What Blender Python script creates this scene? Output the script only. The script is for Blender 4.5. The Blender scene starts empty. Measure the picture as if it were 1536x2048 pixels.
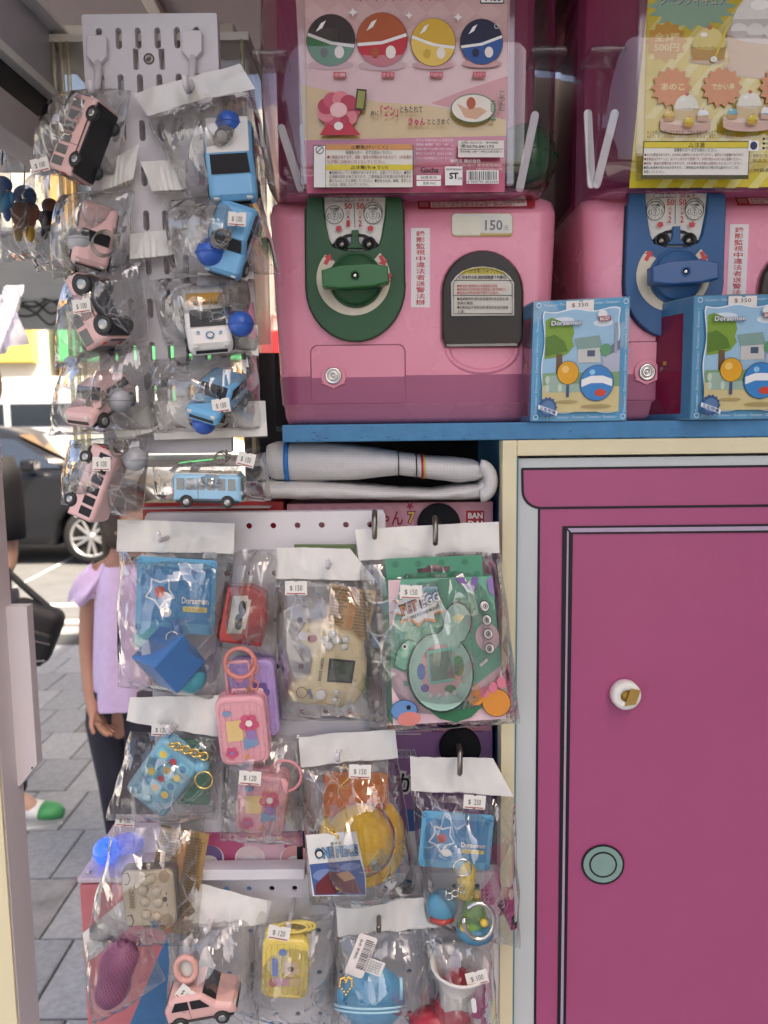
import bpy, bmesh, math, random
from mathutils import Vector, Matrix, noise
rnd = random.Random(7)
R = math.radians
scene = bpy.context.scene
col = scene.collection

# ------------------------------------------------------------------ camera
FPX = 1539.0                       # focal length in pixels of the 1536x2048 photograph
CAM = Vector((0, 0, 1.45))
PITCH, ROLL = R(6.5), R(0.67)
_f = Vector((0, math.cos(PITCH), -math.sin(PITCH)))
_u0 = Vector((0, math.sin(PITCH), math.cos(PITCH)))
_r0 = Vector((1, 0, 0))
CR = math.cos(ROLL) * _r0 - math.sin(ROLL) * _u0
CU = math.sin(ROLL) * _r0 + math.cos(ROLL) * _u0
cd = bpy.data.cameras.new('camera'); cam = bpy.data.objects.new('camera', cd); col.objects.link(cam)
m = Matrix((CR, CU, -_f)).transposed().to_4x4(); m.translation = CAM
cam.matrix_world = m
cd.sensor_fit = 'VERTICAL'; cd.sensor_height = 36.0; cd.sensor_width = 27.0
cd.lens = FPX / 2048 * 36.0
cd.clip_start = 0.02; cd.clip_end = 500
cd.dof.use_dof = True; cd.dof.focus_distance = 0.80; cd.dof.aperture_fstop = 7.5
scene.camera = cam

# ------------------------------------------------------------------ light
SUN_EL, SUN_AZ = 52.0, 118.0        # the sun stands high over the added shade block on the right
world = bpy.data.worlds.new('World'); scene.world = world; world.use_nodes = True
wn = world.node_tree; wn.nodes.clear()
wo = wn.nodes.new('ShaderNodeOutputWorld'); wb = wn.nodes.new('ShaderNodeBackground')
sk = wn.nodes.new('ShaderNodeTexSky'); sk.sky_type = 'NISHITA'; sk.sun_disc = False
sk.sun_elevation = R(SUN_EL); sk.sun_rotation = R(SUN_AZ)
sk.air_density = 0.6; sk.dust_density = 5.0; sk.ozone_density = 0.6
wb.inputs['Strength'].default_value = 0.14
wn.links.new(sk.outputs[0], wb.inputs[0]); wn.links.new(wb.outputs[0], wo.inputs[0])
sl = bpy.data.lights.new('sun', 'SUN'); sl.energy = 4.0; sl.angle = R(0.5); sl.color = (1, .95, .86)
sun = bpy.data.objects.new('sun', sl); col.objects.link(sun)
_sd = Vector((math.sin(R(SUN_AZ)) * math.cos(R(SUN_EL)), math.cos(R(SUN_AZ)) * math.cos(R(SUN_EL)), math.sin(R(SUN_EL))))
sun.rotation_euler = (-_sd).to_track_quat('-Z', 'Y').to_euler()
vs = scene.view_settings
vs.view_transform = 'Standard'; vs.look = 'None'; vs.gamma = 1.0; vs.use_curve_mapping = False
vs.exposure = 1.95
vs.use_white_balance = True; vs.white_balance_temperature = 7700; vs.white_balance_tint = 12
cy = scene.cycles
cy.use_denoising = True; cy.transparent_max_bounces = 40; cy.max_bounces = 7; cy.diffuse_bounces = 3; cy.glossy_bounces = 3; cy.use_adaptive_sampling = True; cy.adaptive_threshold = .025
cy.caustics_reflective = False; cy.caustics_refractive = False; cy.sample_clamp_indirect = 6.0

# ------------------------------------------------------------------ helpers
def P(x, y, Y):
    """photo pixel -> point on the plane at distance Y"""
    d = _f * FPX + (x - 768) * CR + (1024 - y) * CU
    return CAM + d * (Y / d.y)
def S(Y): return Y / FPX           # metres per pixel at distance Y

def s2l(c):
    c /= 255.0
    return c / 12.92 if c <= .04045 else ((c + .055) / 1.055) ** 2.4
MATS = {}
def mat(name, rgb, rough=.5, spec=.5, metal=0, var=0, vscale=30, bump=0, bscale=200, emit=0, coat=0, trans=0, alpha=1, sheen=0, sss=0):
    """procedural Principled material; rgb is linear albedo"""
    if name in MATS: return MATS[name]
    m = bpy.data.materials.new(name); m.use_nodes = True; nt = m.node_tree
    b = nt.nodes['Principled BSDF']
    b.inputs['Base Color'].default_value = (*rgb, 1)
    b.inputs['Roughness'].default_value = rough
    b.inputs['Specular IOR Level'].default_value = spec
    b.inputs['Metallic'].default_value = metal
    if coat: b.inputs['Coat Weight'].default_value = coat; b.inputs['Coat Roughness'].default_value = .12
    if trans: b.inputs['Transmission Weight'].default_value = trans
    if alpha < 1: b.inputs['Alpha'].default_value = alpha
    if sheen: b.inputs['Sheen Weight'].default_value = sheen
    if sss: b.inputs['Subsurface Weight'].default_value = sss; b.inputs['Subsurface Scale'].default_value = .01
    if emit: b.inputs['Emission Color'].default_value = (*rgb, 1); b.inputs['Emission Strength'].default_value = emit
    tc = None
    if var or bump:
        tc = nt.nodes.new('ShaderNodeTexCoord')
    if var:
        n = nt.nodes.new('ShaderNodeTexNoise'); n.inputs['Scale'].default_value = vscale; n.inputs['Detail'].default_value = 6; n.inputs['Roughness'].default_value = .65
        nt.links.new(tc.outputs['Object'], n.inputs['Vector'])
        mx = nt.nodes.new('ShaderNodeMix'); mx.data_type = 'RGBA'
        mr = nt.nodes.new('ShaderNodeMapRange'); mr.inputs[1].default_value = .3; mr.inputs[2].default_value = .7
        nt.links.new(n.outputs['Fac'], mr.inputs[0]); nt.links.new(mr.outputs[0], mx.inputs['Factor'])
        mx.inputs['A'].default_value = (*[c * (1 - var) for c in rgb], 1)
        mx.inputs['B'].default_value = (*[min(1, c * (1 + var)) for c in rgb], 1)
        nt.links.new(mx.outputs['Result'], b.inputs['Base Color'])
        r2 = nt.nodes.new('ShaderNodeMapRange'); r2.inputs[3].default_value = max(.02, rough - .08); r2.inputs[4].default_value = min(1, rough + .08)
        nt.links.new(n.outputs['Fac'], r2.inputs[0]); nt.links.new(r2.outputs[0], b.inputs['Roughness'])
    if bump:
        n2 = nt.nodes.new('ShaderNodeTexNoise'); n2.inputs['Scale'].default_value = bscale; n2.inputs['Detail'].default_value = 4
        nt.links.new(tc.outputs['Object'], n2.inputs['Vector'])
        bp = nt.nodes.new('ShaderNodeBump'); bp.inputs['Strength'].default_value = bump; bp.inputs['Distance'].default_value = .002
        nt.links.new(n2.outputs['Fac'], bp.inputs['Height']); nt.links.new(bp.outputs[0], b.inputs['Normal'])
    MATS[name] = m
    return m
def ink(r, g, b, rough=.45):
    """printed colour, sRGB 0-255"""
    return mat('ink_%d_%d_%d' % (r, g, b), (s2l(r), s2l(g), s2l(b)), rough, .4, var=.04, vscale=60)
def clear(name, tint=(.97, .97, .97), rough=.05, haze=.05, refl=1.0, bump=.0, bscale=60, hazecol=(.85, .85, .85), stretch=(1, 1, 1)):
    """thin clear plastic: transparent + glossy by Fresnel + a little milky haze"""
    if name in MATS: return MATS[name]
    m = bpy.data.materials.new(name); m.use_nodes = True; nt = m.node_tree; nt.nodes.clear()
    N = nt.nodes.new; L = nt.links.new
    out = N('ShaderNodeOutputMaterial'); tr = N('ShaderNodeBsdfTransparent'); tr.inputs[0].default_value = (*tint, 1)
    gl = N('ShaderNodeBsdfGlossy'); gl.inputs['Roughness'].default_value = rough
    df = N('ShaderNodeBsdfDiffuse'); df.inputs[0].default_value = (*hazecol, 1)
    tl = N('ShaderNodeBsdfTranslucent'); tl.inputs[0].default_value = (*hazecol, 1)
    fr = N('ShaderNodeLayerWeight'); fr.inputs['Blend'].default_value = .5     # facing term, same from both sides
    pw = N('ShaderNodeMath'); pw.operation = 'POWER'; pw.inputs[1].default_value = 4.5
    sc_ = N('ShaderNodeMath'); sc_.operation = 'MULTIPLY_ADD'; sc_.inputs[1].default_value = .9; sc_.inputs[2].default_value = .055
    L(fr.outputs['Facing'], pw.inputs[0]); L(pw.outputs[0], sc_.inputs[0])
    mu = N('ShaderNodeMath'); mu.operation = 'MULTIPLY'; mu.inputs[1].default_value = refl; mu.use_clamp = True
    a = N('ShaderNodeMixShader'); b = N('ShaderNodeMixShader'); c = N('ShaderNodeMixShader')
    c.inputs[0].default_value = .4
    L(df.outputs[0], c.inputs[1]); L(tl.outputs[0], c.inputs[2])
    a.inputs[0].default_value = haze
    L(tr.outputs[0], a.inputs[1]); L(c.outputs[0], a.inputs[2])
    L(sc_.outputs[0], mu.inputs[0]); L(mu.outputs[0], b.inputs[0]); L(a.outputs[0], b.inputs[1]); L(gl.outputs[0], b.inputs[2])
    L(b.outputs[0], out.inputs[0])
    if bump:
        tc = N('ShaderNodeTexCoord'); mp = N('ShaderNodeMapping'); mp.inputs['Scale'].default_value = stretch
        n = N('ShaderNodeTexNoise'); n.inputs['Scale'].default_value = bscale; n.inputs['Detail'].default_value = 5; n.inputs['Distortion'].default_value = 1.4
        try: n.noise_type = 'RIDGED_MULTIFRACTAL'
        except Exception: pass
        L(tc.outputs['Object'], mp.inputs[0]); L(mp.outputs[0], n.inputs['Vector'])
        bp = N('ShaderNodeBump'); bp.inputs['Strength'].default_value = bump; bp.inputs['Distance'].default_value = .0012
        L(n.outputs['Fac'], bp.inputs['Height'])
        L(bp.outputs[0], gl.inputs['Normal']); L(bp.outputs[0], fr.inputs['Normal'])
        # haze gathers in the creases
        rp = N('ShaderNodeMapRange'); rp.inputs[1].default_value = .35; rp.inputs[2].default_value = 1.3
        rp.inputs[3].default_value = haze * .55; rp.inputs[4].default_value = haze * 2.6
        L(n.outputs['Fac'], rp.inputs[0]); L(rp.outputs[0], a.inputs[0])
    MATS[name] = m
    return m

def cellophane(name, haze=.018, refl=2.8, scale=38, tilt=.8):
    """crumpled clear film: flat facets of different tilt, whitish crease lines between them"""
    m = bpy.data.materials.new(name); m.use_nodes = True; nt = m.node_tree; nt.nodes.clear()
    N = nt.nodes.new; L = nt.links.new
    def math_(op, a=None, b=None, c=None, clamp=False):
        n = N('ShaderNodeMath'); n.operation = op; n.use_clamp = clamp
        for i, v in enumerate((a, b, c)):
            if v is None: continue
            if isinstance(v, (int, float)): n.inputs[i].default_value = v
            else: L(v, n.inputs[i])
        return n.outputs[0]
    def vm(op, a, b):
        n = N('ShaderNodeVectorMath'); n.operation = op
        for i, v in enumerate((a, b)):
            if isinstance(v, tuple): n.inputs[i].default_value = v
            else: L(v, n.inputs[i])
        return n
    tc = N('ShaderNodeTexCoord'); mp = N('ShaderNodeMapping'); mp.inputs['Scale'].default_value = (1, .6, .62); mp.inputs['Rotation'].default_value = (0, R(24), 0)
    L(tc.outputs['Object'], mp.inputs[0])
    ns = N('ShaderNodeTexNoise'); ns.inputs['Scale'].default_value = 14; ns.inputs['Detail'].default_value = 2; L(mp.outputs[0], ns.inputs['Vector'])
    wob = vm('SCALE', vm('SUBTRACT', ns.outputs['Color'], (.5, .5, .5)).outputs[0], (0, 0, 0)); wob.inputs['Scale'].default_value = .05
    pos = vm('ADD', mp.outputs[0], wob.outputs[0]).outputs[0]
    hs = []; lines = []; base_pos = pos
    for sc, wgt, wd, st in ((scale, 1.0, .04, None), (scale * 1.25, .9, .045, (1.0, 1.0, .16))):
        if st:
            m2 = N('ShaderNodeMapping'); m2.inputs['Scale'].default_value = st; m2.inputs['Rotation'].default_value = (0, R(33), 0); L(base_pos, m2.inputs[0]); pos = m2.outputs[0]
        v = N('ShaderNodeTexVoronoi'); v.feature = 'F1'; v.inputs['Scale'].default_value = sc; v.inputs['Randomness'].default_value = 1; L(pos, v.inputs['Vector'])
        d = vm('SUBTRACT', pos, v.outputs['Position']).outputs[0]
        cdir = vm('SUBTRACT', v.outputs['Color'], (.5, .5, .5)).outputs[0]
        dt = vm('DOT_PRODUCT', d, cdir).outputs['Value']; hs.append(math_('MULTIPLY', dt, wgt))
        e = N('ShaderNodeTexVoronoi'); e.feature = 'DISTANCE_TO_EDGE'; e.inputs['Scale'].default_value = sc; L(pos, e.inputs['Vector'])
        mr = N('ShaderNodeMapRange'); mr.inputs[1].default_value = wd; mr.inputs[2].default_value = 0; mr.inputs[3].default_value = 0; mr.inputs[4].default_value = 1; L(e.outputs['Distance'], mr.inputs[0])
        lines.append(math_('MULTIPLY', mr.outputs[0], wgt))
    n3 = N('ShaderNodeTexNoise'); n3.inputs['Scale'].default_value = 13; n3.inputs['Detail'].default_value = 2; L(tc.outputs['Object'], n3.inputs['Vector'])
    thin = N('ShaderNodeMapRange'); thin.inputs[1].default_value = .46; thin.inputs[2].default_value = .64; L(n3.outputs['Fac'], thin.inputs[0])
    line = math_('MULTIPLY', math_('MAXIMUM', lines[0], lines[1]), thin.outputs[0])
    bp = N('ShaderNodeBump'); bp.inputs['Strength'].default_value = 1.0; bp.inputs['Distance'].default_value = tilt
    L(math_('ADD', hs[0], hs[1]), bp.inputs['Height'])
    lw = N('ShaderNodeLayerWeight'); lw.inputs['Blend'].default_value = .5; L(bp.outputs[0], lw.inputs['Normal'])
    fr = math_('MULTIPLY', math_('MULTIPLY_ADD', math_('POWER', lw.outputs['Facing'], 4.0), .9, .05), refl, clamp=True)
    tr = N('ShaderNodeBsdfTransparent'); tr.inputs[0].default_value = (.94, .94, .935, 1)
    gl = N('ShaderNodeBsdfGlossy'); gl.inputs['Roughness'].default_value = .06; L(bp.outputs[0], gl.inputs['Normal'])
    df = N('ShaderNodeBsdfDiffuse'); df.inputs[0].default_value = (.85, .84, .81, 1); L(bp.outputs[0], df.inputs['Normal'])
    tl = N('ShaderNodeBsdfTranslucent'); tl.inputs[0].default_value = (.85, .84, .81, 1)
    c = N('ShaderNodeMixShader'); c.inputs[0].default_value = .35; L(df.outputs[0], c.inputs[1]); L(tl.outputs[0], c.inputs[2])
    a = N('ShaderNodeMixShader'); L(math_('MULTIPLY_ADD', line, .5, haze, clamp=True), a.inputs[0]); L(tr.outputs[0], a.inputs[1]); L(c.outputs[0], a.inputs[2])
    b = N('ShaderNodeMixShader'); L(math_('ADD', fr, math_('MULTIPLY', line, .45), clamp=True), b.inputs[0]); L(a.outputs[0], b.inputs[1]); L(gl.outputs[0], b.inputs[2])
    out = N('ShaderNodeOutputMaterial'); L(b.outputs[0], out.inputs[0])
    MATS[name] = m
    return m

def curve_mesh(loops, extrude=0, bevel=0, res=1):
    """filled 2D outline(s), holes by even-odd -> (verts, faces) in x,y with depth z"""
    cu = bpy.data.curves.new('tmp', 'CURVE'); cu.dimensions = '2D'; cu.fill_mode = 'BOTH'
    cu.extrude = max(0, extrude / 2 - bevel); cu.bevel_depth = bevel; cu.bevel_resolution = res; cu.offset = -bevel
    for lp in loops:
        sp = cu.splines.new('POLY'); sp.points.add(len(lp) - 1)
        for i, p in enumerate(lp): sp.points[i].co = (p[0], p[1], 0, 1)
        sp.use_cyclic_u = True
    ob = bpy.data.objects.new('tmp', cu)
    me = bpy.data.meshes.new_from_object(ob)
    v = [tuple(x.co) for x in me.vertices]; f = [tuple(p.vertices) for p in me.polygons]
    bpy.data.objects.remove(ob); bpy.data.curves.remove(cu); bpy.data.meshes.remove(me)
    return v, f
_TC = {}
def text_mesh(s, bold=.0):
    """text as flat mesh fitted to the unit square"""
    k = (s, bold)
    if k in _TC: return _TC[k]
    cu = bpy.data.curves.new('tmp', 'FONT'); cu.body = s; cu.size = 1; cu.resolution_u = 2; cu.offset = bold
    cu.dimensions = '2D'; cu.fill_mode = 'FRONT'
    ob = bpy.data.objects.new('tmp', cu)
    me = bpy.data.meshes.new_from_object(ob)
    v = [(x.co.x, x.co.y) for x in me.vertices]; f = [tuple(p.vertices) for p in me.polygons]
    bpy.data.objects.remove(ob); bpy.data.curves.remove(cu); bpy.data.meshes.remove(me)
    if not v: v = [(0, 0), (1, 0), (1, 1)]; f = [(0, 1, 2)]
    x0 = min(a for a, _ in v); x1 = max(a for a, _ in v); y0 = min(b for _, b in v); y1 = max(b for _, b in v)
    v = [((a - x0) / max(1e-6, x1 - x0), (b - y0) / max(1e-6, y1 - y0)) for a, b in v]
    _TC[k] = (v, f)
    return v, f

class MB:
    """collects shapes in world space; build() links them as one mesh object"""
    def __init__(s): s.v = []; s.f = []; s.mi = []; s.sm = []; s.mats = []
    def slot(s, m):
        if m not in s.mats: s.mats.append(m)
        return s.mats.index(m)
    def add(s, vs, fs, m, M=None, smooth=False):
        o = len(s.v); k = s.slot(m)
        for p in vs:
            p = Vector(p)
            s.v.append(M @ p if M else p)
        for q in fs:
            s.f.append([o + i for i in q]); s.mi.append(k); s.sm.append(smooth)
        return s
    def bm(s, bm, m, M=None, smooth=False):
        bm.verts.index_update()
        s.add([v.co for v in bm.verts], [[v.index for v in f.verts] for f in bm.faces], m, M, smooth); bm.free()
        return s
    def box(s, c, sz, m, M=None, bev=0, seg=2, smooth=False):
        bm = bmesh.new(); bmesh.ops.create_cube(bm, size=1)
        for v in bm.verts: v.co = Vector((v.co.x * sz[0], v.co.y * sz[1], v.co.z * sz[2])) + Vector(c)
        if bev: bmesh.ops.bevel(bm, geom=bm.edges[:], offset=bev, segments=seg, affect='EDGES', profile=.5)
        return s.bm(bm, m, M, smooth)
    def plate(s, loops, m, M=None, t=.002, bev=0, res=1, smooth=False):
        """outline(s) in local x,z ; thickness t, front face at y=0 going back to y=t"""
        v, f = curve_mesh(loops, t, bev, res)
        s.add([(a, t / 2 - c, b) for a, b, c in v], f, m, M, smooth)
        return s
    def lathe(s, prof, m, M=None, n=20, smooth=True, cap=True):
        """profile of (radius, height) round local z"""
        vs = []; fs = []
        for r, z in prof:
            for i in range(n): a = 2 * math.pi * i / n; vs.append((r * math.cos(a), r * math.sin(a), z))
        for j in range(len(prof) - 1):
            for i in range(n): fs.append((j * n + i, j * n + (i + 1) % n, (j + 1) * n + (i + 1) % n, (j + 1) * n + i))
        if cap:
            fs.append(tuple(range(n - 1, -1, -1))); fs.append(tuple((len(prof) - 1) * n + i for i in range(n)))
        return s.add(vs, fs, m, M, smooth)
    def ball(s, c, r, m, M=None, sc=(1, 1, 1), n=16):
        bm = bmesh.new(); bmesh.ops.create_uvsphere(bm, u_segments=n, v_segments=max(6, n * 2 // 3), radius=1)
        for v in bm.verts: v.co = Vector((v.co.x * r * sc[0], v.co.y * r * sc[1], v.co.z * r * sc[2])) + Vector(c)
        return s.bm(bm, m, M, True)
    def tube(s, pts, r, m, M=None, n=6, closed=False, smooth=True):
        pts = [Vector(p) for p in pts]; k = len(pts); vs = []; fs = []
        rr = r if isinstance(r, (list, tuple)) else [r] * k
        prev = None
        for i, p in enumerate(pts):
            a = pts[(i - 1) % k] if (closed or i) else p; b = pts[(i + 1) % k] if (closed or i < k - 1) else p
            t = (b - a)
            if t.length < 1e-9: t = Vector((0, 0, 1))
            t.normalize()
            if prev is None:
                q = Vector((0, 0, 1)) if abs(t.z) < .9 else Vector((1, 0, 0))
                x = t.cross(q).normalized()
            else:
                x = (prev - t * prev.dot(t)).normalized()
            prev = x; y = t.cross(x)
            for j in range(n):
                an = 2 * math.pi * j / n; vs.append(p + rr[i] * (math.cos(an) * x + math.sin(an) * y))
        for i in range(k if closed else k - 1):
            for j in range(n):
                fs.append((i * n + j, i * n + (j + 1) % n, ((i + 1) % k) * n + (j + 1) % n, ((i + 1) % k) * n + j))
        if not closed:
            fs.append(tuple(range(n - 1, -1, -1))); fs.append(tuple((k - 1) * n + i for i in range(n)))
        return s.add(vs, fs, m, M, smooth)
    def torus(s, c, r, t, m, M=None, n=24, k=8, ax='y', sc=(1, 1)):
        pts = []
        for i in range(n):
            a = 2 * math.pi * i / n; u, w = r * math.cos(a) * sc[0], r * math.sin(a) * sc[1]
            pts.append(Vector(c) + (Vector((u, 0, w)) if ax == 'y' else Vector((u, w, 0)) if ax == 'z' else Vector((0, u, w))))
        return s.tube(pts, t, m, M, k, True)
    def loft(s, rings, m, M=None, smooth=True, cap0=True, cap1=True, closed=True):
        n = len(rings[0]); vs = [p for r in rings for p in r]; fs = []
        for j in range(len(rings) - 1):
            for i in range(n if closed else n - 1):
                fs.append((j * n + i, j * n + (i + 1) % n, (j + 1) * n + (i + 1) % n, (j + 1) * n + i))
        if cap0: fs.append(tuple(range(n - 1, -1, -1)))
        if cap1: fs.append(tuple((len(rings) - 1) * n + i for i in range(n)))
        return s.add(vs, fs, m, M, smooth)
    def build(s, name, parent=None, kind=None, label=None, cat=None, group=None):
        me = bpy.data.meshes.new(name)
        if parent is not None: off = Vector(parent.get('_o', (0, 0, 0)))
        else:
            xs = [p.x for p in s.v]; ys = [p.y for p in s.v]; zs = [p.z for p in s.v]
            off = Vector(((min(xs) + max(xs)) / 2, (min(ys) + max(ys)) / 2, min(zs)))
        me.from_pydata([tuple(p - off) for p in s.v], [], s.f)
        for mm in s.mats: me.materials.append(mm)
        me.polygons.foreach_set('material_index', s.mi); me.polygons.foreach_set('use_smooth', s.sm)
        me.update()
        o = bpy.data.objects.new(name, me); col.objects.link(o)
        o['_o'] = tuple(off)
        if parent is not None: o.parent = parent
        else: o.location = off
        return tag(o, label, cat, group, kind)
def tag(o, label=None, cat=None, group=None, kind=None):
    if label: o['label'] = label
    if cat: o['category'] = cat
    if group: o['group'] = group
    if kind: o['kind'] = kind
    return o
def thing(name, loc, label, cat, group=None):
    o = bpy.data.objects.new(name, None); col.objects.link(o); o.location = loc; o['_o'] = tuple(loc)
    o.empty_display_size = .02
    return tag(o, label, cat, group)
def rrect(x0, y0, x1, y1, r, n=5):
    """rounded rectangle as 2D points"""
    a, b = min(x0, x1), max(x0, x1); c, d = min(y0, y1), max(y0, y1); out = []
    for (cx, cz, s0) in ((b - r, d - r, 0), (a + r, d - r, 90), (a + r, c + r, 180), (b - r, c + r, 270)):
        for i in range(n + 1):
            t = R(s0 + 90 * i / n); out.append((cx + r * math.cos(t), cz + r * math.sin(t)))
    return out
def ell(cx, cy, rx, ry=None, n=28, a0=0, a1=360):
    ry = rx if ry is None else ry
    full = abs(a1 - a0) >= 360
    return [(cx + rx * math.cos(R(a0 + (a1 - a0) * i / (n if full else n - 1))), cy + ry * math.sin(R(a0 + (a1 - a0) * i / (n if full else n - 1)))) for i in range(n)]
def star(cx, cy, r0, r1, k, rot=0, sx=1, sy=1):
    return [(cx + sx * (r0 if i % 2 == 0 else r1) * math.cos(math.pi * i / k + rot), cy + sy * (r0 if i % 2 == 0 else r1) * math.sin(math.pi * i / k + rot)) for i in range(2 * k)]
class Print:
    """flat print: layered coloured shapes given in photo pixels or any 2D units, mapped onto a surface"""
    def __init__(s, f, step=.00012, h0=.0002): s.f = f; s.mb = MB(); s.h = h0; s.step = step
    def poly(s, pts, m):
        v, fc = curve_mesh([pts]) if len(pts) > 4 else ([(p[0], p[1], 0) for p in pts], [tuple(range(len(pts)))])
        s.mb.add([s.f(a, b, s.h) for a, b, _ in v], fc, m); s.h += s.step
        return s
    def rect(s, x0, y0, x1, y1, m): return s.poly([(x0, y0), (x1, y0), (x1, y1), (x0, y1)], m)
    def rr(s, x0, y0, x1, y1, r, m): return s.poly(rrect(x0, y0, x1, y1, r), m)
    def ell(s, cx, cy, rx, ry, m, **k): return s.poly(ell(cx, cy, rx, ry, **k), m)
    def ring(s, cx, cy, rx, ry, w, m, n=28):
        a = ell(cx, cy, rx, ry, n); b = ell(cx, cy, rx - w, ry - w, n)
        s.mb.add([s.f(x, y, s.h) for x, y in a + b], [(i, (i + 1) % n, n + (i + 1) % n, n + i) for i in range(n)], m); s.h += s.step
        return s
    def line(s, pts, w, m, closed=False):
        k = len(pts); vs = []; fs = []
        for i in range(k):
            a = pts[(i - 1) % k] if (closed or i) else pts[i]; b = pts[(i + 1) % k] if (closed or i < k - 1) else pts[i]
            dx, dy = b[0] - a[0], b[1] - a[1]; l = math.hypot(dx, dy) or 1
            nx, ny = -dy / l * w / 2, dx / l * w / 2
            if closed or 0 < i < k - 1:
                c, d = pts[i], pts[(i + 1) % k]; e = pts[(i - 1) % k]
                d1 = (c[0] - e[0], c[1] - e[1]); l1 = math.hypot(*d1) or 1
                cs = abs((dx * d1[0] + dy * d1[1]) / (l * l1)); nx /= max(.5, cs); ny /= max(.5, cs)
            vs += [(pts[i][0] + nx, pts[i][1] + ny), (pts[i][0] - nx, pts[i][1] - ny)]
        for i in range(k if closed else k - 1):
            j = (i + 1) % k; fs.append((2 * i, 2 * i + 1, 2 * j + 1, 2 * j))
        s.mb.add([s.f(x, y, s.h) for x, y in vs], fs, m); s.h += s.step
        return s
    def text(s, t, q, m, bold=.0):
        """q = (x0, y_top, x1, y_bottom) or four corners TL TR BR BL"""
        if not isinstance(q[0], (tuple, list)): q = [(q[0], q[1]), (q[2], q[1]), (q[2], q[3]), (q[0], q[3])]
        v, fc = text_mesh(t, bold)
        out = []
        for a, b in v:
            b = 1 - b
            tx = q[0][0] * (1 - a) + q[1][0] * a, q[0][1] * (1 - a) + q[1][1] * a
            bx = q[3][0] * (1 - a) + q[2][0] * a, q[3][1] * (1 - a) + q[2][1] * a
            out.append(s.f(tx[0] * (1 - b) + bx[0] * b, tx[1] * (1 - b) + bx[1] * b, s.h))
        s.mb.add(out, fc, m); s.h += s.step
        return s
    def vtext(s, t, x0, y0, x1, y1, m, bold=.0):
        k = len(t); hh = (y1 - y0) / k
        for i, ch in enumerate(t): s.text(ch, (x0, y0 + i * hh + hh * .06, x1, y0 + (i + 1) * hh - hh * .06), m, bold); s.h -= s.step
        s.h += s.step
        return s
    def build(s, name, parent, **k): return s.mb.build(name, parent, **k)
def plane(Y, M=None):
    """map photo pixels onto the frontal plane at Y (h lifts towards the viewer)"""
    def f(x, y, h):
        p = P(x, y, Y); p.y -= h; return p
    return f
def qmap(tl, tr, br, bl):
    """map unit square u right, v down onto a quad of world points"""
    tl, tr, br, bl = map(Vector, (tl, tr, br, bl)); n = (tr - tl).cross(bl - tl).normalized()
    if n.y > 0: n = -n
    def f(u, v, h): return tl.lerp(tr, u).lerp(bl.lerp(br, u), v) + n * h
    return f
def rotM(loc, rx=0, ry=0, rz=0, s=1):
    return Matrix.Translation(Vector(loc)) @ Matrix.Rotation(R(rz), 4, 'Z') @ Matrix.Rotation(R(rx), 4, 'X') @ Matrix.Rotation(R(ry), 4, 'Y') @ Matrix.Scale(s, 4)
FRONT = Matrix.Rotation(R(90), 4, 'X')     # local z (lathe axis) -> towards the viewer (-y)

# ------------------------------------------------------------------ materials
WHITE = ink(236, 234, 230); BLACK = ink(22, 20, 22); RED = ink(190, 40, 45); LRED = ink(205, 70, 75)
pink = mat('machine_pink', (.80, .28, .385), .27, .5, var=.03, vscale=6, bump=.04, bscale=900)
pink_band = mat('machine_band', (.36, .085, .175), .35, .5, var=.04, vscale=8, bump=.04, bscale=900)
maroon = mat('machine_maroon', (.40, .045, .15), .3)
blue_paint = mat('blue_paint', (.05, .21, .40), .5, .4, var=.12, vscale=40, bump=.35, bscale=120)
cream = mat('cream_laminate', (.74, .66, .44), .5, .4, var=.04, vscale=8, bump=.06, bscale=300)
offwhite = mat('offwhite_panel', (.62, .62, .6), .5, .4, var=.03, vscale=5)
pegwhite = mat('pegboard_white', (.72, .69, .71), .45, .4, var=.03, vscale=12, bump=.05, bscale=1500)
chrome = mat('chrome', (.72, .70, .66), .18, metal=1)
steel = mat('dull_steel', (.25, .23, .2), .35, metal=1)
gold = mat('gold_metal', (.85, .6, .2), .22, metal=1)
blackpl = mat('black_plastic', (.02, .02, .022), .4, var=.1, bump=.05)

# ================================================================== setting
asphalt = mat('asphalt', (.12, .125, .13), .85, .3, var=.18, vscale=3, bump=.5, bscale=60)
paver_m = mat('paver_stone', (.30, .32, .34), .8, .35, var=.2, vscale=45, bump=.5, bscale=160)
paver_d = mat('paver_stone_dark', (.25, .27, .29), .8, .35, var=.22, vscale=45, bump=.5, bscale=160)
joint_m = mat('paver_joint', (.06, .063, .068), .95, .2, var=.2, vscale=30)
kerb_m = mat('kerb_stone', (.3, .3, .3), .8, .3, var=.12, vscale=8)
mark_m = mat('road_marking', (.62, .64, .63), .7, .3, var=.12, vscale=6)
def sheet(name, x0, x1, y0, y1, z, m, kind='structure', t=0):
    b = MB()
    if t: b.box(((x0 + x1) / 2, (y0 + y1) / 2, z - t / 2), (x1 - x0, y1 - y0, t), m)
    else: b.add([(x0, y0, z), (x1, y0, z), (x1, y1, z), (x0, y1, z)], [(0, 1, 2, 3)], m)
    return b.build(name, kind=kind)
sheet('ground', -150, 150, -60, 260, -.14, asphalt)
KY = 5.35
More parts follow.
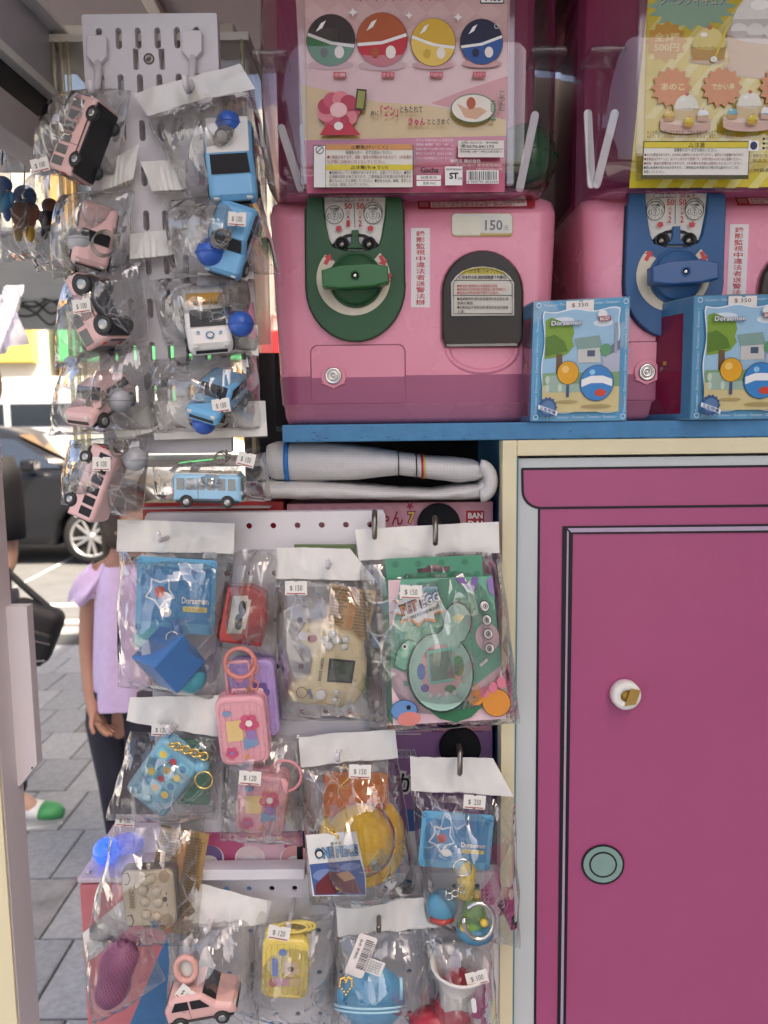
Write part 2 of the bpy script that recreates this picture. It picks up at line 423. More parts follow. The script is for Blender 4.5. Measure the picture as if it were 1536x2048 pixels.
# paving beyond the single slabs: brick texture
pv = bpy.data.materials.new('paving_far'); pv.use_nodes = True; nt = pv.node_tree
bt = nt.nodes.new('ShaderNodeTexBrick'); bt.inputs['Scale'].default_value = 1; bt.inputs['Brick Width'].default_value = .2; bt.inputs['Row Height'].default_value = .3
bt.inputs['Mortar Size'].default_value = .004; bt.inputs['Color1'].default_value = (.30, .32, .34, 1); bt.inputs['Color2'].default_value = (.25, .27, .29, 1); bt.inputs['Mortar'].default_value = (.06, .063, .068, 1)
tcx = nt.nodes.new('ShaderNodeTexCoord'); nt.links.new(tcx.outputs['Object'], bt.inputs['Vector']); nt.links.new(bt.outputs[0], nt.nodes['Principled BSDF'].inputs['Base Color'])
nt.nodes['Principled BSDF'].inputs['Roughness'].default_value = .8
PX0, PX1, PY0 = -3.1, -.3, 1.15
NR = int((KY - PY0) / .3)
pave = MB()
for (a, b, c, d) in ((-12, PX0, -6, KY), (PX1, 12, -6, KY), (PX0, PX1, -6, PY0)):
    pave.box(((a + b) / 2, (c + d) / 2, -.07), (b - a, d - c, .14), pv)
pave.box(((PX0 + PX1) / 2, (PY0 + KY) / 2, -.075), (PX1 - PX0, KY - PY0, .13), joint_m)
pave = pave.build('pavement', kind='structure')
pm = bpy.data.meshes.new('paver'); bmx = bmesh.new(); bmesh.ops.create_cube(bmx, size=1)
for v in bmx.verts: v.co = Vector((v.co.x * .193, v.co.y * .293, v.co.z * .05))
bmesh.ops.bevel(bmx, geom=[e for e in bmx.edges if e.verts[0].co.z > 0 and e.verts[1].co.z > 0], offset=.003, segments=1, affect='EDGES')
bmx.to_mesh(pm); bmx.free(); pm.materials.append(paver_m); pm2 = pm.copy(); pm2.materials[0] = paver_d
pm3 = pm.copy(); pm3.materials[0] = mat('paver_stone_stained', (.21, .215, .22), .75, .35, var=.4, vscale=9, bump=.5, bscale=160)
po = Vector(pave['_o'])
for r in range(NR):
    for c in range(14):
        o = bpy.data.objects.new('paver', rnd.choice((pm, pm, pm2, pm2, pm3))); col.objects.link(o); o.parent = pave
        x = PX0 + .1 + c * .2 + (.1 if r % 2 else 0)
        if x > PX1 - .05: x -= 0; 
        o.location = Vector((x, PY0 + .15 + r * .3, -.0255 + rnd.uniform(-.001, .0015))) - po
        o.rotation_euler = (R(rnd.uniform(-.25, .25)), R(rnd.uniform(-.25, .25)), R(rnd.uniform(-.2, .2)))
# kerb stones
kb = MB()
for i in range(24): kb.box((-12 + i + .5, KY + .075, -.07), (.992, .15, .15), kerb_m, bev=.012)
kb.build('kerb', kind='structure')
def marking(pts):
    b = MB(); b.add([(x, y, -.136) for x, y in pts], [(0, 1, 2, 3)], mark_m)
    return b
def GP(x, y, z=-.136):
    d = _f * FPX + (x - 768) * CR + (1024 - y) * CU; t = (z - CAM.z) / d.z; return CAM + d * t
for ya in (6.15, 6.75):
    b = marking([(-9, ya), (6, ya), (6, ya + .12), (-9, ya + .12)]); b.build('road_marking', kind='structure')
a, b_ = GP(20, 1178), GP(160, 1105)
dv = Vector((0, .28, 0))
marking([(a.x, a.y), (b_.x, b_.y), (b_.x + .0, b_.y + .55), (a.x, a.y + .45)]).build('road_marking', kind='structure')

# unseen tall block, added to shade stall and pavement (right of the frame)
stucco = mat('stucco', (.42, .39, .35), .85, .3, var=.1, vscale=2)
winm = mat('dark_glass', (.03, .035, .04), .1, .6)
bl = thing('shade_building', (7.6, 1.0, -.14), 'unseen tall beige block added to shade the stall and pavement', 'building')
MB().box((7.6, 1.0, 4.86), (6, 16, 10), stucco).build('wall', bl)
for fl in range(3):
    for k in range(6): MB().box((4.59, -5.8 + k * 2.7, 2.2 + fl * 3.2), (.06, 1.5, 1.6), winm, bev=.01).build('window', bl)

# ------------------------------------------------------------------ stall: roof, wall, posts
brown = mat('ceiling_board', (.32, .27, .27), .6, .4, var=.06, vscale=6)
lilac = mat('lilac_board', (.68, .62, .64), .5, .4, var=.05, vscale=5, bump=.08, bscale=200)
ivory = mat('ivory_paint', (.58, .53, .47), .5, .4, var=.04, vscale=8)
greyal = mat('grey_aluminium', (.45, .45, .48), .35, .5, var=.06, vscale=10)
stall = thing('stall_frame', (.8, 1.1, 0), 'cream painted stall frame with brown ceiling board above the capsule machines', 'stall')
MB().box((.46, .88, 2.03), (2.42, .86, .03), brown).build('ceiling_board', stall)
for xx in (-.30, -.11):
    MB().box((xx, .86, 2.008), (.018, .8, .012), ivory, bev=.002).build('ceiling_rail', stall)
MB().box((-.095, .9, 1.985), (.05, .72, .05), ivory, bev=.003).build('roof_beam', stall)
p0 = P(125, 82, .96); p1 = P(470, 48, .96)
MB().box(((p0.x + p1.x) / 2, .97, (p0.z + p1.z) / 2), (p1.x - p0.x, .03, p1.z - p0.z), ivory, bev=.003).build('roof_beam', stall)
MB().box((1.05, 1.36, 1.02), (2.26, .03, 2.0), ivory).build('back_wall', stall)
for (x, y) in ((-.10, 1.32), (1.95, 1.32), (1.95, .82)):
    MB().box((x, y, 1.0), (.05, .05, 2.0), ivory, bev=.003).build('post', stall)
# side panel of the canopy, left: grey face, white ledge, black strip, grey lower board
Mside = Matrix.Translation(P(128, 205, .88)) @ Matrix.Rotation(R(-3), 4, 'Z')
sd = thing('canopy_side_panel', Mside.translation, 'grey metal canopy side panel with white ledge and black strip', 'canopy')
b = MB(); b.box((-.022, -.42, .035), (.04, .86, .062), greyal, Mside, bev=.002); b.build('upper_board', sd)
b = MB(); b.box((-.012, -.42, .0655), (.05, .86, .003), mat('white_edge', (.8, .8, .78), .4), Mside); b.build('top_edge', sd)
b = MB(); b.box((-.012, -.42, -.003), (.036, .86, .009), mat('white_ledge', (.78, .78, .74), .5, bump=.5, bscale=300), Mside, bev=.001); b.build('ledge', sd)
b = MB(); b.box((-.02, -.42, -.021), (.03, .86, .028), blackpl, Mside); b.build('dark_strip', sd)
b = MB(); b.box((-.02, -.42, -.053), (.036, .86, .036), mat('grey_wood', (.5, .46, .46), .5, .4, var=.12, vscale=12), Mside, bev=.002); b.build('lower_board', sd)
# left post in front of the street
YP = .74
pp = thing('wooden_post', P(30, 2048, YP), 'pale pink and cream wooden post of the stall with a block screwed to it', 'post')
e0 = P(38, 2048, YP); e1x = P(80, 2048, .785).x
xr = (e0.x + e1x) / 2
MB().box((xr - .03, .7635, .92), (.06, .043, 1.84), lilac, bev=.001).build('board', pp)
MB().box((xr - .031, YP - .001, .92), (.0615, .004, 1.84), cream, bev=.0008).build('edge_strip', pp)
zt1, zb1, zb2 = P(73, 1207, .785).z, P(86, 1520, .785).z, P(46, 1562, .785).z
b = MB(); b.plate([[(xr - .002, zt1), (xr + .0215, zt1), (xr + .0215, zb1), (xr + .002, zb2), (xr - .002, zb2)]], lilac, Matrix.Translation((0, .772, 0)), t=.014, bev=.0008); b.build('block', pp)
b = MB(); q = P(63, 1537, .77); b.lathe([(.0009, 0), (.0009, .0012)], blackpl, Matrix.Translation(q + Vector((0, .002, 0))) @ FRONT, n=8); b.build('screw', pp)

# ------------------------------------------------------------------ blue shelf and cabinet
YS = .80
sh = thing('display_shelf', P(1050, 885, YS), 'blue painted wooden shelf board under the capsule machines', 'shelf')
z1 = P(900, 846, YS).z; z0 = P(900, 881, YS).z; xl = P(564, 860, YS).x
MB().box(((xl + 1.5) / 2, YS + .24, (z0 + z1) / 2), (1.5 - xl, .48, z1 - z0), blue_paint, bev=.0012).build('board', sh)
# paint scuffs on the board's edge
cav = mat('scuffed_paint', (.012, .05, .13), .7)
for i in range(46):
    x = rnd.uniform(590, 1530); y = (885 - (x - 565) * .008) - rnd.choice([3, 4, 5, 8, 12, 19]) + rnd.uniform(-1, 1)
    c = P(x, y, YS - .0003)
    w_ = rnd.uniform(.0008, .004); MB().box(c, (w_, .0006, rnd.uniform(.0003, .0007)), cav, rotM((0, 0, 0))).build('scuff', sh)
b = MB(); q = P(553, 858, YS + .02); b.lathe([(.0025, 0), (.0025, .02)], blackpl, Matrix.Translation(q) @ Matrix.Rotation(R(90), 4, 'Y'), n=12); b.build('bolt', sh)

cab = thing('cabinet', P(1280, 2048, YS), 'cabinet with cream frame and printed magenta pink door', 'cabinet')
xa, xb = P(1003, 1300, YS).x, P(1031, 1300, YS).x; zt = z0 - .0005
MB().box(((xa + xb) / 2, YS + .012, zt / 2), (xb - xa, .024, zt), cream, bev=.0008).build('frame_post', cab)
fz = P(1280, 909, YS).z
MB().box(((xb + .0004 + 1.5) / 2, YS + .012, (zt + fz) / 2), (1.5 - xb, .024, zt - fz), cream, bev=.0008).build('frame_rail', cab)
MB().box((xa + .008, YS + .27, zt / 2), (.012, .49, zt), blue_paint).build('side_panel', cab)
teal = mat('teal_edge', (.05, .22, .26), .4)
MB().box((xb + .0012, YS + .011, fz / 2), (.0016, .018, fz - .002), teal).build('edge_strip', cab)
YD = YS + .006
dx0 = xb + .0024
door = MB(); door.box(((dx0 + 1.5) / 2, YD + .009, (fz - .003) / 2), (1.5 - dx0, .018, fz - .003), mat('door_white', (.55, .58, .58), .42, .4, var=.03, vscale=4)).build('door', cab)
door = [o for o in cab.children if o.name.startswith('door')][0]
mag = mat('door_magenta', (.40, .078, .19), .38, .5, var=.035, vscale=4, bump=.10, bscale=420)
BK = ink(26, 16, 26)
pr = Print(plane(YD), step=.0002)
zb = 2400
def mp(x, y): return (x, y)
body = [(1076, 1012), (1700, 1006), (1690, zb), (1066, zb)]
pr.poly(body, mag)
pr.line([(1078, 1012), (1067, zb)], 5, BK)
cap = [(1044, 938), (1700, 930), (1700, 1009), (1082, 1016)] + [(1082 - 36 * math.sin(R(a)), 982 + 34 * math.cos(R(a))) for a in (15, 30, 45, 60, 75, 90)]
pr.poly(cap, mag)
pr.line([(1043, 938), (1700, 930)], 5, BK)
pr.line([(1700, 1009), (1082, 1016)] + [(1082 - 37 * math.sin(R(a)), 982 + 34 * math.cos(R(a))) for a in (15, 30, 45, 60, 75, 90)] + [(1044, 938)], 5, BK)
lav = ink(178, 160, 182)
pr.poly([(1128, 1053), (1700, 1047), (1700, 1061), (1140, 1067), (1124, zb), (1112, zb)], lav)
pr.line([(1700, 1048), (1129, 1054), (1113, zb)], 5, BK); pr.line([(1700, 1061), (1141, 1066), (1124, zb)], 4.5, BK); pr.line([(1130, 1054), (1141, 1066)], 3.5, BK)
gg = ink(128, 158, 148)
pr.ell(1205, 1727, 43, 40, BK).ell(1205, 1727, 39, 36, gg).ell(1205, 1727, 28, 26, BK).ell(1205, 1727, 24.5, 22.5, gg)
pr.build('door_print', door)
kw = mat('knob_white', (.78, .76, .7), .55, var=.05, vscale=80, bump=.15, bscale=400)
c = P(1249, 1387, YD - .004); s_ = S(YD)
b = MB(); b.lathe([(15 * s_, 0), (29 * s_, .001), (30.5 * s_, .004), (30 * s_, .011), (27 * s_, .014), (14 * s_, .0145), (13 * s_, .010), (.0005, .010)], kw, Matrix.Translation(c + Vector((0, .004, 0))) @ FRONT, n=28); knob = b.build('knob', door)
b = MB(); b.lathe([(.0001, .0101), (13 * s_, .0103), (.0002, .0106)], ink(190, 150, 60), Matrix.Translation(c + Vector((0, .004, 0))) @ FRONT, n=20); b.build('knob_centre', cab)
b = MB(); b.plate([[(-10 * s_, -20 * s_), (12 * s_, -14 * s_), (18 * s_, 16 * s_), (-2 * s_, 18 * s_)]], mat('brown_tape', (.42, .26, .06), .3, alpha=.85), rotM(c + Vector((6 * s_, -.0118, 0)), ry=6), t=.0004); b.build('tape', cab)

# blue lower shelf under the pegboard
zl = P(240, 2048, .84).z + .004
xle = P(262, 2048, .84).x
ls = MB(); ls.box(((xle + xa) / 2, 1.0, zl - .009), (xa - xle, .4, .018), blue_paint, bev=.001)
ls.build('lower_shelf', label='blue painted lower shelf board behind the hanging toy bags', cat='shelf')

# ================================================================== capsule machines
def rr_section(cx, hw, y0, y1, z, r, n=6):
    """rounded rectangle ring in x,y at height z (r = front corner radius)"""
    return [(x, y, z) for x, y in rrect(cx - hw, y0, cx + hw, y1, r, n)]
shell = clear('dome_clear', tint=(.95, .93, .94), rough=.03, haze=.015, refl=1.5, bump=.05, bscale=9, stretch=(1, 1, .25))
railm = clear('rail_clear', tint=(.93, .91, .92), rough=.08, haze=.04, refl=1.8)
smoke = clear('flap_smoke', tint=(.60, .55, .52), rough=.05, haze=.004, refl=.45, hazecol=(.2, .17, .15))
winclear = clear('window_clear', tint=(.96, .96, .95), rough=.05, haze=.015, refl=.8)
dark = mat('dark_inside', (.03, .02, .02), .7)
creamring = mat('cream_sticker', (.68, .62, .48), .5, var=.08, vscale=60)
def machine(dx, plate_rgb, knob_rgb, count, poster, label, price, k50):
    YF = .838
    plm = mat('machine_plate_%d' % int(dx), plate_rgb, .38, .45, var=.05, vscale=30, bump=.2, bscale=1800)
    knm = mat('machine_knob_%d' % int(dx), knob_rgb, .3, .5, var=.05, vscale=20)
    ox = dx * S(YF)
    def Q(x, y, Y=YF): p = P(x, y, Y); p.x += ox; return p
    def pl(Y):
        def f(x, y, h): p = Q(x, y, Y); p.y -= h; return p
        return f
    X = lambda x, y=600: Q(x, y).x
    Z = lambda y, x=712: Q(x, y).z
    s = S(YF)
    root = thing('capsule_machine', (X(828), 1.0, z1 + .0005), label, 'capsule machine', 'capsule machines on the blue shelf')
    cx = X(828)
    # body
    prof = [(z1 + .0006, 258, .016), (Z(836), 262, .008), (Z(812), 264, .004), (Z(808), 266, .0), (Z(740), 270, .0), (Z(432), 281, .0), (Z(424), 282, .0015), (Z(396), 280, .014), (Z(388), 276, .022)]
    b = MB(); b.loft([rr_section(cx, hw * s, YF + dy, 1.17, z, .022) for z, hw, dy in prof], pink); b.build('body', root)
    b = MB(); b.loft([rr_section(cx, hw * s + .0004, YF - .0004, 1.17, z, .022) for z, hw in ((Z(808), 266), (Z(752), 269.6))], pink_band, cap0=False, cap1=False); b.build('stripe', root)
    # coin plate with recess
    out = [(614, 394), (611, 420), (611, 470), (612, 560)] + [(711 - 99 * math.cos(R(a)), 572 + 111 * math.sin(R(a))) for a in range(0, 181, 12)] + [(809, 560), (808, 470), (807, 420), (804, 394)]
    hole = [(645, 388), (648, 430), (658, 476)] + [(666, 494), (690, 501), (712, 500), (735, 501), (756, 492)] + [(764, 476), (770, 430), (773, 388)]
    out2 = out[:-1] + [(804, 394), (773, 394), (770, 430), (764, 476), (756, 492), (735, 501), (690, 501), (666, 494), (658, 476), (648, 430), (645, 394)]
    cv = lambda pts, Y: [(Q(x, y, Y).x, Q(x, y, Y).z) for x, y in pts]
    b = MB(); b.plate([cv(out2, YF - .008)], plm, Matrix.Translation((0, YF - .008, 0)), t=.0088, bev=.0014, res=2); pl_ = b.build('coin_plate', root)
    b = MB(); b.plate([cv([(640, 393), (778, 393), (772, 505), (650, 505)], YF)], plm, Matrix.Translation((0, YF - .0024, 0)), t=.0026); b.build('recess_floor', root)
    # shadow gap round the plate, painted as a dark outline
    b = MB(); b.plate([cv([(711 + (x - 711) * 1.018, 520 + (y - 520) * 1.012) for x, y in out if y > 396], YF)], dark, Matrix.Translation((0, YF - .0006, 0)), t=.0008); b.build('plate_shadow_gap', root)
    # coin sticker
    pr = Print(pl(YF - .0025))
    lab = [(648, 395), (771, 395), (769, 432), (762, 474)] + [(711 + 55 * math.sin(R(a)), 514 - 48 * math.cos(R(a))) for a in (58, 40, 20, 0, -20, -40, -58)] + [(657, 476), (650, 432)]
    pr.poly(lab, ink(226, 224, 216))
    GR = ink(70, 70, 70)
    for kx in (675, 688, 700): pr.ring(kx, 399, 11, 4.5, 1, GR)
    pr.text('50 x ' + str(k50[2]), (716, 394, 747, 403), RED)
    pr.line([(708, 406), (710, 455)], 1.3, BLACK)
    def coin(cx_, cy_, two):
        if two: pr.ring(cx_, cy_ - 7, 19, 18, 1.2, BLACK); pr.text('50圓', (cx_ - 9, cy_ - 20, cx_ + 9, cy_ - 14), BLACK); pr.ell(cx_, cy_, 18.5, 18.5, ink(226, 224, 216))
        pr.ring(cx_, cy_, 18.5, 19, 1.3, BLACK).ring(cx_, cy_ + 1, 8.5, 9, .8, GR)
        pr.text('50圓', (cx_ - 9, cy_ - 14, cx_ + 9, cy_ - 8.5), BLACK, .01).vtext('五十', cx_ - 4, cy_ - 6, cx_ + 4, cy_ + 8, BLACK)
        for sg in (-1, 1): pr.line([(cx_ + sg * 11, cy_ - 3), (cx_ + sg * 14, cy_ + 3), (cx_ + sg * 10, cy_ + 9)], 1.2, GR)
        for t_ in (-7, 0, 7): pr.ell(cx_ + t_, cy_ + 14 - abs(t_) * .2, .9, .9, GR)
    coin(669, 430, k50[0] == 2); coin(746, 430, True)
    for (q0, q1, n_) in ((689, 704, k50[0]), (713, 728, k50[1])):
        pr.text('50', (q0, 408, q1, 420), RED, .02).text('元', (q0 + 3, 423, q1 - 3, 431), RED).text('x', (q0 + 4, 433, q1 - 4, 439), RED, .02).text(str(n_), (q0 + 4, 442, q1 - 4, 455), RED, .02)
    for ax_, r_ in ((678, .3), (741, -.3)): pr.poly([(ax_ + 7 * math.cos(r_ + k * 1.2566), 459 + 6.5 * math.sin(r_ + k * 1.2566)) for k in range(5)], LRED)
    pr.build('coin_sticker', root)
    # coin mouth: dark slot with two metal barrels, green bridge between
    b = MB(); b.plate([cv([(711 + 54 * math.sin(R(a)), 516 - 48 * math.cos(R(a))) for a in range(-64, 65, 8)] + [(735, 503), (690, 503)], YF)], dark, Matrix.Translation((0, YF - .0032, 0)), t=.0007); b.build('coin_mouth', root)
    b = MB()
    b.plate([cv([(711 + 50 * math.sin(R(a)), 519 - 44 * math.cos(R(a))) for a in range(-56, 57, 8)] + [(735, 503), (690, 503)], YF)], greyal, Matrix.Translation((0, YF - .004, 0)), t=.0007)
    for kx in (684, 738):
        q = Q(kx, 489, YF - .004); b.lathe([(.0078, 0), (.0078, .0025), (.006, .0025), (.006, .001), (.0004, .001)], blackpl, Matrix.Translation(q) @ FRONT, n=18)
        b.lathe([(.0036, 0), (.0036, .0022), (.0002, .0022)], steel, Matrix.Translation(q) @ FRONT, n=12)
    b.build('coin_barrels', root)
    b = MB(); b.plate([cv([(703, 460), (717, 460), (718, 484), (728, 497), (692, 497), (702, 484)], YF - .008)], plm, Matrix.Translation((0, YF - .009, 0)), t=.006, bev=.001); b.build('slot_bridge', root)
    # cream ring sticker with arrows
    cxx, cyy = 707, 557
    ring = [(cxx + 74 * math.sin(R(a)), cyy - 74 * math.cos(R(a))) for a in range(46, 315, 8)] + [(cxx + 40 * math.sin(R(a)), cyy - 40 * math.cos(R(a))) for a in range(314, 45, -8)]
    pr = Print(pl(YF - .0083)); pr.poly(ring, creamring)
    for px_, py_, rt in ((655, 520, -.9), (765, 520, .9), (776, 556, 1.9)):
        arr = [(-4, 10), (-4, -2), (-10, -2), (0, -13), (10, -2), (4, -2), (4, 10)]
        pr.poly([(px_ + x * math.cos(rt + .9 * 2) - y * math.sin(rt + 1.8), py_ + x * math.sin(rt + 1.8) + y * math.cos(rt + 1.8)) for x, y in arr] if px_ > 700 else [(px_ + x * math.cos(.5) - y * math.sin(.5), py_ + x * math.sin(.5) + y * math.cos(.5)) for x, y in arr], LRED)
    pr.ell(709, 609, 1.5, 2, BLACK)
    pr.build('turn_sticker', root)
    # knob
    kc = Q(712, 561, YF - .008)
    b = MB(); b.lathe([(52 * s, 0), (52 * s, .003), (50 * s, .0042), (48 * s, .003), (46 * s, .003), (46 * s, .0085), (44 * s, .010), (.001, .010)], plm, Matrix.Translation(kc) @ FRONT, n=40); kn = b.build('knob', root)
    hb = kc + Vector((0, -.010, 0))
    b = MB()
    L_, H_ = 62 * s, 22 * s
    bar = [(-L_, -H_ * .75), (-L_ * .45, -H_), (L_ * .45, -H_), (L_, -H_ * .75), (L_, H_ * .62), (L_ * .45, H_ * .95), (-L_ * .45, H_ * .95), (-L_, H_ * .62)]
    b.plate([bar], knm, rotM(hb + Vector((0, -.018, 0)), ry=-3), t=.0185, bev=.002, res=2)
    b.build('handle', kn)
    b = MB(); b.lathe([(8.5 * s, 0), (8.5 * s, .0018), (6.5 * s, .002), (6 * s, .0005), (.0003, .0005)], plm, Matrix.Translation(hb + Vector((0, -.0175, 0))) @ FRONT, n=20)
    b.lathe([(4.5 * s, .0004), (4 * s, .0016), (.0003, .0018)], chrome, Matrix.Translation(hb + Vector((0, -.0175, 0))) @ FRONT, n=12); b.build('screw', kn)
    # hatch with lock
    ha = rrect(Q(620, 688).x, Q(620, 809).z, Q(812, 809).x, Q(812, 688).z, .008)
    hb_ = rrect(Q(622, 688).x, Q(622, 807).z, Q(810, 807).x, Q(812, 690).z, .0075)
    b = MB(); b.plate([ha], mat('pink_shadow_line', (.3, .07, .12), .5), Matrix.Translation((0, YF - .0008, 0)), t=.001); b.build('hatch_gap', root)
    b = MB(); b.plate([hb_], pink, Matrix.Translation((0, YF - .0016, 0)), t=.002, bev=.0006); hatch = b.build('hatch', root)
    b = MB(); b.add([pl(YF - .0016)(x, y, .0001) for x, y in ((623, 756), (809.5, 753), (809, 803), (805, 806.5), (630, 807), (625, 804))], [(0, 1, 2, 3, 4, 5)], pink_band); b.build('hatch_stripe', hatch)
    lk = Q(667, 752, YF - .0016)
    b = MB(); b.plate([[(lk.x + dx_, lk.z + dz_) for dx_, dz_ in [(25 * s * math.cos(R(a)), 25 * s * math.sin(R(a))) for a in range(-30, 211, 15)] + [(-26 * s, -14 * s), (-17 * s, -17 * s), (0, -25 * s), (17 * s, -17 * s), (26 * s, -14 * s)]]], pink, Matrix.Translation((0, YF - .004, 0)), t=.003, bev=.0008); b.build('lock_boss', hatch)
    b = MB(); b.lathe([(17 * s, 0), (17 * s, .001), (15 * s, .002), (12 * s, .002), (11.5 * s, .0008), (10 * s, .0008), (9.5 * s, .002), (5 * s, .002), (4.8 * s, .0004), (2.5 * s, .0004), (2.4 * s, .0018), (.0003, .0018)], chrome, Matrix.Translation(lk + Vector((0, -.0024, 0))) @ FRONT, n=24); b.build('lock', hatch)
    # warning strip
    pr = Print(pl(YF - .0002)); pr.rect(822, 456, 860, 615, ink(232, 222, 222)); pr.vtext('錄影監視中違法者送警法辦', 832, 461, 850, 611, ink(190, 45, 50), .012); pr.build('warning_sticker', root)
    # red label on the sloping top edge
    f_ = qmap(Q(835, 406, YF + .0105), Q(1068, 403, YF + .0105), Q(1070, 418, YF + .002), Q(836, 422, YF + .002))
    pr = Print(lambda u, v, h: f_(u, v, h + .0022)); pr.rect(0, 0, 1, 1, ink(165, 45, 50)); pr.poly([(.11, .15), (.93, .15), (.93, .85), (.11, .85)], ink(225, 205, 200))
    pr.text('本機台採自動販賣方式、採統收、統開立發票', (.12, .2, .92, .48), ink(150, 30, 40)).text('無法逐一開立發票予消費者！敬請見諒！', (.12, .54, .82, .82), ink(150, 30, 40)).text('敬請見諒', (.015, .2, .09, .8), ink(225, 190, 180)); pr.build('top_label', root)
    # price window
    b = MB(); b.plate([[(Q(x, y).x, Q(x, y).z) for x, y in rrect(902, 426, 1026, 474, 9)]], mat('price_bezel', (.5, .28, .12), .35), Matrix.Translation((0, YF - .0008, 0)), t=.001); b.build('price_bezel', root)
    pr = Print(pl(YF - .0009)); pr.poly(rrect(904, 428, 1024, 471, 8), ink(226, 222, 210)); pr.poly(rrect(907, 433, 962, 469, 6), ink(236, 228, 200)); pr.rect(960, 466, 1022, 471, ink(190, 160, 50))
    pr.text(price, (970, 440, 1005, 461), BLACK, .02).text('元', (1008, 451, 1017, 461), BLACK); pr.build('price_card', root)
    b = MB(); b.plate([[(Q(x, y).x, Q(x, y).z) for x, y in rrect(904, 428, 1024, 471, 8)]], winclear, Matrix.Translation((0, YF - .003, 0)), t=.0008); b.build('price_window', root)
    # outlet: dark well, clear flap, dish
    arch = lambda x0, x1, y0, y1, r_, cut=0: [(x0 + cut, y1), (x0, y1 - 18)] + [((x0 + x1) / 2 - (x1 - x0) / 2 * math.cos(R(a)), y0 + r_ - r_ * math.sin(R(a))) for a in range(0, 181, 12)] + [(x1, y1 - 18), (x1 - cut, y1)]
    a1 = arch(880, 1048, 500, 697, 84, 8)
    b = MB(); b.plate([cv(a1, YF)], mat('outlet_rim', (.5, .13, .2), .4), Matrix.Translation((0, YF - .0009, 0)), t=.0012); b.build('outlet_rim', root)
    b = MB(); b.plate([cv(arch(883, 1045, 503, 695, 82, 8), YF)], mat('outlet_well', (.075, .05, .042), .6, var=.4, vscale=14), Matrix.Translation((0, YF - .0014, 0)), t=.0012); b.build('outlet_well', root)
    b = MB(); b.plate([cv(arch(884, 1044, 504, 694, 81, 8), YF)], smoke, Matrix.Translation((0, YF - .009, 0)), t=.0065, bev=.002, res=3); b.build('outlet_flap', root)
    b = MB(); b.box(Q(964, 690, YF - .0095), (138 * s, .0012, 5 * s), railm, bev=.0004); b.build('flap_lip', root)
    pr = Print(pl(YF - .0093))
    lb = [(903, 632), (902, 566), (912, 552), (925, 542), (945, 535), (966, 533), (988, 536), (1008, 543), (1020, 553), (1028, 566), (1028, 631)]
    pr.poly(lb, ink(205, 200, 188)); pr.poly([(918, 549), (930, 540), (948, 536), (966, 534), (985, 536.5), (1003, 542), (1014, 549)], ink(190, 175, 70))
    pr.text('△注意(ちゅうい)', (938, 538, 996, 547), BLACK).line([(908, 561), (1024, 561)], 1.2, BLACK).text('使用本機台前,請詳細閱讀下列事項。', (917, 551, 1014, 559), BLACK, .01)
    for i_, t_ in enumerate(('●請勿將大量硬幣投以免損傷發生危險。', '●退幣鈕卡住取回請洽管理員人員勿用蠻力。', '●商品出貨時請勿將手置於卡住區中。')): pr.text(t_, (914, 569 + i_ * 7, (996, 1012, 998)[i_], 575 + i_ * 7), ink(190, 60, 60))
    pr.line([(906, 591), (1025, 591)], 1.2, BLACK)
    for i_, t_ in enumerate(('●連續購買時,請先將前購買的商品取出,關', '　使再行購買。', '●如果商品不能取出時,請告知本店的服務', '　人員。')): pr.text(t_, (914, 595 + i_ * 8.5, (1016, 948, 1016, 930)[i_], 601.5 + i_ * 8.5), BLACK)
    pr.line([(x, y) for x, y in [(907, 628), (906, 568), (916, 554), (930, 544), (948, 539), (966, 537), (986, 540), (1006, 547), (1016, 556), (1024, 568), (1024, 628)]], 1, BLACK, True)
    pr.build('flap_label', root)
    # dish below the outlet: half bowl pressed into the front, built as a raised crescent lip
    n = 14; rg = []
    for j in range(5):
        t = j / 4; rg.append([Q(965 - 75 * math.cos(math.pi * i / n) * (1 - t * .16), 697 + (52 * math.sin(math.pi * i / n)) * (1 - t * .22), YF - .0003 - .0022 * math.sin(t * math.pi)) for i in range(n + 1)])
    b = MB(); b.loft(rg, pink, closed=False, cap0=False, cap1=False); b.build('outlet_dish', root)
    # dome: clear shell, dark inside
    YDm = .802; sd_ = S(YDm)
    zc = lambda y: P(712, y, YDm).z
    dcx = Q(818, 200, .82).x
    sec = [(zc(388), 205, .03), (zc(381), 245, .014), (zc(368), 270, .005), (zc(346), 284, .001), (zc(318), 290, 0), (zc(112), 293, 0), (zc(-160), 290, .004), (zc(-330), 270, .03)]
    b = MB(); b.loft([rr_section(dcx, hw * sd_, YDm + dy, 1.15, z, .045, 8) for z, hw, dy in sec], shell, cap0=False, cap1=False); dome = b.build('dome', root)
    b = MB(); b.loft([rr_section(dcx, hw * sd_ + .0006, YDm + dy - .0006, 1.15, z, .045, 8) for z, hw, dy in ((zc(382), 240, .0155), (zc(377), 254, .011), (zc(373), 262, .0075))], railm, cap0=False, cap1=False); b.build('dome_rim', root)
    for sg in (-1, 1):
        b = MB(); b.box((dcx + sg * 266 * sd_, YDm + .022, zc(100)), (.036, .042, .007), railm, bev=.0034, seg=4, smooth=True); b.build('dome_clip', root)
    b = MB(); b.box((dcx, 1.02, (zc(386) + zc(-330)) / 2), (560 * sd_, .22, zc(-330) - zc(386)), maroon, bev=.01); b.build('inner_body', root)
    b = MB(); b.loft([rr_section(dcx, 268 * sd_, YDm + .03, 1.14, z, .03) for z in (zc(374), zc(370))], maroon); b.build('inner_floor', root)
    b = MB(); b.box((dcx, 1.02, zc(-335)), (600 * sd_, .38, .03), pink, bev=.01); b.build('lid', root)
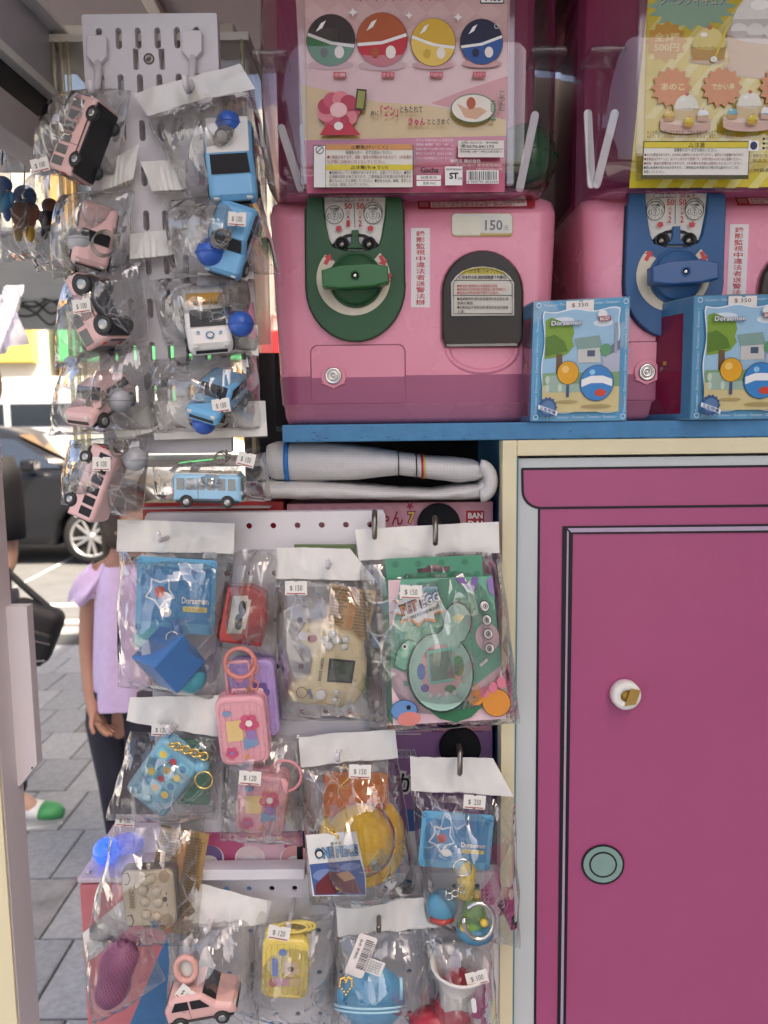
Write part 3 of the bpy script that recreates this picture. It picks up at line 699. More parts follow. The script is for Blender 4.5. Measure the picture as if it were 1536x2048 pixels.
    # poster behind rails
    for xx in (603, 1022):
        b = MB(); b.box(Q(xx, 89, YDm + .004), (16 * sd_, .006, (zc(-200) - zc(378))), railm, bev=.001); b.build('poster_rail', root)
    tl, tr, br_, bl_ = Q(588, -8, YDm + .0025), Q(1018, -8, YDm + .0025), Q(1009, 384, YDm + .0025), Q(614, 386, YDm + .0025)
    poster(root, lambda x, y, h: (lambda p: Vector((p.x + ox, p.y - h, p.z)))(P(x, y, YDm + .0025)))
    return root, Q, YDm
def poster_pink(root, f):
    pr = Print(f)
    pr.poly([(588, -60), (1022, -60), (1009, 384), (614, 387)], ink(232, 190, 186))
    a = ink(238, 202, 196)
    for i in range(8):
        for j in range(4): 
            cx_, cy_ = 628 + i * 50, -20 + j * 46
            pr.poly([(cx_, cy_ - 22), (cx_ + 25, cy_), (cx_, cy_ + 22), (cx_ - 25, cy_)], a); pr.h -= pr.step
    pr.h += pr.step
    pr.poly([(600, 168), (690, 190), (760, 205), (850, 210), (1012, 238), (1010, 276), (608, 282)], ink(222, 190, 120))
    pr.poly([(862, 207), (930, 180), (1016, 152), (1012, 240)], ink(214, 130, 130))
    pr.poly([(608, 281), (1012, 272), (1009, 384), (614, 387)], ink(206, 98, 130))
    pr.text('ガチャキャラ フィギュア', (712, -22, 900, 4), ink(200, 60, 90), .02)
    pr.rect(960, -20, 1008, 8, BLACK).rect(962, -18, 1006, 6, WHITE).text('¥400', (966, -10, 1002, 4), BLACK, .02)
    # plain two-tone toy capsules stand in for the pictured figures
    def cap_art(cx, cy, r, ct, cb, tilt=.25):
        pr.ell(cx, cy + r * 1.02, r * .95, r * .2, ink(206, 160, 160))
        ca, sa = math.cos(tilt), math.sin(tilt)
        half = lambda a0, a1, k=1: [(cx + k * r * math.cos(R(a)), cy + k * r * 1.08 * math.sin(R(a))) for a in range(a0, a1 + 1, 12)]
        pr.ell(cx, cy, r * 1.03, r * 1.1, tuple_dark(cb)).ell(cx, cy, r, r * 1.07, cb)
        d = math.degrees(tilt); pr.poly(half(int(180 + d), int(360 + d)), ct)
        pr.line([(cx - r * ca, cy - r * sa), (cx, cy + r * .12), (cx + r * ca, cy + r * sa)], r * .13, WHITE)
        pr.poly([(cx - r * .62, cy - r * .35), (cx - r * .42, cy - r * .7), (cx - r * .2, cy - r * .82), (cx - r * .36, cy - r * .5)], ink(240, 236, 232))
        pr.ell(cx + r * .35, cy + r * .5, r * .2, r * .26, ink(240, 228, 220)).ell(cx - r * .28, cy + r * .52, r * .16, r * .2, ct)
    def tuple_dark(m_): return ink(120, 70, 70)
    cap_art(662, 82, 48, ink(52, 40, 36), ink(36, 120, 66)); cap_art(764, 82, 50, ink(176, 84, 44), ink(196, 48, 60), -.2); cap_art(866, 88, 44, ink(214, 170, 58), ink(232, 196, 96)); cap_art(962, 88, 42, ink(18, 24, 58), ink(34, 84, 150), -.25)
    pr.poly(star(706, 30, 9, 4, 4), WHITE).poly(star(818, 36, 8, 3, 4), WHITE).poly(star(915, 40, 9, 4, 4), WHITE).ring(992, 58, 5, 5, 1, WHITE)
    for i, (x, t) in enumerate(((680, '小狼'), (776, 'さくら'), (872, 'ケロちゃん'), (957, 'スッピー'))): pr.rect(x - 13, 149, x + 13, 160, ink(205, 95, 105)).text(t, (x - 11, 151, x + 11, 158), WHITE)
    # lower banner: rose wreath stand-in, lettering
    for k in range(9): pr.ell(678 + 26 * math.cos(k * .7), 226 + 22 * math.sin(k * .7), 17, 16, (ink(206, 88, 110), ink(222, 130, 140), ink(186, 60, 84))[k % 3])
    pr.ell(678, 226, 17, 15, ink(236, 190, 190)).poly([(640, 276), (656, 252), (678, 262), (700, 250), (722, 276)], ink(196, 50, 70)).ell(678, 258, 9, 8, ink(236, 228, 226))
    pr.poly([(714, 184), (734, 186), (730, 228), (710, 226)], ink(70, 56, 36)).poly([(717, 188), (731, 190), (727, 224), (713, 222)], ink(150, 150, 80))
    pr.text('肩に', (741, 228, 758, 238), BLACK, .01).text('「ズン」', (761, 218, 796, 240), ink(200, 50, 90), .03).text('ともたれて', (800, 219, 844, 232), BLACK, .01)
    pr.text('きゅん', (816, 242, 850, 258), ink(200, 50, 90), .03).text('とときめく', (854, 244, 897, 256), BLACK, .01)
    pr.ell(944, 224, 44, 29, ink(60, 120, 80)).ell(944, 224, 42, 27, ink(232, 222, 210)).poly([(912, 214), (930, 224), (958, 222), (972, 230), (950, 246), (928, 242)], ink(214, 170, 140)).ell(940, 214, 9, 12, ink(180, 90, 60))
    pr.vtext('手のひらサイズ！', 978, 208, 990, 250, ink(60, 120, 80), .02).vtext('ころんと', 996, 190, 1007, 230, ink(60, 120, 80), .02)
    pr.rect(628, 297, 826, 382, BLACK).rect(629.5, 298.5, 652, 380.5, WHITE).rect(653, 298.5, 824.5, 380.5, ink(228, 222, 210))
    pr.ell(641, 307, 8, 8, BLACK).ell(641, 307, 6.5, 6.5, WHITE).line([(635, 313), (647, 301)], 1.5, BLACK)
    pr.rect(653, 296, 824.5, 307, ink(214, 150, 90)).rect(653, 336, 824.5, 347, ink(220, 200, 60))
    pr.text('△警告(けいこく)', (702, 298, 775, 306), BLACK, .01).text('△注意(ちゅうい)', (702, 338, 775, 346), BLACK, .01)
    for i, (t, x1, c) in enumerate((('保護者の方へ、必ずお読みください。', 784, BLACK), ('●小部品があります。誤飲・窒息の危険がありますので、3才未満の', 822, ink(150, 50, 50)), ('　お子様には絶対に与えないでください。', 770, ink(150, 50, 50)))): pr.text(t, (656 if i else 692, 308.5 + i * 9.3, x1, 316 + i * 9.3), c)
    for i, (t, x1) in enumerate((('●先端が尖っている箇所がありますので、注意してください。●思わ', 822), ('ぬ事故の恐れがありますので、ご使用後は3才未満のお子様の手の', 822), ('届かないところに保管してください。●安全のため、破損、変形した', 822), ('ものは、使用しないでください。', 738))): pr.text(t, (660, 349 + i * 8, x1, 355.5 + i * 8), BLACK)
    for i in range(5): pr.text(('ガチャは株式会社の登録商標', '商標です。', '商品に関するお問い合わせ先は', '受付しております。右記までお願い', 'くわしい商品情報はインターネットで')[i], (831, 286 + i * 9, 905, 291.5 + i * 9), ink(236, 200, 200))
    pr.rect(914, 290, 1004, 323, ink(226, 220, 212)).text('お問い合わせ先・受付時間', (920, 292, 992, 297), BLACK).text('☎0570-041173', (918, 298, 984, 306), BLACK, .015).line([(916, 308), (1002, 307)], .8, BLACK).text('受付時間 10時～17時(土日祝を除く)', (918, 310, 1000, 315), BLACK).text('発売元 株式会社', (898, 327, 958, 334), WHITE).text('〒124-8511 東京都葛飾区', (910, 336, 1000, 342), ink(236, 200, 200)).text('MADE IN CHINA H-24', (950, 344, 1000, 349), ink(236, 200, 200))
    pr.text('Gacha', (840, 343, 875, 354), BLACK, .03).rect(832, 359, 880, 368, WHITE).rect(832, 370, 880, 380, WHITE).text('材質表示', (840, 361, 872, 366), BLACK).text('本体 PVC', (844, 372, 870, 378), BLACK)
    pr.rect(888, 342, 922, 379, WHITE).text('ST', (896, 354, 914, 367), BLACK, .04).text('24', (913, 363, 921, 368), BLACK).text('4904790830044', (890, 346, 920, 350), BLACK).rect(930, 350, 993, 376, WHITE)
    xx = 933
    while xx < 990:
        w = rnd.choice([.8, 1.2, 2]); pr.rect(xx, 352, xx + w, 369, BLACK); pr.h -= pr.step; xx += w + rnd.choice([.9, 1.4, 2])
    pr.h += pr.step; pr.text('4 904790 083044', (931, 370, 991, 375), BLACK)
    pr.build('poster', root)
def poster_yellow(root, f):
    o = 616 * .838 / .8045
    pr = Print(lambda x, y, h: f(x - o, y, h))
    pr.poly([(1255, -60), (1660, -60), (1640, 381), (1232, 384)], ink(222, 200, 60))
    a = ink(232, 220, 130)
    for i in range(-7, 12):
        x = 1240 + i * 46; pts = [(x, 384), (x + 22, 384), (x + 22 + 330, -40), (x + 330, -40)]
        y0_ = lambda xx: 384 - (xx - x) * 424 / 330
        lo = max(x, 1256); hi = min(x + 330, 1640)
        if hi - lo < 12: continue
        pr.poly([(lo, y0_(lo)), (lo + 20, y0_(lo)), (hi, y0_(hi - 20)), (hi - 20, y0_(hi - 20))], a); pr.h -= pr.step
    pr.h += pr.step
    pr.poly(star(1340, 20, 92, 70, 16, sy=.55), ink(150, 190, 160)); pr.text('シーンフィギュア', (1276, -1, 1411, 20), ink(90, 120, 180), .04).text('シーンフィギュア', (1275, -2, 1409, 18), ink(236, 220, 130), .01)
    pr.poly(star(1292, 92, 42, 34, 12), ink(214, 160, 60)); pr.text('全3種', (1268, 74, 1318, 92), ink(240, 220, 150), .02).text('500円', (1268, 96, 1318, 112), ink(240, 220, 150), .02)
    cr = ink(232, 228, 214)
    # plain cakes and round pots stand in for the pictured figures
    def pot(cx, cy, r, c1, c2, c3):
        pr.ell(cx, cy + r * .8, r, r * .25, c3).poly([(cx - r, cy), (cx + r, cy), (cx + r * .86, cy + r * .86), (cx - r * .86, cy + r * .86)], c3).ell(cx, cy, r, r * .3, c2).poly([(cx + r * .9 * math.cos(R(a)), cy + r * .95 * math.sin(R(a))) for a in range(180, 361, 15)], c1).ell(cx - r * .3, cy - r * .55, r * .2, r * .12, ink(246, 244, 238)).ell(cx, cy - r * .95, r * .14, r * .14, ink(206, 120, 100))
        for k_ in range(5): pr.ell(cx - r * .72 + k_ * r * .36, cy + r * .02, r * .19, r * .17, c1)
    pot(1502, 70, 92, ink(226, 220, 212), ink(214, 206, 196), ink(206, 176, 140)); pot(1376, 100, 36, ink(226, 206, 136), ink(210, 186, 110), ink(190, 150, 90))
    pr.line([(1412, 62), (1388, 128)], 4, ink(226, 200, 80)).ell(1386, 130, 7, 6, cr)
    for (cx_, t) in ((1308, 'あのこ'), (1408, 'でかい鳥'), (1522, '豆腐人間')):
        pr.poly(star(cx_ - 3, 186, 42, 33, 14), ink(222, 156, 120)); pr.text(t, (cx_ - 24, 178, cx_ + 22, 192), ink(236, 220, 170), .03)
    for (cx_, c1, c2) in ((1335, cr, ink(226, 200, 120)), (1455, cr, ink(130, 190, 200)), (1560, cr, ink(240, 240, 236))):
        pr.ell(cx_, 268, 50, 11, ink(214, 178, 164)).rect(cx_ - 50, 252, cx_ + 50, 268, ink(214, 178, 164)).ell(cx_, 252, 50, 10, ink(232, 206, 190))
        pot(cx_, 226, 26, c1, ink(220, 210, 196), ink(214, 190, 150)); pot(cx_ - 34, 244, 11, c2, c2, ink(200, 160, 110)); pot(cx_ + 32, 244, 12, ink(236, 240, 240), c2, ink(206, 170, 150)); pot(cx_ + 4, 258, 10, ink(222, 200, 80), ink(222, 200, 80), ink(200, 160, 60))
    pr.text('※この商品は組み立て式です。写真を参考に組み立ててください。', (1249, 285, 1414, 293), BLACK).text('※必ず、セット内容(ミニパンフレット参照)をご確認してから開封してください。', (1249, 293, 1450, 302), ink(120, 60, 30))
    pr.rect(1242, 306, 1450, 380, ink(70, 66, 30)).rect(1244, 308, 1448, 319, ink(216, 196, 60)).rect(1244, 320, 1448, 372, ink(226, 222, 212)).text('△注意', (1330, 309, 1362, 318), BLACK).text('保護者の方へ 必ずお読みください。', (1302, 320, 1386, 327), BLACK)
    for i in range(5): pr.text(('●小さな部品があります。口の中には絶対に入れないでください。窒息などの危険があります。', '●本商品はデザイン上、尖っていますので危険です。お取り扱いには十分ご注意ください。', '●誤飲・窒息の危険がありますので、3才未満のお子様には絶対に与えないでください。', '●思わぬ事故の恐れがありますので、ご使用後は3才未満のお子様の手の届かないところに', '保管してください。')[i], (1245, 330 + i * 8.3, (1438, 1434, 1436, 1430, 1285)[i], 336 + i * 8.3), BLACK if i > 2 else ink(130, 40, 40))
    pr.rect(1446, 306, 1466, 326, WHITE).ell(1456, 316, 7, 8, ink(40, 50, 90)).text('開発元：株式会社', (1456, 332, 1500, 339), BLACK).text('問合先：お客様係', (1456, 342, 1530, 348), BLACK).text('材質表示：PVC', (1458, 360, 1530, 367), BLACK)
    for i in range(3): pr.text(('●写真と実際の商品とは多少異なる場合', '●組み立て式です。ご了承ください', '●商品についてはお問い合わせください')[i], (1472, 300 + i * 9, 1600, 306 + i * 9), BLACK)
    pr.build('poster', root)
m1, Q1, YDM = machine(0, (.012, .085, .028), (.016, .14, .035), 3, poster_pink, 'pink capsule vending machine with green coin plate and knob', '150', (1, 2, 3))
m2, Q2, _ = machine(616, (.022, .11, .27), (.02, .095, .26), 4, poster_yellow, 'pink capsule vending machine with blue coin plate and knob', '200', (2, 2, 4))
# sticks and a capsule lying inside the clear domes
stickm = mat('stick_white', (.72, .70, .70), .4, var=.05, vscale=40)
def stick(x0, y0, x1, y1, Y, label):
    a = P(x0, y0, Y); b_ = P(x1, y1, Y); d = b_ - a; L_ = d.length; an = math.atan2(d.x, d.z)
    b = MB(); w = .0085; b.plate([rrect(-w / 2, 0, w / 2, L_, w * .49)], stickm, rotM(a, ry=math.degrees(an)), t=.003, bev=.0006)
    b.build('plastic_stick', label=label, cat='stick', group='white sticks inside the capsule domes')
stick(604, 384, 560, 248, .835, 'white plastic stick leaning by the poster in the dome of the machine with green knob')
stick(618, 380, 606, 246, .845, 'white plastic stick upright behind the poster edge in dome of the machine with green knob')
stick(1038, 384, 1072, 222, .835, 'white plastic stick leaning across the green capsule in the dome')
stick(1184, 376, 1176, 218, .835, 'white plastic stick upright at the side of the yellow poster dome')
stick(1192, 376, 1232, 218, .832, 'white plastic stick leaning towards the yellow poster')
gcap = mat('capsule_green', (.01, .10, .03), .2, .6)
b = MB(); q = P(1048, 318, .885); b.ball(q, .036, gcap, n=24); cp = b.build('toy_capsule', label='round green toy capsule inside the clear dome', cat='capsule')
b = MB(); b.torus(q, .0362, .0008, gcap, ax='z'); b.build('seam', cp)

# ================================================================== pegboards
def board_slots(rows):
    out = []
    for y, xs, w, h in rows:
        for x in xs: out.append((x, y, w, h))
    return out
YB = .79
pb = thing('pegboard', P(320, 905, YB), 'white slotted plastic pegboard in front of the acrylic case', 'pegboard')
s = S(YB)
TLb, BRb = P(162, 28, YB), P(468, 905, YB)
bx0, bx1 = TLb.x, P(434, 20, YB).x; bz0, bz1 = BRb.z, TLb.z
loops = [rrect(bx0, bz0, bx1, bz1, .0025, 3)]
col_x = [198, 237, 275, 314, 353, 390]
base = P(198, 77, YB)
stp = P(237, 77, YB).x - base.x
r = 0; z = base.z
while z > bz0 + .02:
    n = 6
    for k in range(n):
        x = base.x + k * stp
        if x > bx1 - .008: continue
        loops.append(rrect(x - .0028, z - .0095, x + .0028, z + .0095, .0027, 4))
    z -= .0425; r += 1
for xx in (271, 324): c = P(xx, 118, YB); loops.append(rrect(c.x - .0022, c.z - .0095, c.x + .0022, c.z + .0095, .0004, 1))
MB().plate(loops, pegwhite, Matrix.Translation((0, YB, 0)), t=.011, bev=.0008).build('board', pb)
c = P(298, 118, YB); b = MB(); b.lathe([(.0052, 0), (.0052, .0007), (.0038, .0016), (.0012, .0016), (.0010, .0006), (.0002, .0006)], steel, Matrix.Translation(c) @ FRONT, n=18); b.build('screw', pb)
def slot_hook(x, y, n=''):
    """white plastic hook: shield-shaped clip and a round peg"""
    h = thing('pegboard_hook', P(x, y, YB), 'white plastic clip hook on the slotted pegboard ' + n, 'hook')
    sh_ = [(-17, -28), (17, -28), (21, -22), (21, 14), (2, 33), (-2, 33), (-19, 14), (-19, -22)]
    MB().plate([[(P(x + a, y + b, YB).x, P(x + a, y + b, YB).z) for a, b in sh_]], pegwhite, Matrix.Translation((0, YB - .007, 0)), t=.007, bev=.0012, res=2).build('clip', h)
    MB().tube([P(x, y + 18, YB - .004), P(x - 1, y + 50, YB - .006), P(x - 4, y + 76, YB - .022), P(x - 10, y + 86, YB - .04), P(x - 14, y + 78, YB - .047), P(x - 16, y + 56, YB - .05)], [.0038, .0036, .0034, .0032, .003, .0028], pegwhite, n=10).build('peg', h)
slot_hook(197, 105, 'above the upturned pink bus'); slot_hook(386, 95, 'above the blue car with white roof')

# acrylic case behind the upper pegboard
acr = clear('acrylic', tint=(.93, .94, .93), rough=.03, haze=.03, refl=.9)
acre = clear('acrylic_edge', tint=(.85, .8, .62), rough=.1, haze=.25, refl=1.6, hazecol=(.8, .72, .5))
x0 = P(128, 500, .86).x; x1 = P(505, 500, .86).x; za, zb_ = P(300, 920, .86).z, P(300, 84, .86).z
ac = thing('acrylic_case', ((x0 + x1) / 2, .95, za), 'clear acrylic display case behind the slotted pegboard', 'display case')
for (cx_, cy_, sx_, sy_) in (((x0 + x1) / 2, .86, x1 - x0, .003), (x0, .93, .003, .137), (x1, .93, .003, .137)):
    MB().box((cx_, cy_, (za + zb_) / 2), (sx_, sy_, zb_ - za), acr).build('side_pane', ac)
for xx in (x0 + .002, x0 + .010, x0 + .017, x1 - .004):
    MB().box((xx, .857, (za + zb_) / 2), (.004, .004, zb_ - za), acre, bev=.001).build('edge_strip', ac)
MB().box(((x0 + x1) / 2 + .012, 1.0, (P(300, 690, .99).z + zb_) / 2), (x1 - x0 - .03, .004, zb_ - P(300, 690, .99).z), mat('case_back', (.34, .30, .29), .6)).build('back_panel', ac)
MB().box(((x0 + x1) / 2, .93, za - .004), (x1 - x0 + .01, .15, .008), ivory).build('base', ac)
MB().box(((x0 + x1) / 2, .93, zb_ + .004), (x1 - x0 + .006, .145, .008), ivory).build('lid', ac)

# lower pegboards (round holes, one inch apart)
def hole_board(xa_, ya_, xb_, yb_, Y, label, y_first, skip=0):
    o = thing('pegboard', P((xa_ + xb_) / 2, yb_, Y), label, 'pegboard')
    a = P(xa_, ya_, Y); c = P(xb_, yb_, Y)
    lp = [rrect(a.x, c.z, c.x, a.z, .006, 4)]
    h0 = P(498, y_first, Y); z = h0.z; k = 0
    while z > c.z + .012:
        j = -8
        while j < 12:
            x = h0.x + j * .0254
            if a.x + .008 < x < c.x - .008: lp.append(ell(x, z, .0031, n=12))
            j += 1
        z -= .0508
    MB().plate(lp, pegwhite, Matrix.Translation((0, Y, 0)), t=.003, bev=.0004).build('board', o)
    MB().box(((a.x + c.x) / 2, Y + .009, a.z - .001), (c.x - a.x - .004, .012, .002), pegwhite).build('top_flange', o)
    return o
YL = .80
hb1 = hole_board(288, 1027, 778, 1660, YL, 'white metal pegboard with round holes behind the upper row of toy packs', 1052)
for yy in (1071, 1087):
    pass
hb2 = hole_board(330, 1752, 1000, 2300, YL + .004, 'white metal pegboard with round holes behind the bottom row of toys', 1778)
b = MB(); a = P(330, 1748, YL - .01); c = P(610, 1748, YL - .01)
b.box(((a.x + c.x) / 2, YL - .004, a.z), (c.x - a.x, .02, .012), pegwhite, bev=.001); b.build('ledge', hb2)

def peg_hook(x, y, Y, label, m=None, L=.045, r=.0026):
    m = m or pegwhite
    h = MB(); p = P(x, y, Y)
    p2 = p + Vector((0, -L, 0)); tip = p2 + Vector((0, -.006, .008))
    h.tube([p + Vector((0, .006, 0)), p + Vector((0, -L * .5, -.001)), p2, tip], r, m, n=10)
    h.ball(tip, r, m, n=10)
    return h.build('peg_hook', label=label, cat='hook')

# ------------------------------------------------------------------ bags
film = cellophane('bag_film')
film_up = cellophane('bag_film_milky', haze=.085, refl=3.2, scale=46, tilt=.9)
film_back = clear('bag_film_back', tint=(.95, .95, .95), rough=.12, haze=.012, refl=1.4)
filme = clear('bag_edge', tint=(.9, .9, .9), rough=.12, haze=.35, refl=2.2, hazecol=(.86, .85, .82))
pearl = mat('pearl_header', (.76, .74, .70), .22, .55, var=.06, vscale=14, bump=.6, bscale=40, coat=.5)
pearl_clear = clear('clear_header', tint=(.93, .93, .92), rough=.1, haze=.22, refl=1.6, bump=.5, bscale=30)
def bil(q, u, v):
    a = (q[0][0] * (1 - u) + q[1][0] * u, q[0][1] * (1 - u) + q[1][1] * u); b = (q[3][0] * (1 - u) + q[2][0] * u, q[3][1] * (1 - u) + q[2][1] * u)
    return a[0] * (1 - v) + b[0] * v, a[1] * (1 - v) + b[1] * v
def bulge(u, v): return max(0, math.sin(math.pi * u)) ** .55 * max(0, math.sin(math.pi * min(1, max(0, v)))) ** .6
def film_sheet(q, Y, dep, seed, amp, nx=26, ny=32, out=-1):
    """crumpled film over the pixel quad q; out=-1 front, +1 back"""
    o = Vector((seed * 7.13, seed * 3.7, seed * 1.9)); vs = []
    for j in range(ny + 1):
        for i in range(nx + 1):
            u, v = i / nx, j / ny
            x, y = bil(q, u, v)
            e = min(u, 1 - u, 1 - v)
            wob = 5 * noise.noise(Vector((u * 4, v * 4, seed)))
            x += wob * (1 if e < .02 else .4); y += 4 * noise.noise(Vector((u * 5 + 9, v * 5, seed))) * (v > .4)
            p = P(x, y, Y)
            d = bulge(u, v) * dep
            w = Vector((x * .011, y * .011, 0)) + o
            cr = 1 - abs(noise.noise(w * 1.0)) * 2
            cr2 = 1 - abs(noise.noise(w * 2.3 + Vector((5, 3, 0)))) * 2
            # pleats fan out from the header
            fan = math.sin((u - .5) * (26 + 8 * noise.noise(w)) + 3 * noise.noise(w * .7)) * max(0, 1 - v * 1.6)
            dd = amp * (cr * .75 + cr2 * .45 + fan * .35) * min(1, e * 9 + .12)
            if out < 0: p.y -= d + dd
            else: p.y += d * .12 + dd * .4 * (1 if e > 0 else 0) + .0004
            vs.append(p)
    fs = []
    n1 = nx + 1
    for j in range(ny):
        for i in range(nx):
            a = j * n1 + i
            if (i + j + (i * 7 + j * 3 + seed) % 2) % 2: fs += [(a, a + 1, a + n1 + 1), (a, a + n1 + 1, a + n1)]
            else: fs += [(a, a + 1, a + n1), (a + 1, a + n1 + 1, a + n1)]
    rim = [vs[i] for i in range(n1)] + [vs[j * n1 + nx] for j in range(1, ny + 1)] + [vs[ny * n1 + i] for i in range(nx - 1, -1, -1)] + [vs[j * n1] for j in range(ny - 1, 0, -1)]
    return vs, fs, rim, (vs[nx::n1] + vs[ny * n1:][::-1][1:] + vs[0::n1][::-1][1:])
_seed = [0]
def bag(q, Y, dep, label, header=None, hmat=None, amp=.0022, group=None, fm=None):
    """clear bag: q = film quad TL TR BR BL in photo pixels, header = quad of the header flap"""
    _seed[0] += 1; sd = _seed[0]
    bc = bil(q, .5, 1)
    root = thing('plastic_bag', P(bc[0], bc[1], Y), label, 'plastic bag', group)
    vs, fs, rim, edge = film_sheet(q, Y, dep, sd, amp)
    b = MB(); b.add(vs, fs, fm or film, smooth=False); b.build('front_film', root)
    vs2, fs2, _, _ = film_sheet(q, Y, dep, sd, amp * .7, nx=16, ny=20, out=1)
    b = MB(); b.add(vs2, fs2, film_back, smooth=False); b.build('back_film', root)
    b = MB(); b.tube(edge, .00035, filme, n=4); b.build('seam', root)
    if header:
        hv = []; n, m_ = 30, 8
        for j in range(m_ + 1):
            for i in range(n + 1):
                u, v = i / n, j / m_
                x, y = bil(header, u, v); p = P(x, y, Y)
                w = Vector((x * .012, y * .006, sd * 2.1))
                p.y -= .0022 + .0034 * noise.noise(w) + .0022 * (1 - abs(noise.noise(w * 2.2)) * 2) + .0012 * math.sin((u - .5) * 40) * math.exp(-((u - .5) / .16) ** 2) * v
                hv.append(p)
        hf = [(j * (n + 1) + i, j * (n + 1) + i + 1, (j + 1) * (n + 1) + i + 1, (j + 1) * (n + 1) + i) for j in range(m_) for i in range(n)]
        b = MB(); b.add(hv, hf, hmat or pearl, smooth=True); hd = b.build('header', root)
        # crimped seal under the header
        b = MB(); k = 44
        for i in range(k):
            u = (i + .5) / k
            x, y = bil(header, u, 1.0); p = P(x, y + 1.5, Y - .0022)
            b.box(p, (.00035, .0003, .0022), ink(150, 146, 140))
        b.build('crimp', hd)
    return root
def sticker(root, cx, cy, txt, Y, rot=0, w=44, h=29, m=None):
    ca, sa = math.cos(R(rot)), math.sin(R(rot))
    f0 = plane(Y)
    def f(x, y, hh): return f0(cx + x * ca - y * sa, cy + x * sa + y * ca, hh)
    pr = Print(f, step=.0001, h0=.0001)
    a, b = w / 2, h / 2
    pr.poly([(-a, -b), (-3, -b), (-2, -b + 2), (2, -b + 2), (3, -b), (a, -b), (a, b), (3, b), (2, b - 2), (-2, b - 2), (-3, b), (-a, b)], ink(226, 222, 214))
    pr.text('$', (-w * .29, -h * .17, -w * .16, h * .22), ink(45, 42, 45)).text(txt, (-w * .02, -h * .2, w * .29, h * .2), ink(45, 42, 45))
    pr.line([(-w * .43, b - 3), (w * .43, b - 3)], 1.8, ink(170, 45, 60))
    return pr.build('price_sticker', root)

# ------------------------------------------------------------------ toy vehicles
def orient(p, yaw, tilt, spin):
    return Matrix.Translation(p) @ Matrix.Rotation(R(spin), 4, 'Y') @ Matrix.Rotation(R(tilt), 4, 'X') @ Matrix.Rotation(R(yaw), 4, 'Z')
PROF = {   # side outline (x,z) for length 1, windows (side polygons), front/back glass segments
 'bus': dict(W=.42, prof=[(-.5, .07), (-.5, .42), (-.46, .47), (.44, .47), (.49, .42), (.5, .07)], side=[[(-.44 + i * .15, .24), (-.33 + i * .15, .24), (-.33 + i * .15, .41), (-.44 + i * .15, .41)] for i in range(6)], glass=[((.502, .22), (.49, .41)), ((-.502, .25), (-.502, .41))], wx=.3, wr=.085),
 'suv': dict(W=.56, prof=[(-.5, .09), (-.5, .30), (-.44, .46), (-.36, .5), (.06, .5), (.2, .33), (.46, .28), (.5, .22), (.5, .09)], side=[[(-.40, .32), (-.18, .32), (-.18, .45), (-.36, .45)], [(-.15, .32), (.12, .32), (.04, .45), (-.15, .45)]], glass=[((.07, .49), (.19, .345)), ((-.492, .325), (-.445, .45))], wx=.3, wr=.105),
 'car': dict(W=.58, prof=[(-.5, .08), (-.5, .28), (-.4, .45), (-.3, .49), (.08, .49), (.26, .32), (.47, .25), (.5, .18), (.5, .08)], side=[[(-.38, .3), (-.12, .3), (-.12, .44), (-.3, .44)], [(-.09, .3), (.17, .3), (.06, .44), (-.09, .44)]], glass=[((.09, .48), (.25, .335)), ((-.49, .305), (-.41, .44))], wx=.3, wr=.1),
 'jeep': dict(W=.56, prof=[(-.5, .12), (-.5, .52), (-.47, .55), (.08, .55), (.14, .36), (.48, .34), (.5, .31), (.5, .12)], side=[[(-.44, .36), (-.22, .36), (-.22, .5), (-.44, .5)], [(-.17, .36), (.09, .36), (.05, .5), (-.17, .5)]], glass=[((.087, .53), (.137, .375)), ((-.502, .36), (-.502, .5))], wx=.3, wr=.13),
}
tyre = mat('toy_tyre', (.03, .03, .03), .6); hubm = mat('toy_hub', (.45, .45, .45), .3, metal=.8)
seamm = mat('toy_seam', (.10, .07, .07), .5)
toyglass = mat('toy_glass', (.02, .02, .024), .25, .3)
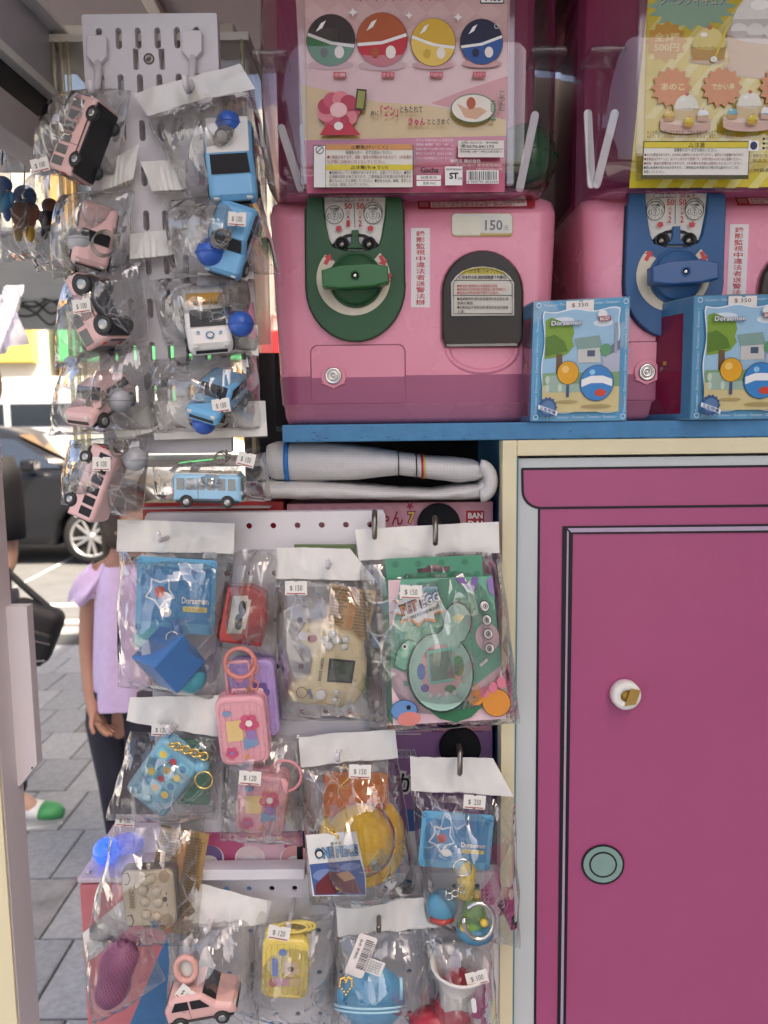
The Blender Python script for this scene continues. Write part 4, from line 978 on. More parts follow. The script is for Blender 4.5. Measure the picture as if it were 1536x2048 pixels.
def vehicle(kind, cx, cy, Y, L, yaw, tilt, spin, color, label, roof=None, bell=None, ring=None, chassis=True, glass=None, group=None, extra=None):
    d = PROF[kind]; s = S(Y) * L; gm = glass or toyglass
    M = orient(P(cx, cy, Y), yaw, tilt, spin) @ Matrix.Scale(s, 4) @ Matrix.Translation((0, 0, -.27))
    root = thing('toy_' + {'bus': 'bus', 'suv': 'car', 'car': 'car', 'jeep': 'jeep'}[kind], P(cx, cy, Y), label, 'toy car', group)
    W = d['W']; T = Matrix.Translation((0, -W / 2, 0))
    MB().plate([d['prof']], color, M @ T, t=W, bev=(.06 if kind == 'bus' else .085), res=4, smooth=False).build('body', root)
    zt = max(z for _, z in d['prof']); xt = [x for x, z in d['prof'] if z > zt - .05]
    if roof: MB().box(((min(xt) + max(xt)) / 2, 0, zt + .004), (max(xt) - min(xt), W * .86, .016), roof, M, bev=.006).build('roof_panel', root)
    for sg in (-1, 1):
        for w in d['side']:
            MB().plate([w], gm, M @ Matrix.Translation((0, sg * (W / 2 + .002) - .003, 0)), t=.006).build('window', root)
    for (a, c) in d['glass']:
        dx_, dz_ = c[0] - a[0], c[1] - a[1]; l = math.hypot(dx_, dz_); nx, nz = (dz_ / l, -dx_ / l)
        if nx * a[0] < 0: nx, nz = -nx, -nz
        o = .006; hw = W * .38
        MB().add([(a[0] + nx * o, -hw, a[1] + nz * o), (a[0] + nx * o, hw, a[1] + nz * o), (c[0] + nx * o, hw * 1.05, c[1] + nz * o), (c[0] + nx * o, -hw * 1.05, c[1] + nz * o)], [(0, 1, 2, 3)], gm, M).build('windscreen', root)
    zb_ = min(z for _, z in d['prof'])
    if chassis: MB().box((0, 0, zb_ - .012), (.92, W * .9, .03), blackpl, M, bev=.008).build('chassis', root)
    MB().box((.503, 0, zb_ + .05), (.012, W * .7, .05), blackpl, M, bev=.004).build('bumper', root)
    for sg in (-1, 1):
        MB().box((.5, sg * W * .34, zb_ + .13), (.02, .07, .05), mat('toy_lamp', (.75, .75, .7), .2), M, bev=.008).build('headlight', root)
    for sx_ in (-1, 1):
        for sg in (-1, 1):
            c = Matrix.Translation((sx_ * d['wx'], sg * (W / 2 - .02), d['wr'] * .75)) @ Matrix.Rotation(R(-90 * sg), 4, 'X')
            w = MB(); w.lathe([(d['wr'] * .4, -.03), (d['wr'], -.02), (d['wr'], .03), (d['wr'] * .88, .045), (d['wr'] * .6, .04)], tyre, M @ c, n=18); w = w.build('wheel', root)
            h = MB(); h.lathe([(d['wr'] * .6, .036), (d['wr'] * .5, .046), (d['wr'] * .12, .05), (.001, .05)], hubm, M @ c, n=14); h.build('hub', w)
    for sg in (-1, 1):      # door line, sill line and a handle on each flank
        y_ = sg * (W / 2 + .001)
        MB().box((-.13, y_, zb_ + .13), (.006, .004, .16), seamm, M).build('door_line', root)
        MB().box((-.02, y_, zb_ + .03), (.5, .006, .014), seamm, M).build('sill', root)
        MB().box((-.20, y_, zb_ + .19), (.05, .01, .012), hubm, M, bev=.003).build('door_handle', root)
        for sx_ in (-1, 1):
            ar = [(sx_ * d['wx'] + d['wr'] * 1.22 * math.cos(R(a)), d['wr'] * .75 + d['wr'] * 1.22 * math.sin(R(a))) for a in range(0, 181, 20)]
            MB().plate([ar], tyre, M @ Matrix.Translation((0, sg * (W / 2 + .0005) - .002, 0)), t=.004).build('wheel_arch', root)
    MB().box((-.503, 0, zb_ + .05), (.012, W * .6, .04), seamm, M, bev=.003).build('rear_bumper', root)
    for sg in (-1, 1): MB().box((-.5, sg * W * .36, zb_ + .14), (.016, .05, .06), RED, M, bev=.006).build('tail_light', root)
    if extra: extra(root, M, W, zt)
    if bell:
        bx_, by_, br, bm_ = bell
        q = P(bx_, by_, Y - .004); b = MB(); b.ball(q, br * S(Y), bm_, n=20); bo = b.build('bell', root)
        b = MB(); b.torus(q, br * S(Y) * 1.005, br * S(Y) * .07, bm_, ax='z', n=28); b.build('bell_seam', bo)
    if ring:
        rx, ry_, rr = ring; q = P(rx, ry_, Y - .02); b = MB()
        for k in range(3): b.torus(q + Vector((k * .0015, -.001 * k, .001 * k)), rr * S(Y), .0006, steel, orient((0, 0, 0), 0, 0, 0), n=22, k=6)
        for k in range(5):
            a = .9 * k; b.torus(q + Vector((rr * S(Y) * (1 + .35 * k) * math.cos(a * .3), -.002, rr * S(Y) * (.3 + .2 * k) * math.sin(a * .4))), .0022, .0005, steel, n=12, k=5, ax='y' if k % 2 else 'x')
        b.build('key_ring', root)
    return root
tpink = mat('toy_pink', (.76, .48, .46), .32, .5, var=.05, vscale=30, coat=.2)
tblue = mat('toy_blue', (.15, .42, .68), .32, .5, var=.05, vscale=30, coat=.2)
tlblue = mat('toy_light_blue', (.30, .56, .74), .32, .5, var=.05, vscale=30, coat=.2)
twhite = mat('toy_white', (.74, .73, .70), .32, .5, var=.03, vscale=30, coat=.2)
bblue = mat('bell_blue', (.03, .12, .48), .3, .5); bgrey = mat('bell_grey', (.42, .43, .45), .3, .5)
greyglass = mat('toy_grey_glass', (.16, .17, .16), .2, .6)
YT = .745
GP_ = 'pink toy vehicles bagged on the slotted pegboard'; GB_ = 'blue and white toy vehicles bagged on the slotted pegboard'
vehicle('bus', 166, 280, YT, 148, 0, -20, -66, tpink, 'pink toy bus lying on its side with black underside showing', glass=greyglass, group=GP_)
vehicle('suv', 190, 470, YT, 122, -40, 55, 60, tpink, 'pink toy car in bag with grey bell on its bonnet', bell=(160, 480, 27, bgrey), ring=(205, 490, 22), group=GP_)
vehicle('jeep', 190, 622, YT, 138, 0, -14, -116, tpink, 'pink toy jeep standing on its nose with wheels turned out', glass=greyglass, group=GP_)
vehicle('suv', 196, 795, YT, 135, -118, 30, -8, tpink, 'pink toy car seen from its tailgate with pale grey bell', bell=(238, 800, 24, bgrey), ring=(190, 805, 16), group=GP_)
vehicle('bus', 200, 968, YT, 150, 0, 12, 113, tpink, 'pink toy bus standing on end with a row of dark windows', bell=(270, 918, 24, bgrey), ring=(235, 900, 14), group=GP_)
vehicle('car', 462, 318, YT, 158, -82, 70, 4, tblue, 'blue toy car with white roof and dark rear window', roof=twhite, bell=(457, 248, 24, bblue), ring=(442, 275, 14), group=GB_)
vehicle('suv', 462, 478, YT, 138, -100, 78, 8, tblue, 'blue toy car seen from above with blue bell at its corner', bell=(420, 505, 27, bblue), ring=(438, 480, 15), group=GB_)
def taxi(root, M, W, zt):
    ty = ink(226, 168, 40)
    MB().box((-.06, 0, zt + .035), (.16, W * .8, .08), ty, M, bev=.015).build('roof_sign', root)
    f = qmap(M @ Vector((.024, -W * .38, zt + .065)), M @ Vector((.024, W * .38, zt + .065)), M @ Vector((.024, W * .38, zt + .008)), M @ Vector((.024, -W * .38, zt + .008)))
    Print(f).text('▲ TAXI ▲', (.08, .15, .92, .85), BLACK, .02).build('lettering', root)
    f = qmap(M @ Vector((.28, -W * .3, .332)), M @ Vector((.28, W * .3, .332)), M @ Vector((.46, W * .3, .272)), M @ Vector((.46, -W * .3, .272)))
    Print(f, h0=.0006).ell(.5, .55, .16, .26, ink(70, 130, 170)).ell(.5, .58, .1, .17, ink(220, 216, 210)).ell(.08, .3, .07, .08, ink(90, 150, 190)).ell(.9, .4, .07, .08, ink(90, 150, 190)).build('bonnet_print', root)
vehicle('car', 412, 635, YT, 148, -66, 46, 12, twhite, 'white toy taxi with yellow roof sign and blue bell', bell=(482, 648, 25, bblue), ring=(448, 600, 12), group=GB_, extra=taxi)
vehicle('suv', 436, 790, YT, 132, -106, 34, 8, tblue, 'blue toy car with large rear window under a price sticker', bell=(408, 845, 24, bblue), ring=(440, 838, 14), group=GB_)
vehicle('bus', 420, 972, YT, 135, 0, 4, 2, tlblue, 'light blue toy bus with six grey windows and cream roof', roof=twhite, glass=mat('toy_pale_glass', (.26, .28, .28), .2, .6), ring=(440, 918, 12), group=GB_)
UB = .775
def ub(q, label, hdr=None, stk=None, dep=.05, hm=None):
    o = bag(q, UB, dep, label, hdr, hm, amp=.003, group='clear bags of toy vehicles on the slotted pegboard', fm=film_up)
    if stk: sticker(o, stk[0], stk[1], '100', UB - dep - .004, stk[2], 36, 28)
    return o
ub([(105, 195), (262, 180), (232, 352), (62, 350)], 'crumpled clear bag round the pink bus lying on its side', None, (80, 330, -14))
ub([(118, 392), (268, 380), (252, 530), (105, 560)], 'crumpled clear bag round the pink car with grey bell', [(205, 330), (281, 290), (268, 360), (205, 382)], None)
ub([(128, 556), (290, 520), (296, 680), (110, 740)], 'crumpled clear bag round the pink jeep', [(262, 470), (340, 460), (345, 512), (262, 520)], (163, 612, -8))
ub([(130, 715), (300, 690), (314, 860), (96, 872)], 'crumpled clear bag round the pink car with pale bell', None, None)
ub([(140, 880), (300, 870), (285, 1040), (122, 1008)], 'crumpled clear bag round the pink bus standing on end', [(228, 858), (316, 800), (312, 862), (240, 880)], (203, 928, 0))
ub([(295, 238), (508, 180), (545, 366), (375, 398)], 'crumpled clear bag round the blue car with white roof', [(268, 190), (482, 132), (512, 182), (298, 236)], None)
ub([(330, 402), (520, 385), (560, 548), (340, 550)], 'crumpled clear bag round the blue car seen from above', [(282, 325), (372, 322), (374, 382), (306, 384)], (474, 438, 4))
ub([(300, 560), (505, 545), (518, 705), (330, 690)], 'crumpled clear bag round the white taxi', [(398, 520), (508, 530), (510, 560), (398, 552)], None)
ub([(305, 720), (510, 700), (528, 860), (300, 868)], 'crumpled clear bag round the blue car with large rear window', [(390, 645), (515, 650), (518, 712), (392, 700)], (442, 811, -8))
ub([(308, 930), (530, 905), (542, 1000), (308, 1002)], 'clear bag round the light blue toy bus', [(304, 802), (532, 802), (536, 872), (310, 880)], (492, 919, 14), dep=.045)

# ================================================================== boxes, banner behind the lower boards
boxpink = mat('box_pink', (.66, .30, .36), .4, .45, var=.06, vscale=14); boxpurple = mat('box_purple', (.34, .17, .36), .38, .45, var=.08, vscale=10)
boxred = mat('box_red', (.50, .03, .04), .35, .5, var=.05)
def carton(x0, y0, x1, y1, Y, dep, m, label):
    a, c = P(x0, y0, Y), P(x1, y1, Y)
    o = thing('toy_box', P((x0 + x1) / 2, y1, Y), label, 'box')
    MB().box(((a.x + c.x) / 2, Y + dep / 2, (a.z + c.z) / 2), (c.x - a.x, dep, a.z - c.z), m, bev=.0008).build('carton', o)
    return o
YX = .845
bp = carton(574, 1008, 984, 1462, YX, .12, boxpink, 'pink cardboard toy box standing under the rolled banner')
pr = Print(plane(YX)); q = ink(222, 160, 170)
for i in range(13): pr.poly([(580 + i * 31, 1012), (596 + i * 31, 1012), (580 + i * 31 + 40, 1066), (564 + i * 31 + 40, 1066)] if 580 + i * 31 + 40 < 984 else [(574, 1012), (576, 1012), (576, 1020), (574, 1020)], q); pr.h -= pr.step
pr.h += pr.step
pr.poly(star(820, 1012, 9, 4, 5, .3), ink(180, 50, 70)).text('ちゃん', (735, 1022, 806, 1052), ink(150, 40, 60), .02).text('7', (814, 1022, 832, 1049), ink(150, 40, 60), .08).text('7', (816, 1024, 830, 1047), ink(226, 196, 110), .01)
pr.rect(932, 1021, 968, 1060, ink(176, 40, 52)).text('BAN', (936, 1025, 965, 1037), WHITE, .03).text('DAI', (936, 1041, 965, 1053), WHITE, .03)
pr.build('print', bp); pr = Print(plane(YX)); pr.rect(790, 1446, 856, 1460, WHITE).text('4 549660 627715', (792, 1449, 850, 1458), BLACK)
for i in range(4): pr.text(('対象年齢6才以上 本商品は', '遊び方の説明書をよくお読み', 'ください。保管してください', '取扱注意'[:4])[i], (862, 1442 + i * 6, 968, 1446 + i * 6), ink(90, 40, 60))
pr.build('small_print', bp)
br_ = carton(284, 1006, 572, 1200, YX, .12, boxred, 'red cardboard toy box standing behind the pegboard top edge')
MB().box(P(430, 1007, YX + .03), (.14, .1, .001), ink(200, 190, 190)).build('flap', br_)
bq = carton(560, 1466, 984, 1762, YX, .12, boxpurple, 'purple cardboard toy box below the pink box')
pr = Print(plane(YX)); pr.rect(786, 1467, 842, 1469, ink(230, 220, 230)).rect(786, 1762, 984, 1740, ink(90, 40, 80))
pr.text('CHIKARA', (770, 1498, 834, 1516), ink(226, 214, 230), .09).text('CHIKARA', (772, 1500, 832, 1514), ink(60, 40, 70), .01).text('か', (786, 1540, 838, 1590), WHITE, .1).text('か', (792, 1546, 832, 1584), BLACK, .02)
pr.ell(820, 1668, 38, 40, ink(224, 224, 228)).ell(818, 1640, 34, 22, ink(60, 110, 170)).ell(824, 1708, 30, 26, ink(226, 226, 228)).rect(786, 1738, 860, 1752, ink(90, 30, 50)).build('print', bq)
bs = carton(386, 1668, 606, 1742, .812, .03, mat('box_rose', (.55, .10, .22), .35, .5, var=.06), 'rose pink box with pale round shapes on the white ledge')
pr = Print(plane(.812)); pr.poly([(480, 1676), (560, 1672), (590, 1742), (520, 1742)], ink(222, 180, 190))
for (x, c1) in ((418, ink(120, 100, 150)), (500, ink(232, 206, 206)), (590, ink(222, 160, 160))): pr.ell(x, 1716, 30, 26, WHITE).ell(x, 1714, 27, 24, c1).ell(x, 1724, 18, 14, ink(236, 228, 224))
pr.rect(594, 1692, 606, 1730, BLACK).build('print', bs)
# inner back of the compartment
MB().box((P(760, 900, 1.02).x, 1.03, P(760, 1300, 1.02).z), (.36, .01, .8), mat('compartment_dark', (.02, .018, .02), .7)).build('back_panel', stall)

# folded mesh banner on the boxes
mesh_m = bpy.data.materials.new('mesh_banner'); mesh_m.use_nodes = True; nt = mesh_m.node_tree
pb_ = nt.nodes['Principled BSDF']; pb_.inputs['Roughness'].default_value = .5
tc_ = nt.nodes.new('ShaderNodeTexCoord'); br2 = nt.nodes.new('ShaderNodeTexBrick'); br2.offset = 0
br2.inputs['Scale'].default_value = 1; br2.inputs['Brick Width'].default_value = .0019; br2.inputs['Row Height'].default_value = .0019; br2.inputs['Mortar Size'].default_value = .00022
br2.inputs['Color1'].default_value = (.62, .60, .58, 1); br2.inputs['Color2'].default_value = (.66, .64, .62, 1); br2.inputs['Mortar'].default_value = (.47, .46, .46, 1)
mpn = nt.nodes.new('ShaderNodeMapping'); mpn.inputs['Rotation'].default_value = (R(90), 0, 0)
nt.links.new(tc_.outputs['Object'], mpn.inputs[0]); nt.links.new(mpn.outputs[0], br2.inputs['Vector']); nt.links.new(br2.outputs['Color'], pb_.inputs['Base Color'])
MATS['mesh_banner'] = mesh_m
YN = .815
bn = thing('rolled_banner', P(760, 1003, YN + .03), 'white mesh banner with blue and rainbow stripes rolled and stuffed under the blue shelf', 'banner')
def roll(cl, m, name, x_from=None, x_to=None, grow=0):
    """cl: list of (x, y_top, y_bottom) in pixels; flattened tube along x"""
    rings = []
    for (x, yt, yb) in cl:
        if x_from is not None and not (x_from <= x <= x_to): continue
        a, c = P(x, yt, YN), P(x, yb, YN); hh = (a.z - c.z) / 2 + grow; cz = (a.z + c.z) / 2; dp = .035 + grow
        ring = []
        for k in range(20):
            t = 2 * math.pi * k / 20
            wob = 1 + .07 * noise.noise(Vector((x * .012, k * .7, 3))) + .05 * (1 - 2 * abs(noise.noise(Vector((x * .03, k * .35, 8)))))
            ring.append((a.x, YN + .037 - dp * math.copysign(abs(math.cos(t)) ** .6, math.cos(t)) * wob, cz + hh * math.sin(t) * (abs(math.sin(t)) ** -.15 if abs(math.sin(t)) > .05 else 1) * wob))
        rings.append(ring)
    MB().loft(rings, m).build(name, bn)
def interp(cl, step=8):
    out = []
    for (a, c) in zip(cl, cl[1:]):
        n = max(1, int((c[0] - a[0]) / step))
        for i in range(n): t = i / n; out.append(tuple(a[k] * (1 - t) + c[k] * t for k in range(3)))
    return out + [cl[-1]]
up = interp([(530, 890, 955), (545, 884, 962), (575, 884, 965), (640, 886, 966), (720, 892, 963), (800, 906, 952), (860, 914, 960), (920, 917, 968), (955, 922, 965), (976, 936, 955)])
lo = interp([(530, 962, 1000), (600, 964, 1002), (700, 970, 1002), (800, 980, 1003), (870, 982, 1003), (920, 974, 1003), (958, 970, 1002), (980, 945, 990)])
roll(lo, mesh_m, 'lower_fold'); roll(up, mesh_m, 'upper_roll')
roll(up, ink(40, 120, 190), 'stripe', 556, 578, .0012)
roll(up, ink(30, 70, 150), 'stripe', 834, 842, .0010); roll(interp(up, 2), ink(170, 30, 40), 'stripe', 842, 848, .0012); roll(interp(up, 2), ink(226, 190, 40), 'stripe', 848, 853, .0010)
roll(interp(up, 2), BLACK, 'stripe', 796, 799, .0011); roll(interp(up, 2), BLACK, 'stripe', 831, 835, .0013)
b = MB(); ring = [P(960 + 22 * math.sin(R(a)), 962 - 30 * math.cos(R(a)), YN + .002) for a in range(0, 181, 15)]
b.tube(ring, .0075, mesh_m, n=10); b.build('fold', bn)

# black magnet hooks on the boxes
felt = mat('black_felt', (.012, .012, .014), .85, .2, bump=.2)
def magnet(x, y, r, hx, hy, label):
    o = thing('magnet_hook', P(x, y, YX), label, 'hook')
    b = MB(); rr = r * S(YX); b.lathe([(rr * .96, 0), (rr, .002), (rr, .008), (rr * .95, .0095), (.001, .0096)], felt, Matrix.Translation(P(x, y, YX - .001)) @ FRONT, n=36); b.build('disc', o)
    a = P(x, y + 2, YX - .010); e = P(hx, hy - 36, .765); f = P(hx, hy, .762)
    b = MB(); b.tube([a, a + Vector((0, -.02, .002)), e + Vector((0, .012, .004)), e, e + (f - e) * .5, f, f + Vector((0, .004, -.003))], .0028, steel, n=10); b.build('arm', o)
magnet(877, 1048, 43, 871, 1082, 'round black magnet hook on the pink box holding the green boxed toy')
magnet(919, 1492, 43, 920, 1545, 'round black magnet hook on the purple box holding the blue carded keyring')
magnet(748, 1060, 14, 749, 1070, 'small grey wire hook at the pegboard corner')

# ================================================================== boxed figures on the shelf
sky_i, fr_i = ink(120, 176, 205), ink(86, 158, 196)
wrap = clear('shrink_wrap', tint=(.97, .97, .97), rough=.06, haze=.02, refl=1.2, bump=.25, bscale=14)
def scene_print(f, root):
    """front of the box: unit square; garden picture with plain round toys instead of figures"""
    pr = Print(f, h0=.0003)
    pr.rect(0, 0, 1, 1, fr_i)
    for i in range(5):
        pr.text('Doraemon •', (.11 + i * .16, .022, .25 + i * .16, .045), ink(205, 226, 236)); pr.text('Doraemon •', (.11 + i * .16, .955, .25 + i * .16, .978), ink(205, 226, 236))
        y0 = .10 + i * .17
        for x in (.03, .955): pr.text('Doraemon •', [(x, y0 + .15), (x, y0), (x + .025, y0), (x + .025, y0 + .15)], ink(205, 226, 236))
    for cx_, cy_ in ((.045, .035), (.955, .035), (.045, .965), (.955, .965)): pr.ring(cx_, cy_, .026, .022, .006, ink(215, 232, 240))
    wv = []
    k = 22
    for i in range(k): wv.append((.10 + .8 * i / k, .085 + .012 * math.sin(i * .55)))
    for i in range(k): wv.append((.90 - .012 * math.sin(i * .6) ** 2, .085 + .84 * i / k))
    for i in range(k): wv.append((.90 - .8 * i / k, .925 + .012 * math.sin(i * .5)))
    for i in range(k): wv.append((.10 + .014 * math.sin(i * .5), .925 - .84 * i / k))
    pr.poly(wv, ink(232, 238, 240))
    pr.poly([(.5 + (x - .5) * .972, .505 + (y - .505) * .978) for x, y in wv], ink(150, 190, 214))
    W = ink(214, 226, 234)
    pr.ell(.72, .2, .1, .03, W).ell(.3, .17, .12, .03, W)
    pr.poly([(.12, .16), (.18, .14), (.3, .18), (.4, .2), (.42, .27), (.4, .33), (.42, .38), (.36, .44), (.3, .46), (.12, .48)], ink(120, 156, 60)).poly([(.12, .30), (.22, .28), (.32, .34), (.36, .42), (.12, .46)], ink(86, 124, 48)).poly([(.24, .44), (.30, .44), (.31, .64), (.24, .64)], ink(110, 84, 60))
    pr.poly([(.42, .32), (.68, .30), (.72, .40), (.46, .42)], ink(128, 158, 150)).poly([(.46, .41), (.70, .40), (.70, .52), (.46, .52)], ink(196, 196, 190)).rect(.56, .42, .64, .47, ink(70, 90, 110))
    pr.poly([(.72, .44), (.90, .36), (.90, .62), (.72, .62)], ink(176, 180, 196)).poly([(.70, .44), (.90, .34), (.90, .42), (.74, .48)], ink(110, 114, 140)).poly([(.84, .2), (.87, .2), (.87, .45), (.84, .45)], ink(150, 158, 170)).ell(.75, .42, .06, .05, ink(90, 150, 110))
    pr.rect(.105, .60, .90, .74, ink(122, 158, 112)).poly([(.10, .70), (.90, .72), (.90, .925), (.10, .925)], ink(206, 190, 138))
    for x, y in ((.13, .62), (.13, .69), (.26, .69)): pr.rr(x, y, x + .28, y + .07, .03, ink(150, 176, 160)).ell(x + .02, y + .035, .022, .034, ink(190, 204, 190))
    # two plain bouncing balls stand where the figures were
    pr.ell(.36, .84, .11, .014, ink(170, 150, 100)).ell(.36, .60, .115, .098, ink(60, 50, 30)).ell(.36, .60, .11, .094, ink(222, 160, 44)).ell(.33, .57, .04, .03, ink(236, 196, 110)).rect(.345, .70, .375, .80, ink(60, 80, 120))
    pr.ell(.66, .88, .16, .016, ink(170, 150, 100)).ell(.66, .69, .178, .148, ink(24, 50, 80)).ell(.66, .69, .172, .143, ink(48, 128, 190)).poly([(.50, .66), (.60, .63), (.72, .63), (.82, .66), (.82, .72), (.72, .69), (.60, .69), (.50, .72)], ink(232, 232, 230)).ell(.70, .77, .06, .03, ink(206, 70, 50)).ell(.61, .60, .03, .022, ink(140, 196, 226))
    pr.text('Doraemon', (.165, .165, .485, .215), ink(40, 70, 110), .07).text('Doraemon', (.17, .17, .48, .21), ink(226, 228, 226), .02).ell(.70, .135, .05, .035, ink(226, 228, 224)).rect(.66, .15, .785, .19, ink(150, 50, 60)).text('BALODY', (.67, .155, .775, .185), WHITE, .02)
    pr.poly(star(.155, .885, .10, .085, 14, sy=.9), ink(50, 84, 130)).ell(.155, .885, .07, .058, ink(84, 120, 160)).poly([(.06, .86), (.26, .92), (.25, .955), (.055, .895)], ink(226, 232, 236)).text('正版授權', [(.075, .868), (.24, .918), (.235, .948), (.07, .898)], ink(50, 84, 130), .02)
    return pr.build('front_print', root)
def figure_box(tl, tr, br, bl, dep_v, label, sidecol, sy):
    o = thing('figure_box', bl, label, 'box', 'boxed figures on the blue shelf')
    dv = Vector(dep_v)
    vs = [Vector(p) for p in (tl, tr, br, bl)]; bk = [p + dv for p in vs]
    MB().add(vs + bk, [(0, 1, 2, 3), (4, 7, 6, 5), (0, 4, 5, 1), (3, 2, 6, 7), (1, 5, 6, 2), (0, 3, 7, 4)], mat('box_blue_card', (.12, .34, .52), .35, .5, var=.05)).build('carton', o)
    f = qmap(*vs); scene_print(f, o)
    n = dv.normalized(); lft = (vs[0] - vs[1]).normalized()
    g = lambda u, v, h: vs[0].lerp(bk[0], u).lerp(vs[3].lerp(bk[3], u), v) + lft * h
    pr = Print(g, h0=.0004); pr.rect(.02, .01, .98, .99, ink(70, 130, 170)).rect(.18, .12, .92, .95, sidecol).rect(.48, .5, .54, .53, ink(220, 180, 60)); pr.build('side_print', o)
    ex = lambda p, k: p
    b = MB(); c = sum(vs + bk, Vector()) / 8; g_ = [c + (p - c) * 1.012 for p in vs + bk]
    fs = []; VV = []
    for (a, b2, c2, d2) in ((0, 1, 2, 3), (0, 4, 5, 1), (4, 0, 3, 7), (1, 5, 6, 2)):
        o_ = len(VV); n_ = 8; nn = (g_[b2] - g_[a]).cross(g_[d2] - g_[a]).normalized()
        for j in range(n_ + 1):
            for i in range(n_ + 1):
                p = g_[a].lerp(g_[b2], i / n_).lerp(g_[d2].lerp(g_[c2], i / n_), j / n_)
                VV.append(p + nn * .0006 * noise.noise(p * 55))
        for j in range(n_):
            for i in range(n_): q_ = o_ + j * (n_ + 1) + i; fs.append((q_, q_ + 1, q_ + n_ + 2, q_ + n_ + 1))
    b.add(VV, fs, wrap, smooth=True); b.build('shrink_wrap', o)
    u0, v0 = (.44, .072) if sy == 0 else (.44, .07)
    pr = Print(lambda u, v, h: f(u, v, h + .0022)); pr.poly([(.33, .01), (.46, .01), (.47, .02), (.50, .02), (.51, .01), (.62, .01), (.62, .115), (.5, .12), (.48, .11), (.45, .12), (.33, .115)], ink(230, 224, 218)).text('$ 350', (.39, .03, .56, .065), BLACK).line([(.36, .10), (.60, .095)], .006, ink(170, 45, 60)); pr.build('price_sticker', o)
    return o
YK = .795
zsh = z1 + .0006
def onshelf(p): p = p.copy(); p.z = zsh; return p
tl, tr = P(1068, 604, YK), P(1259, 594, YK + .004); blv, brv = onshelf(P(1061, 838, YK)), onshelf(P(1252, 834, YK + .004))
blv.y = YK; brv.y = YK + .004
figure_box(tl, tr, brv, blv, (-.004, .035, 0), 'light blue boxed toy with garden picture in front of the gap between the machines', ink(110, 60, 80), 0)
tl, tr = P(1389, 592, .785), P(1585, 588, .80); blv, brv = onshelf(P(1381, 836, .785)), onshelf(P(1577, 832, .80))
figure_box(tl, tr, brv, blv, (-.026, .075, 0), 'light blue boxed toy turned so its crimson side shows, beside the blue knob', ink(130, 24, 60), 1)

# ================================================================== lower goods
def pxM(cx, cy, Y, spin=0, tilt=0, yaw=0): return orient(P(cx, cy, Y), yaw, tilt, spin)
def outl(pts, cx, cy, Y): return [((x - cx) * S(Y), -(y - cy) * S(Y)) for x, y in pts]
def lprint(M, s, y0=0):
    """print on a local plate front, units = photo pixels round the plate centre"""
    return lambda x, y, h: M @ Vector((x * s, y0 - h, -y * s))
def suitcase(cx, cy, Y, w, h, spin, m, label, prints, ring=None, ringm=None, handle=True, th=.026):
    s = S(Y); M = pxM(cx, cy, Y, spin, 4, 0)
    o = thing('toy_suitcase', P(cx, cy + h / 2, Y), label, 'toy suitcase', 'miniature plastic suitcases on the lower pegboards')
    MB().plate([rrect(-w / 2 * s, -h / 2 * s, w / 2 * s, h / 2 * s, .2 * w * s, 6)], m, M, t=th * .5, bev=.0032, res=3, smooth=False).build('front_shell', o)
    MB().plate([rrect(-w / 2 * s, -h / 2 * s, w / 2 * s, h / 2 * s, .2 * w * s, 6)], m, M @ Matrix.Translation((0, th * .52, 0)), t=th * .48, bev=.0032, res=3).build('back_shell', o)
    rim = rrect(-w * .42 * s, -h * .44 * s, w * .42 * s, h * .44 * s, .16 * w * s, 6)
    MB().tube([Vector((a, -.0003, b)) for a, b in rim], .0007, m, M, n=6, closed=True).build('rim', o)
    for k in range(6):
        x = (-.32 + k * .128) * w * s
        MB().box((x, -.0002, 0), (.035 * w * s, .001, h * .8 * s), m, M, bev=.0004, seg=1).build('rib', o)
    if handle:
        hw = w * .24 * s; z0_ = h / 2 * s
        MB().tube([M @ Vector(p) for p in ((-hw, .01, z0_ - .002), (-hw, .01, z0_ + .03), (-hw * .9, .01, z0_ + .034), (hw * .9, .01, z0_ + .034), (hw, .01, z0_ + .03), (hw, .01, z0_ - .002))], .002, m, n=8).build('handle', o)
        MB().tube([M @ Vector(p) for p in ((-hw * .6, .008, z0_ - .001), (-hw * .5, .006, z0_ + .006), (hw * .5, .006, z0_ + .006), (hw * .6, .008, z0_ - .001))], .0016, m, n=8).build('grip', o)
    pr = Print(lprint(M, s, -.0011)); prints(pr, w, h); pr.build('print', o)
    if ring:
        q = P(ring[0], ring[1], Y + .004); MB().torus(q, ring[2] * s, .0017, ringm or m, pxM(0, 0, 1) if False else None, n=28, k=8).build('key_ring', o)
    return o
def flower(pr, cx, cy, r, c1, c2):
    for k in range(5): pr.ell(cx + r * .6 * math.cos(k * 1.257 + .3), cy + r * .6 * math.sin(k * 1.257 + .3), r * .45, r * .45, c1, n=12); pr.h -= pr.step
    pr.h += pr.step; pr.ell(cx, cy, r * .35, r * .35, c2, n=12)
def case_print(c1, c2, c3):
    def f(pr, w, h):
        # plain bouquet and parcel in place of the cartoon
        pr.poly([(-w * .3, -h * .16), (w * .02, -h * .18), (w * .02, h * .12), (-w * .3, h * .14)], ink(222, 190, 130)); flower(pr, w * .16, -h * .12, w * .2, c1, ink(236, 220, 214)); flower(pr, -w * .24, h * .3, w * .13, c1, c3)
        pr.poly([(w * .02, h * .10), (w * .28, h * .02), (w * .32, h * .2), (w * .02, h * .26)], c2).rr(w * .1, -h * .02, w * .28, h * .12, w * .04, c3).ell(-w * .26, -h * .28, w * .09, h * .04, c2).ell(w * .06, h * .36, w * .05, h * .03, ink(214, 150, 90))
    return f
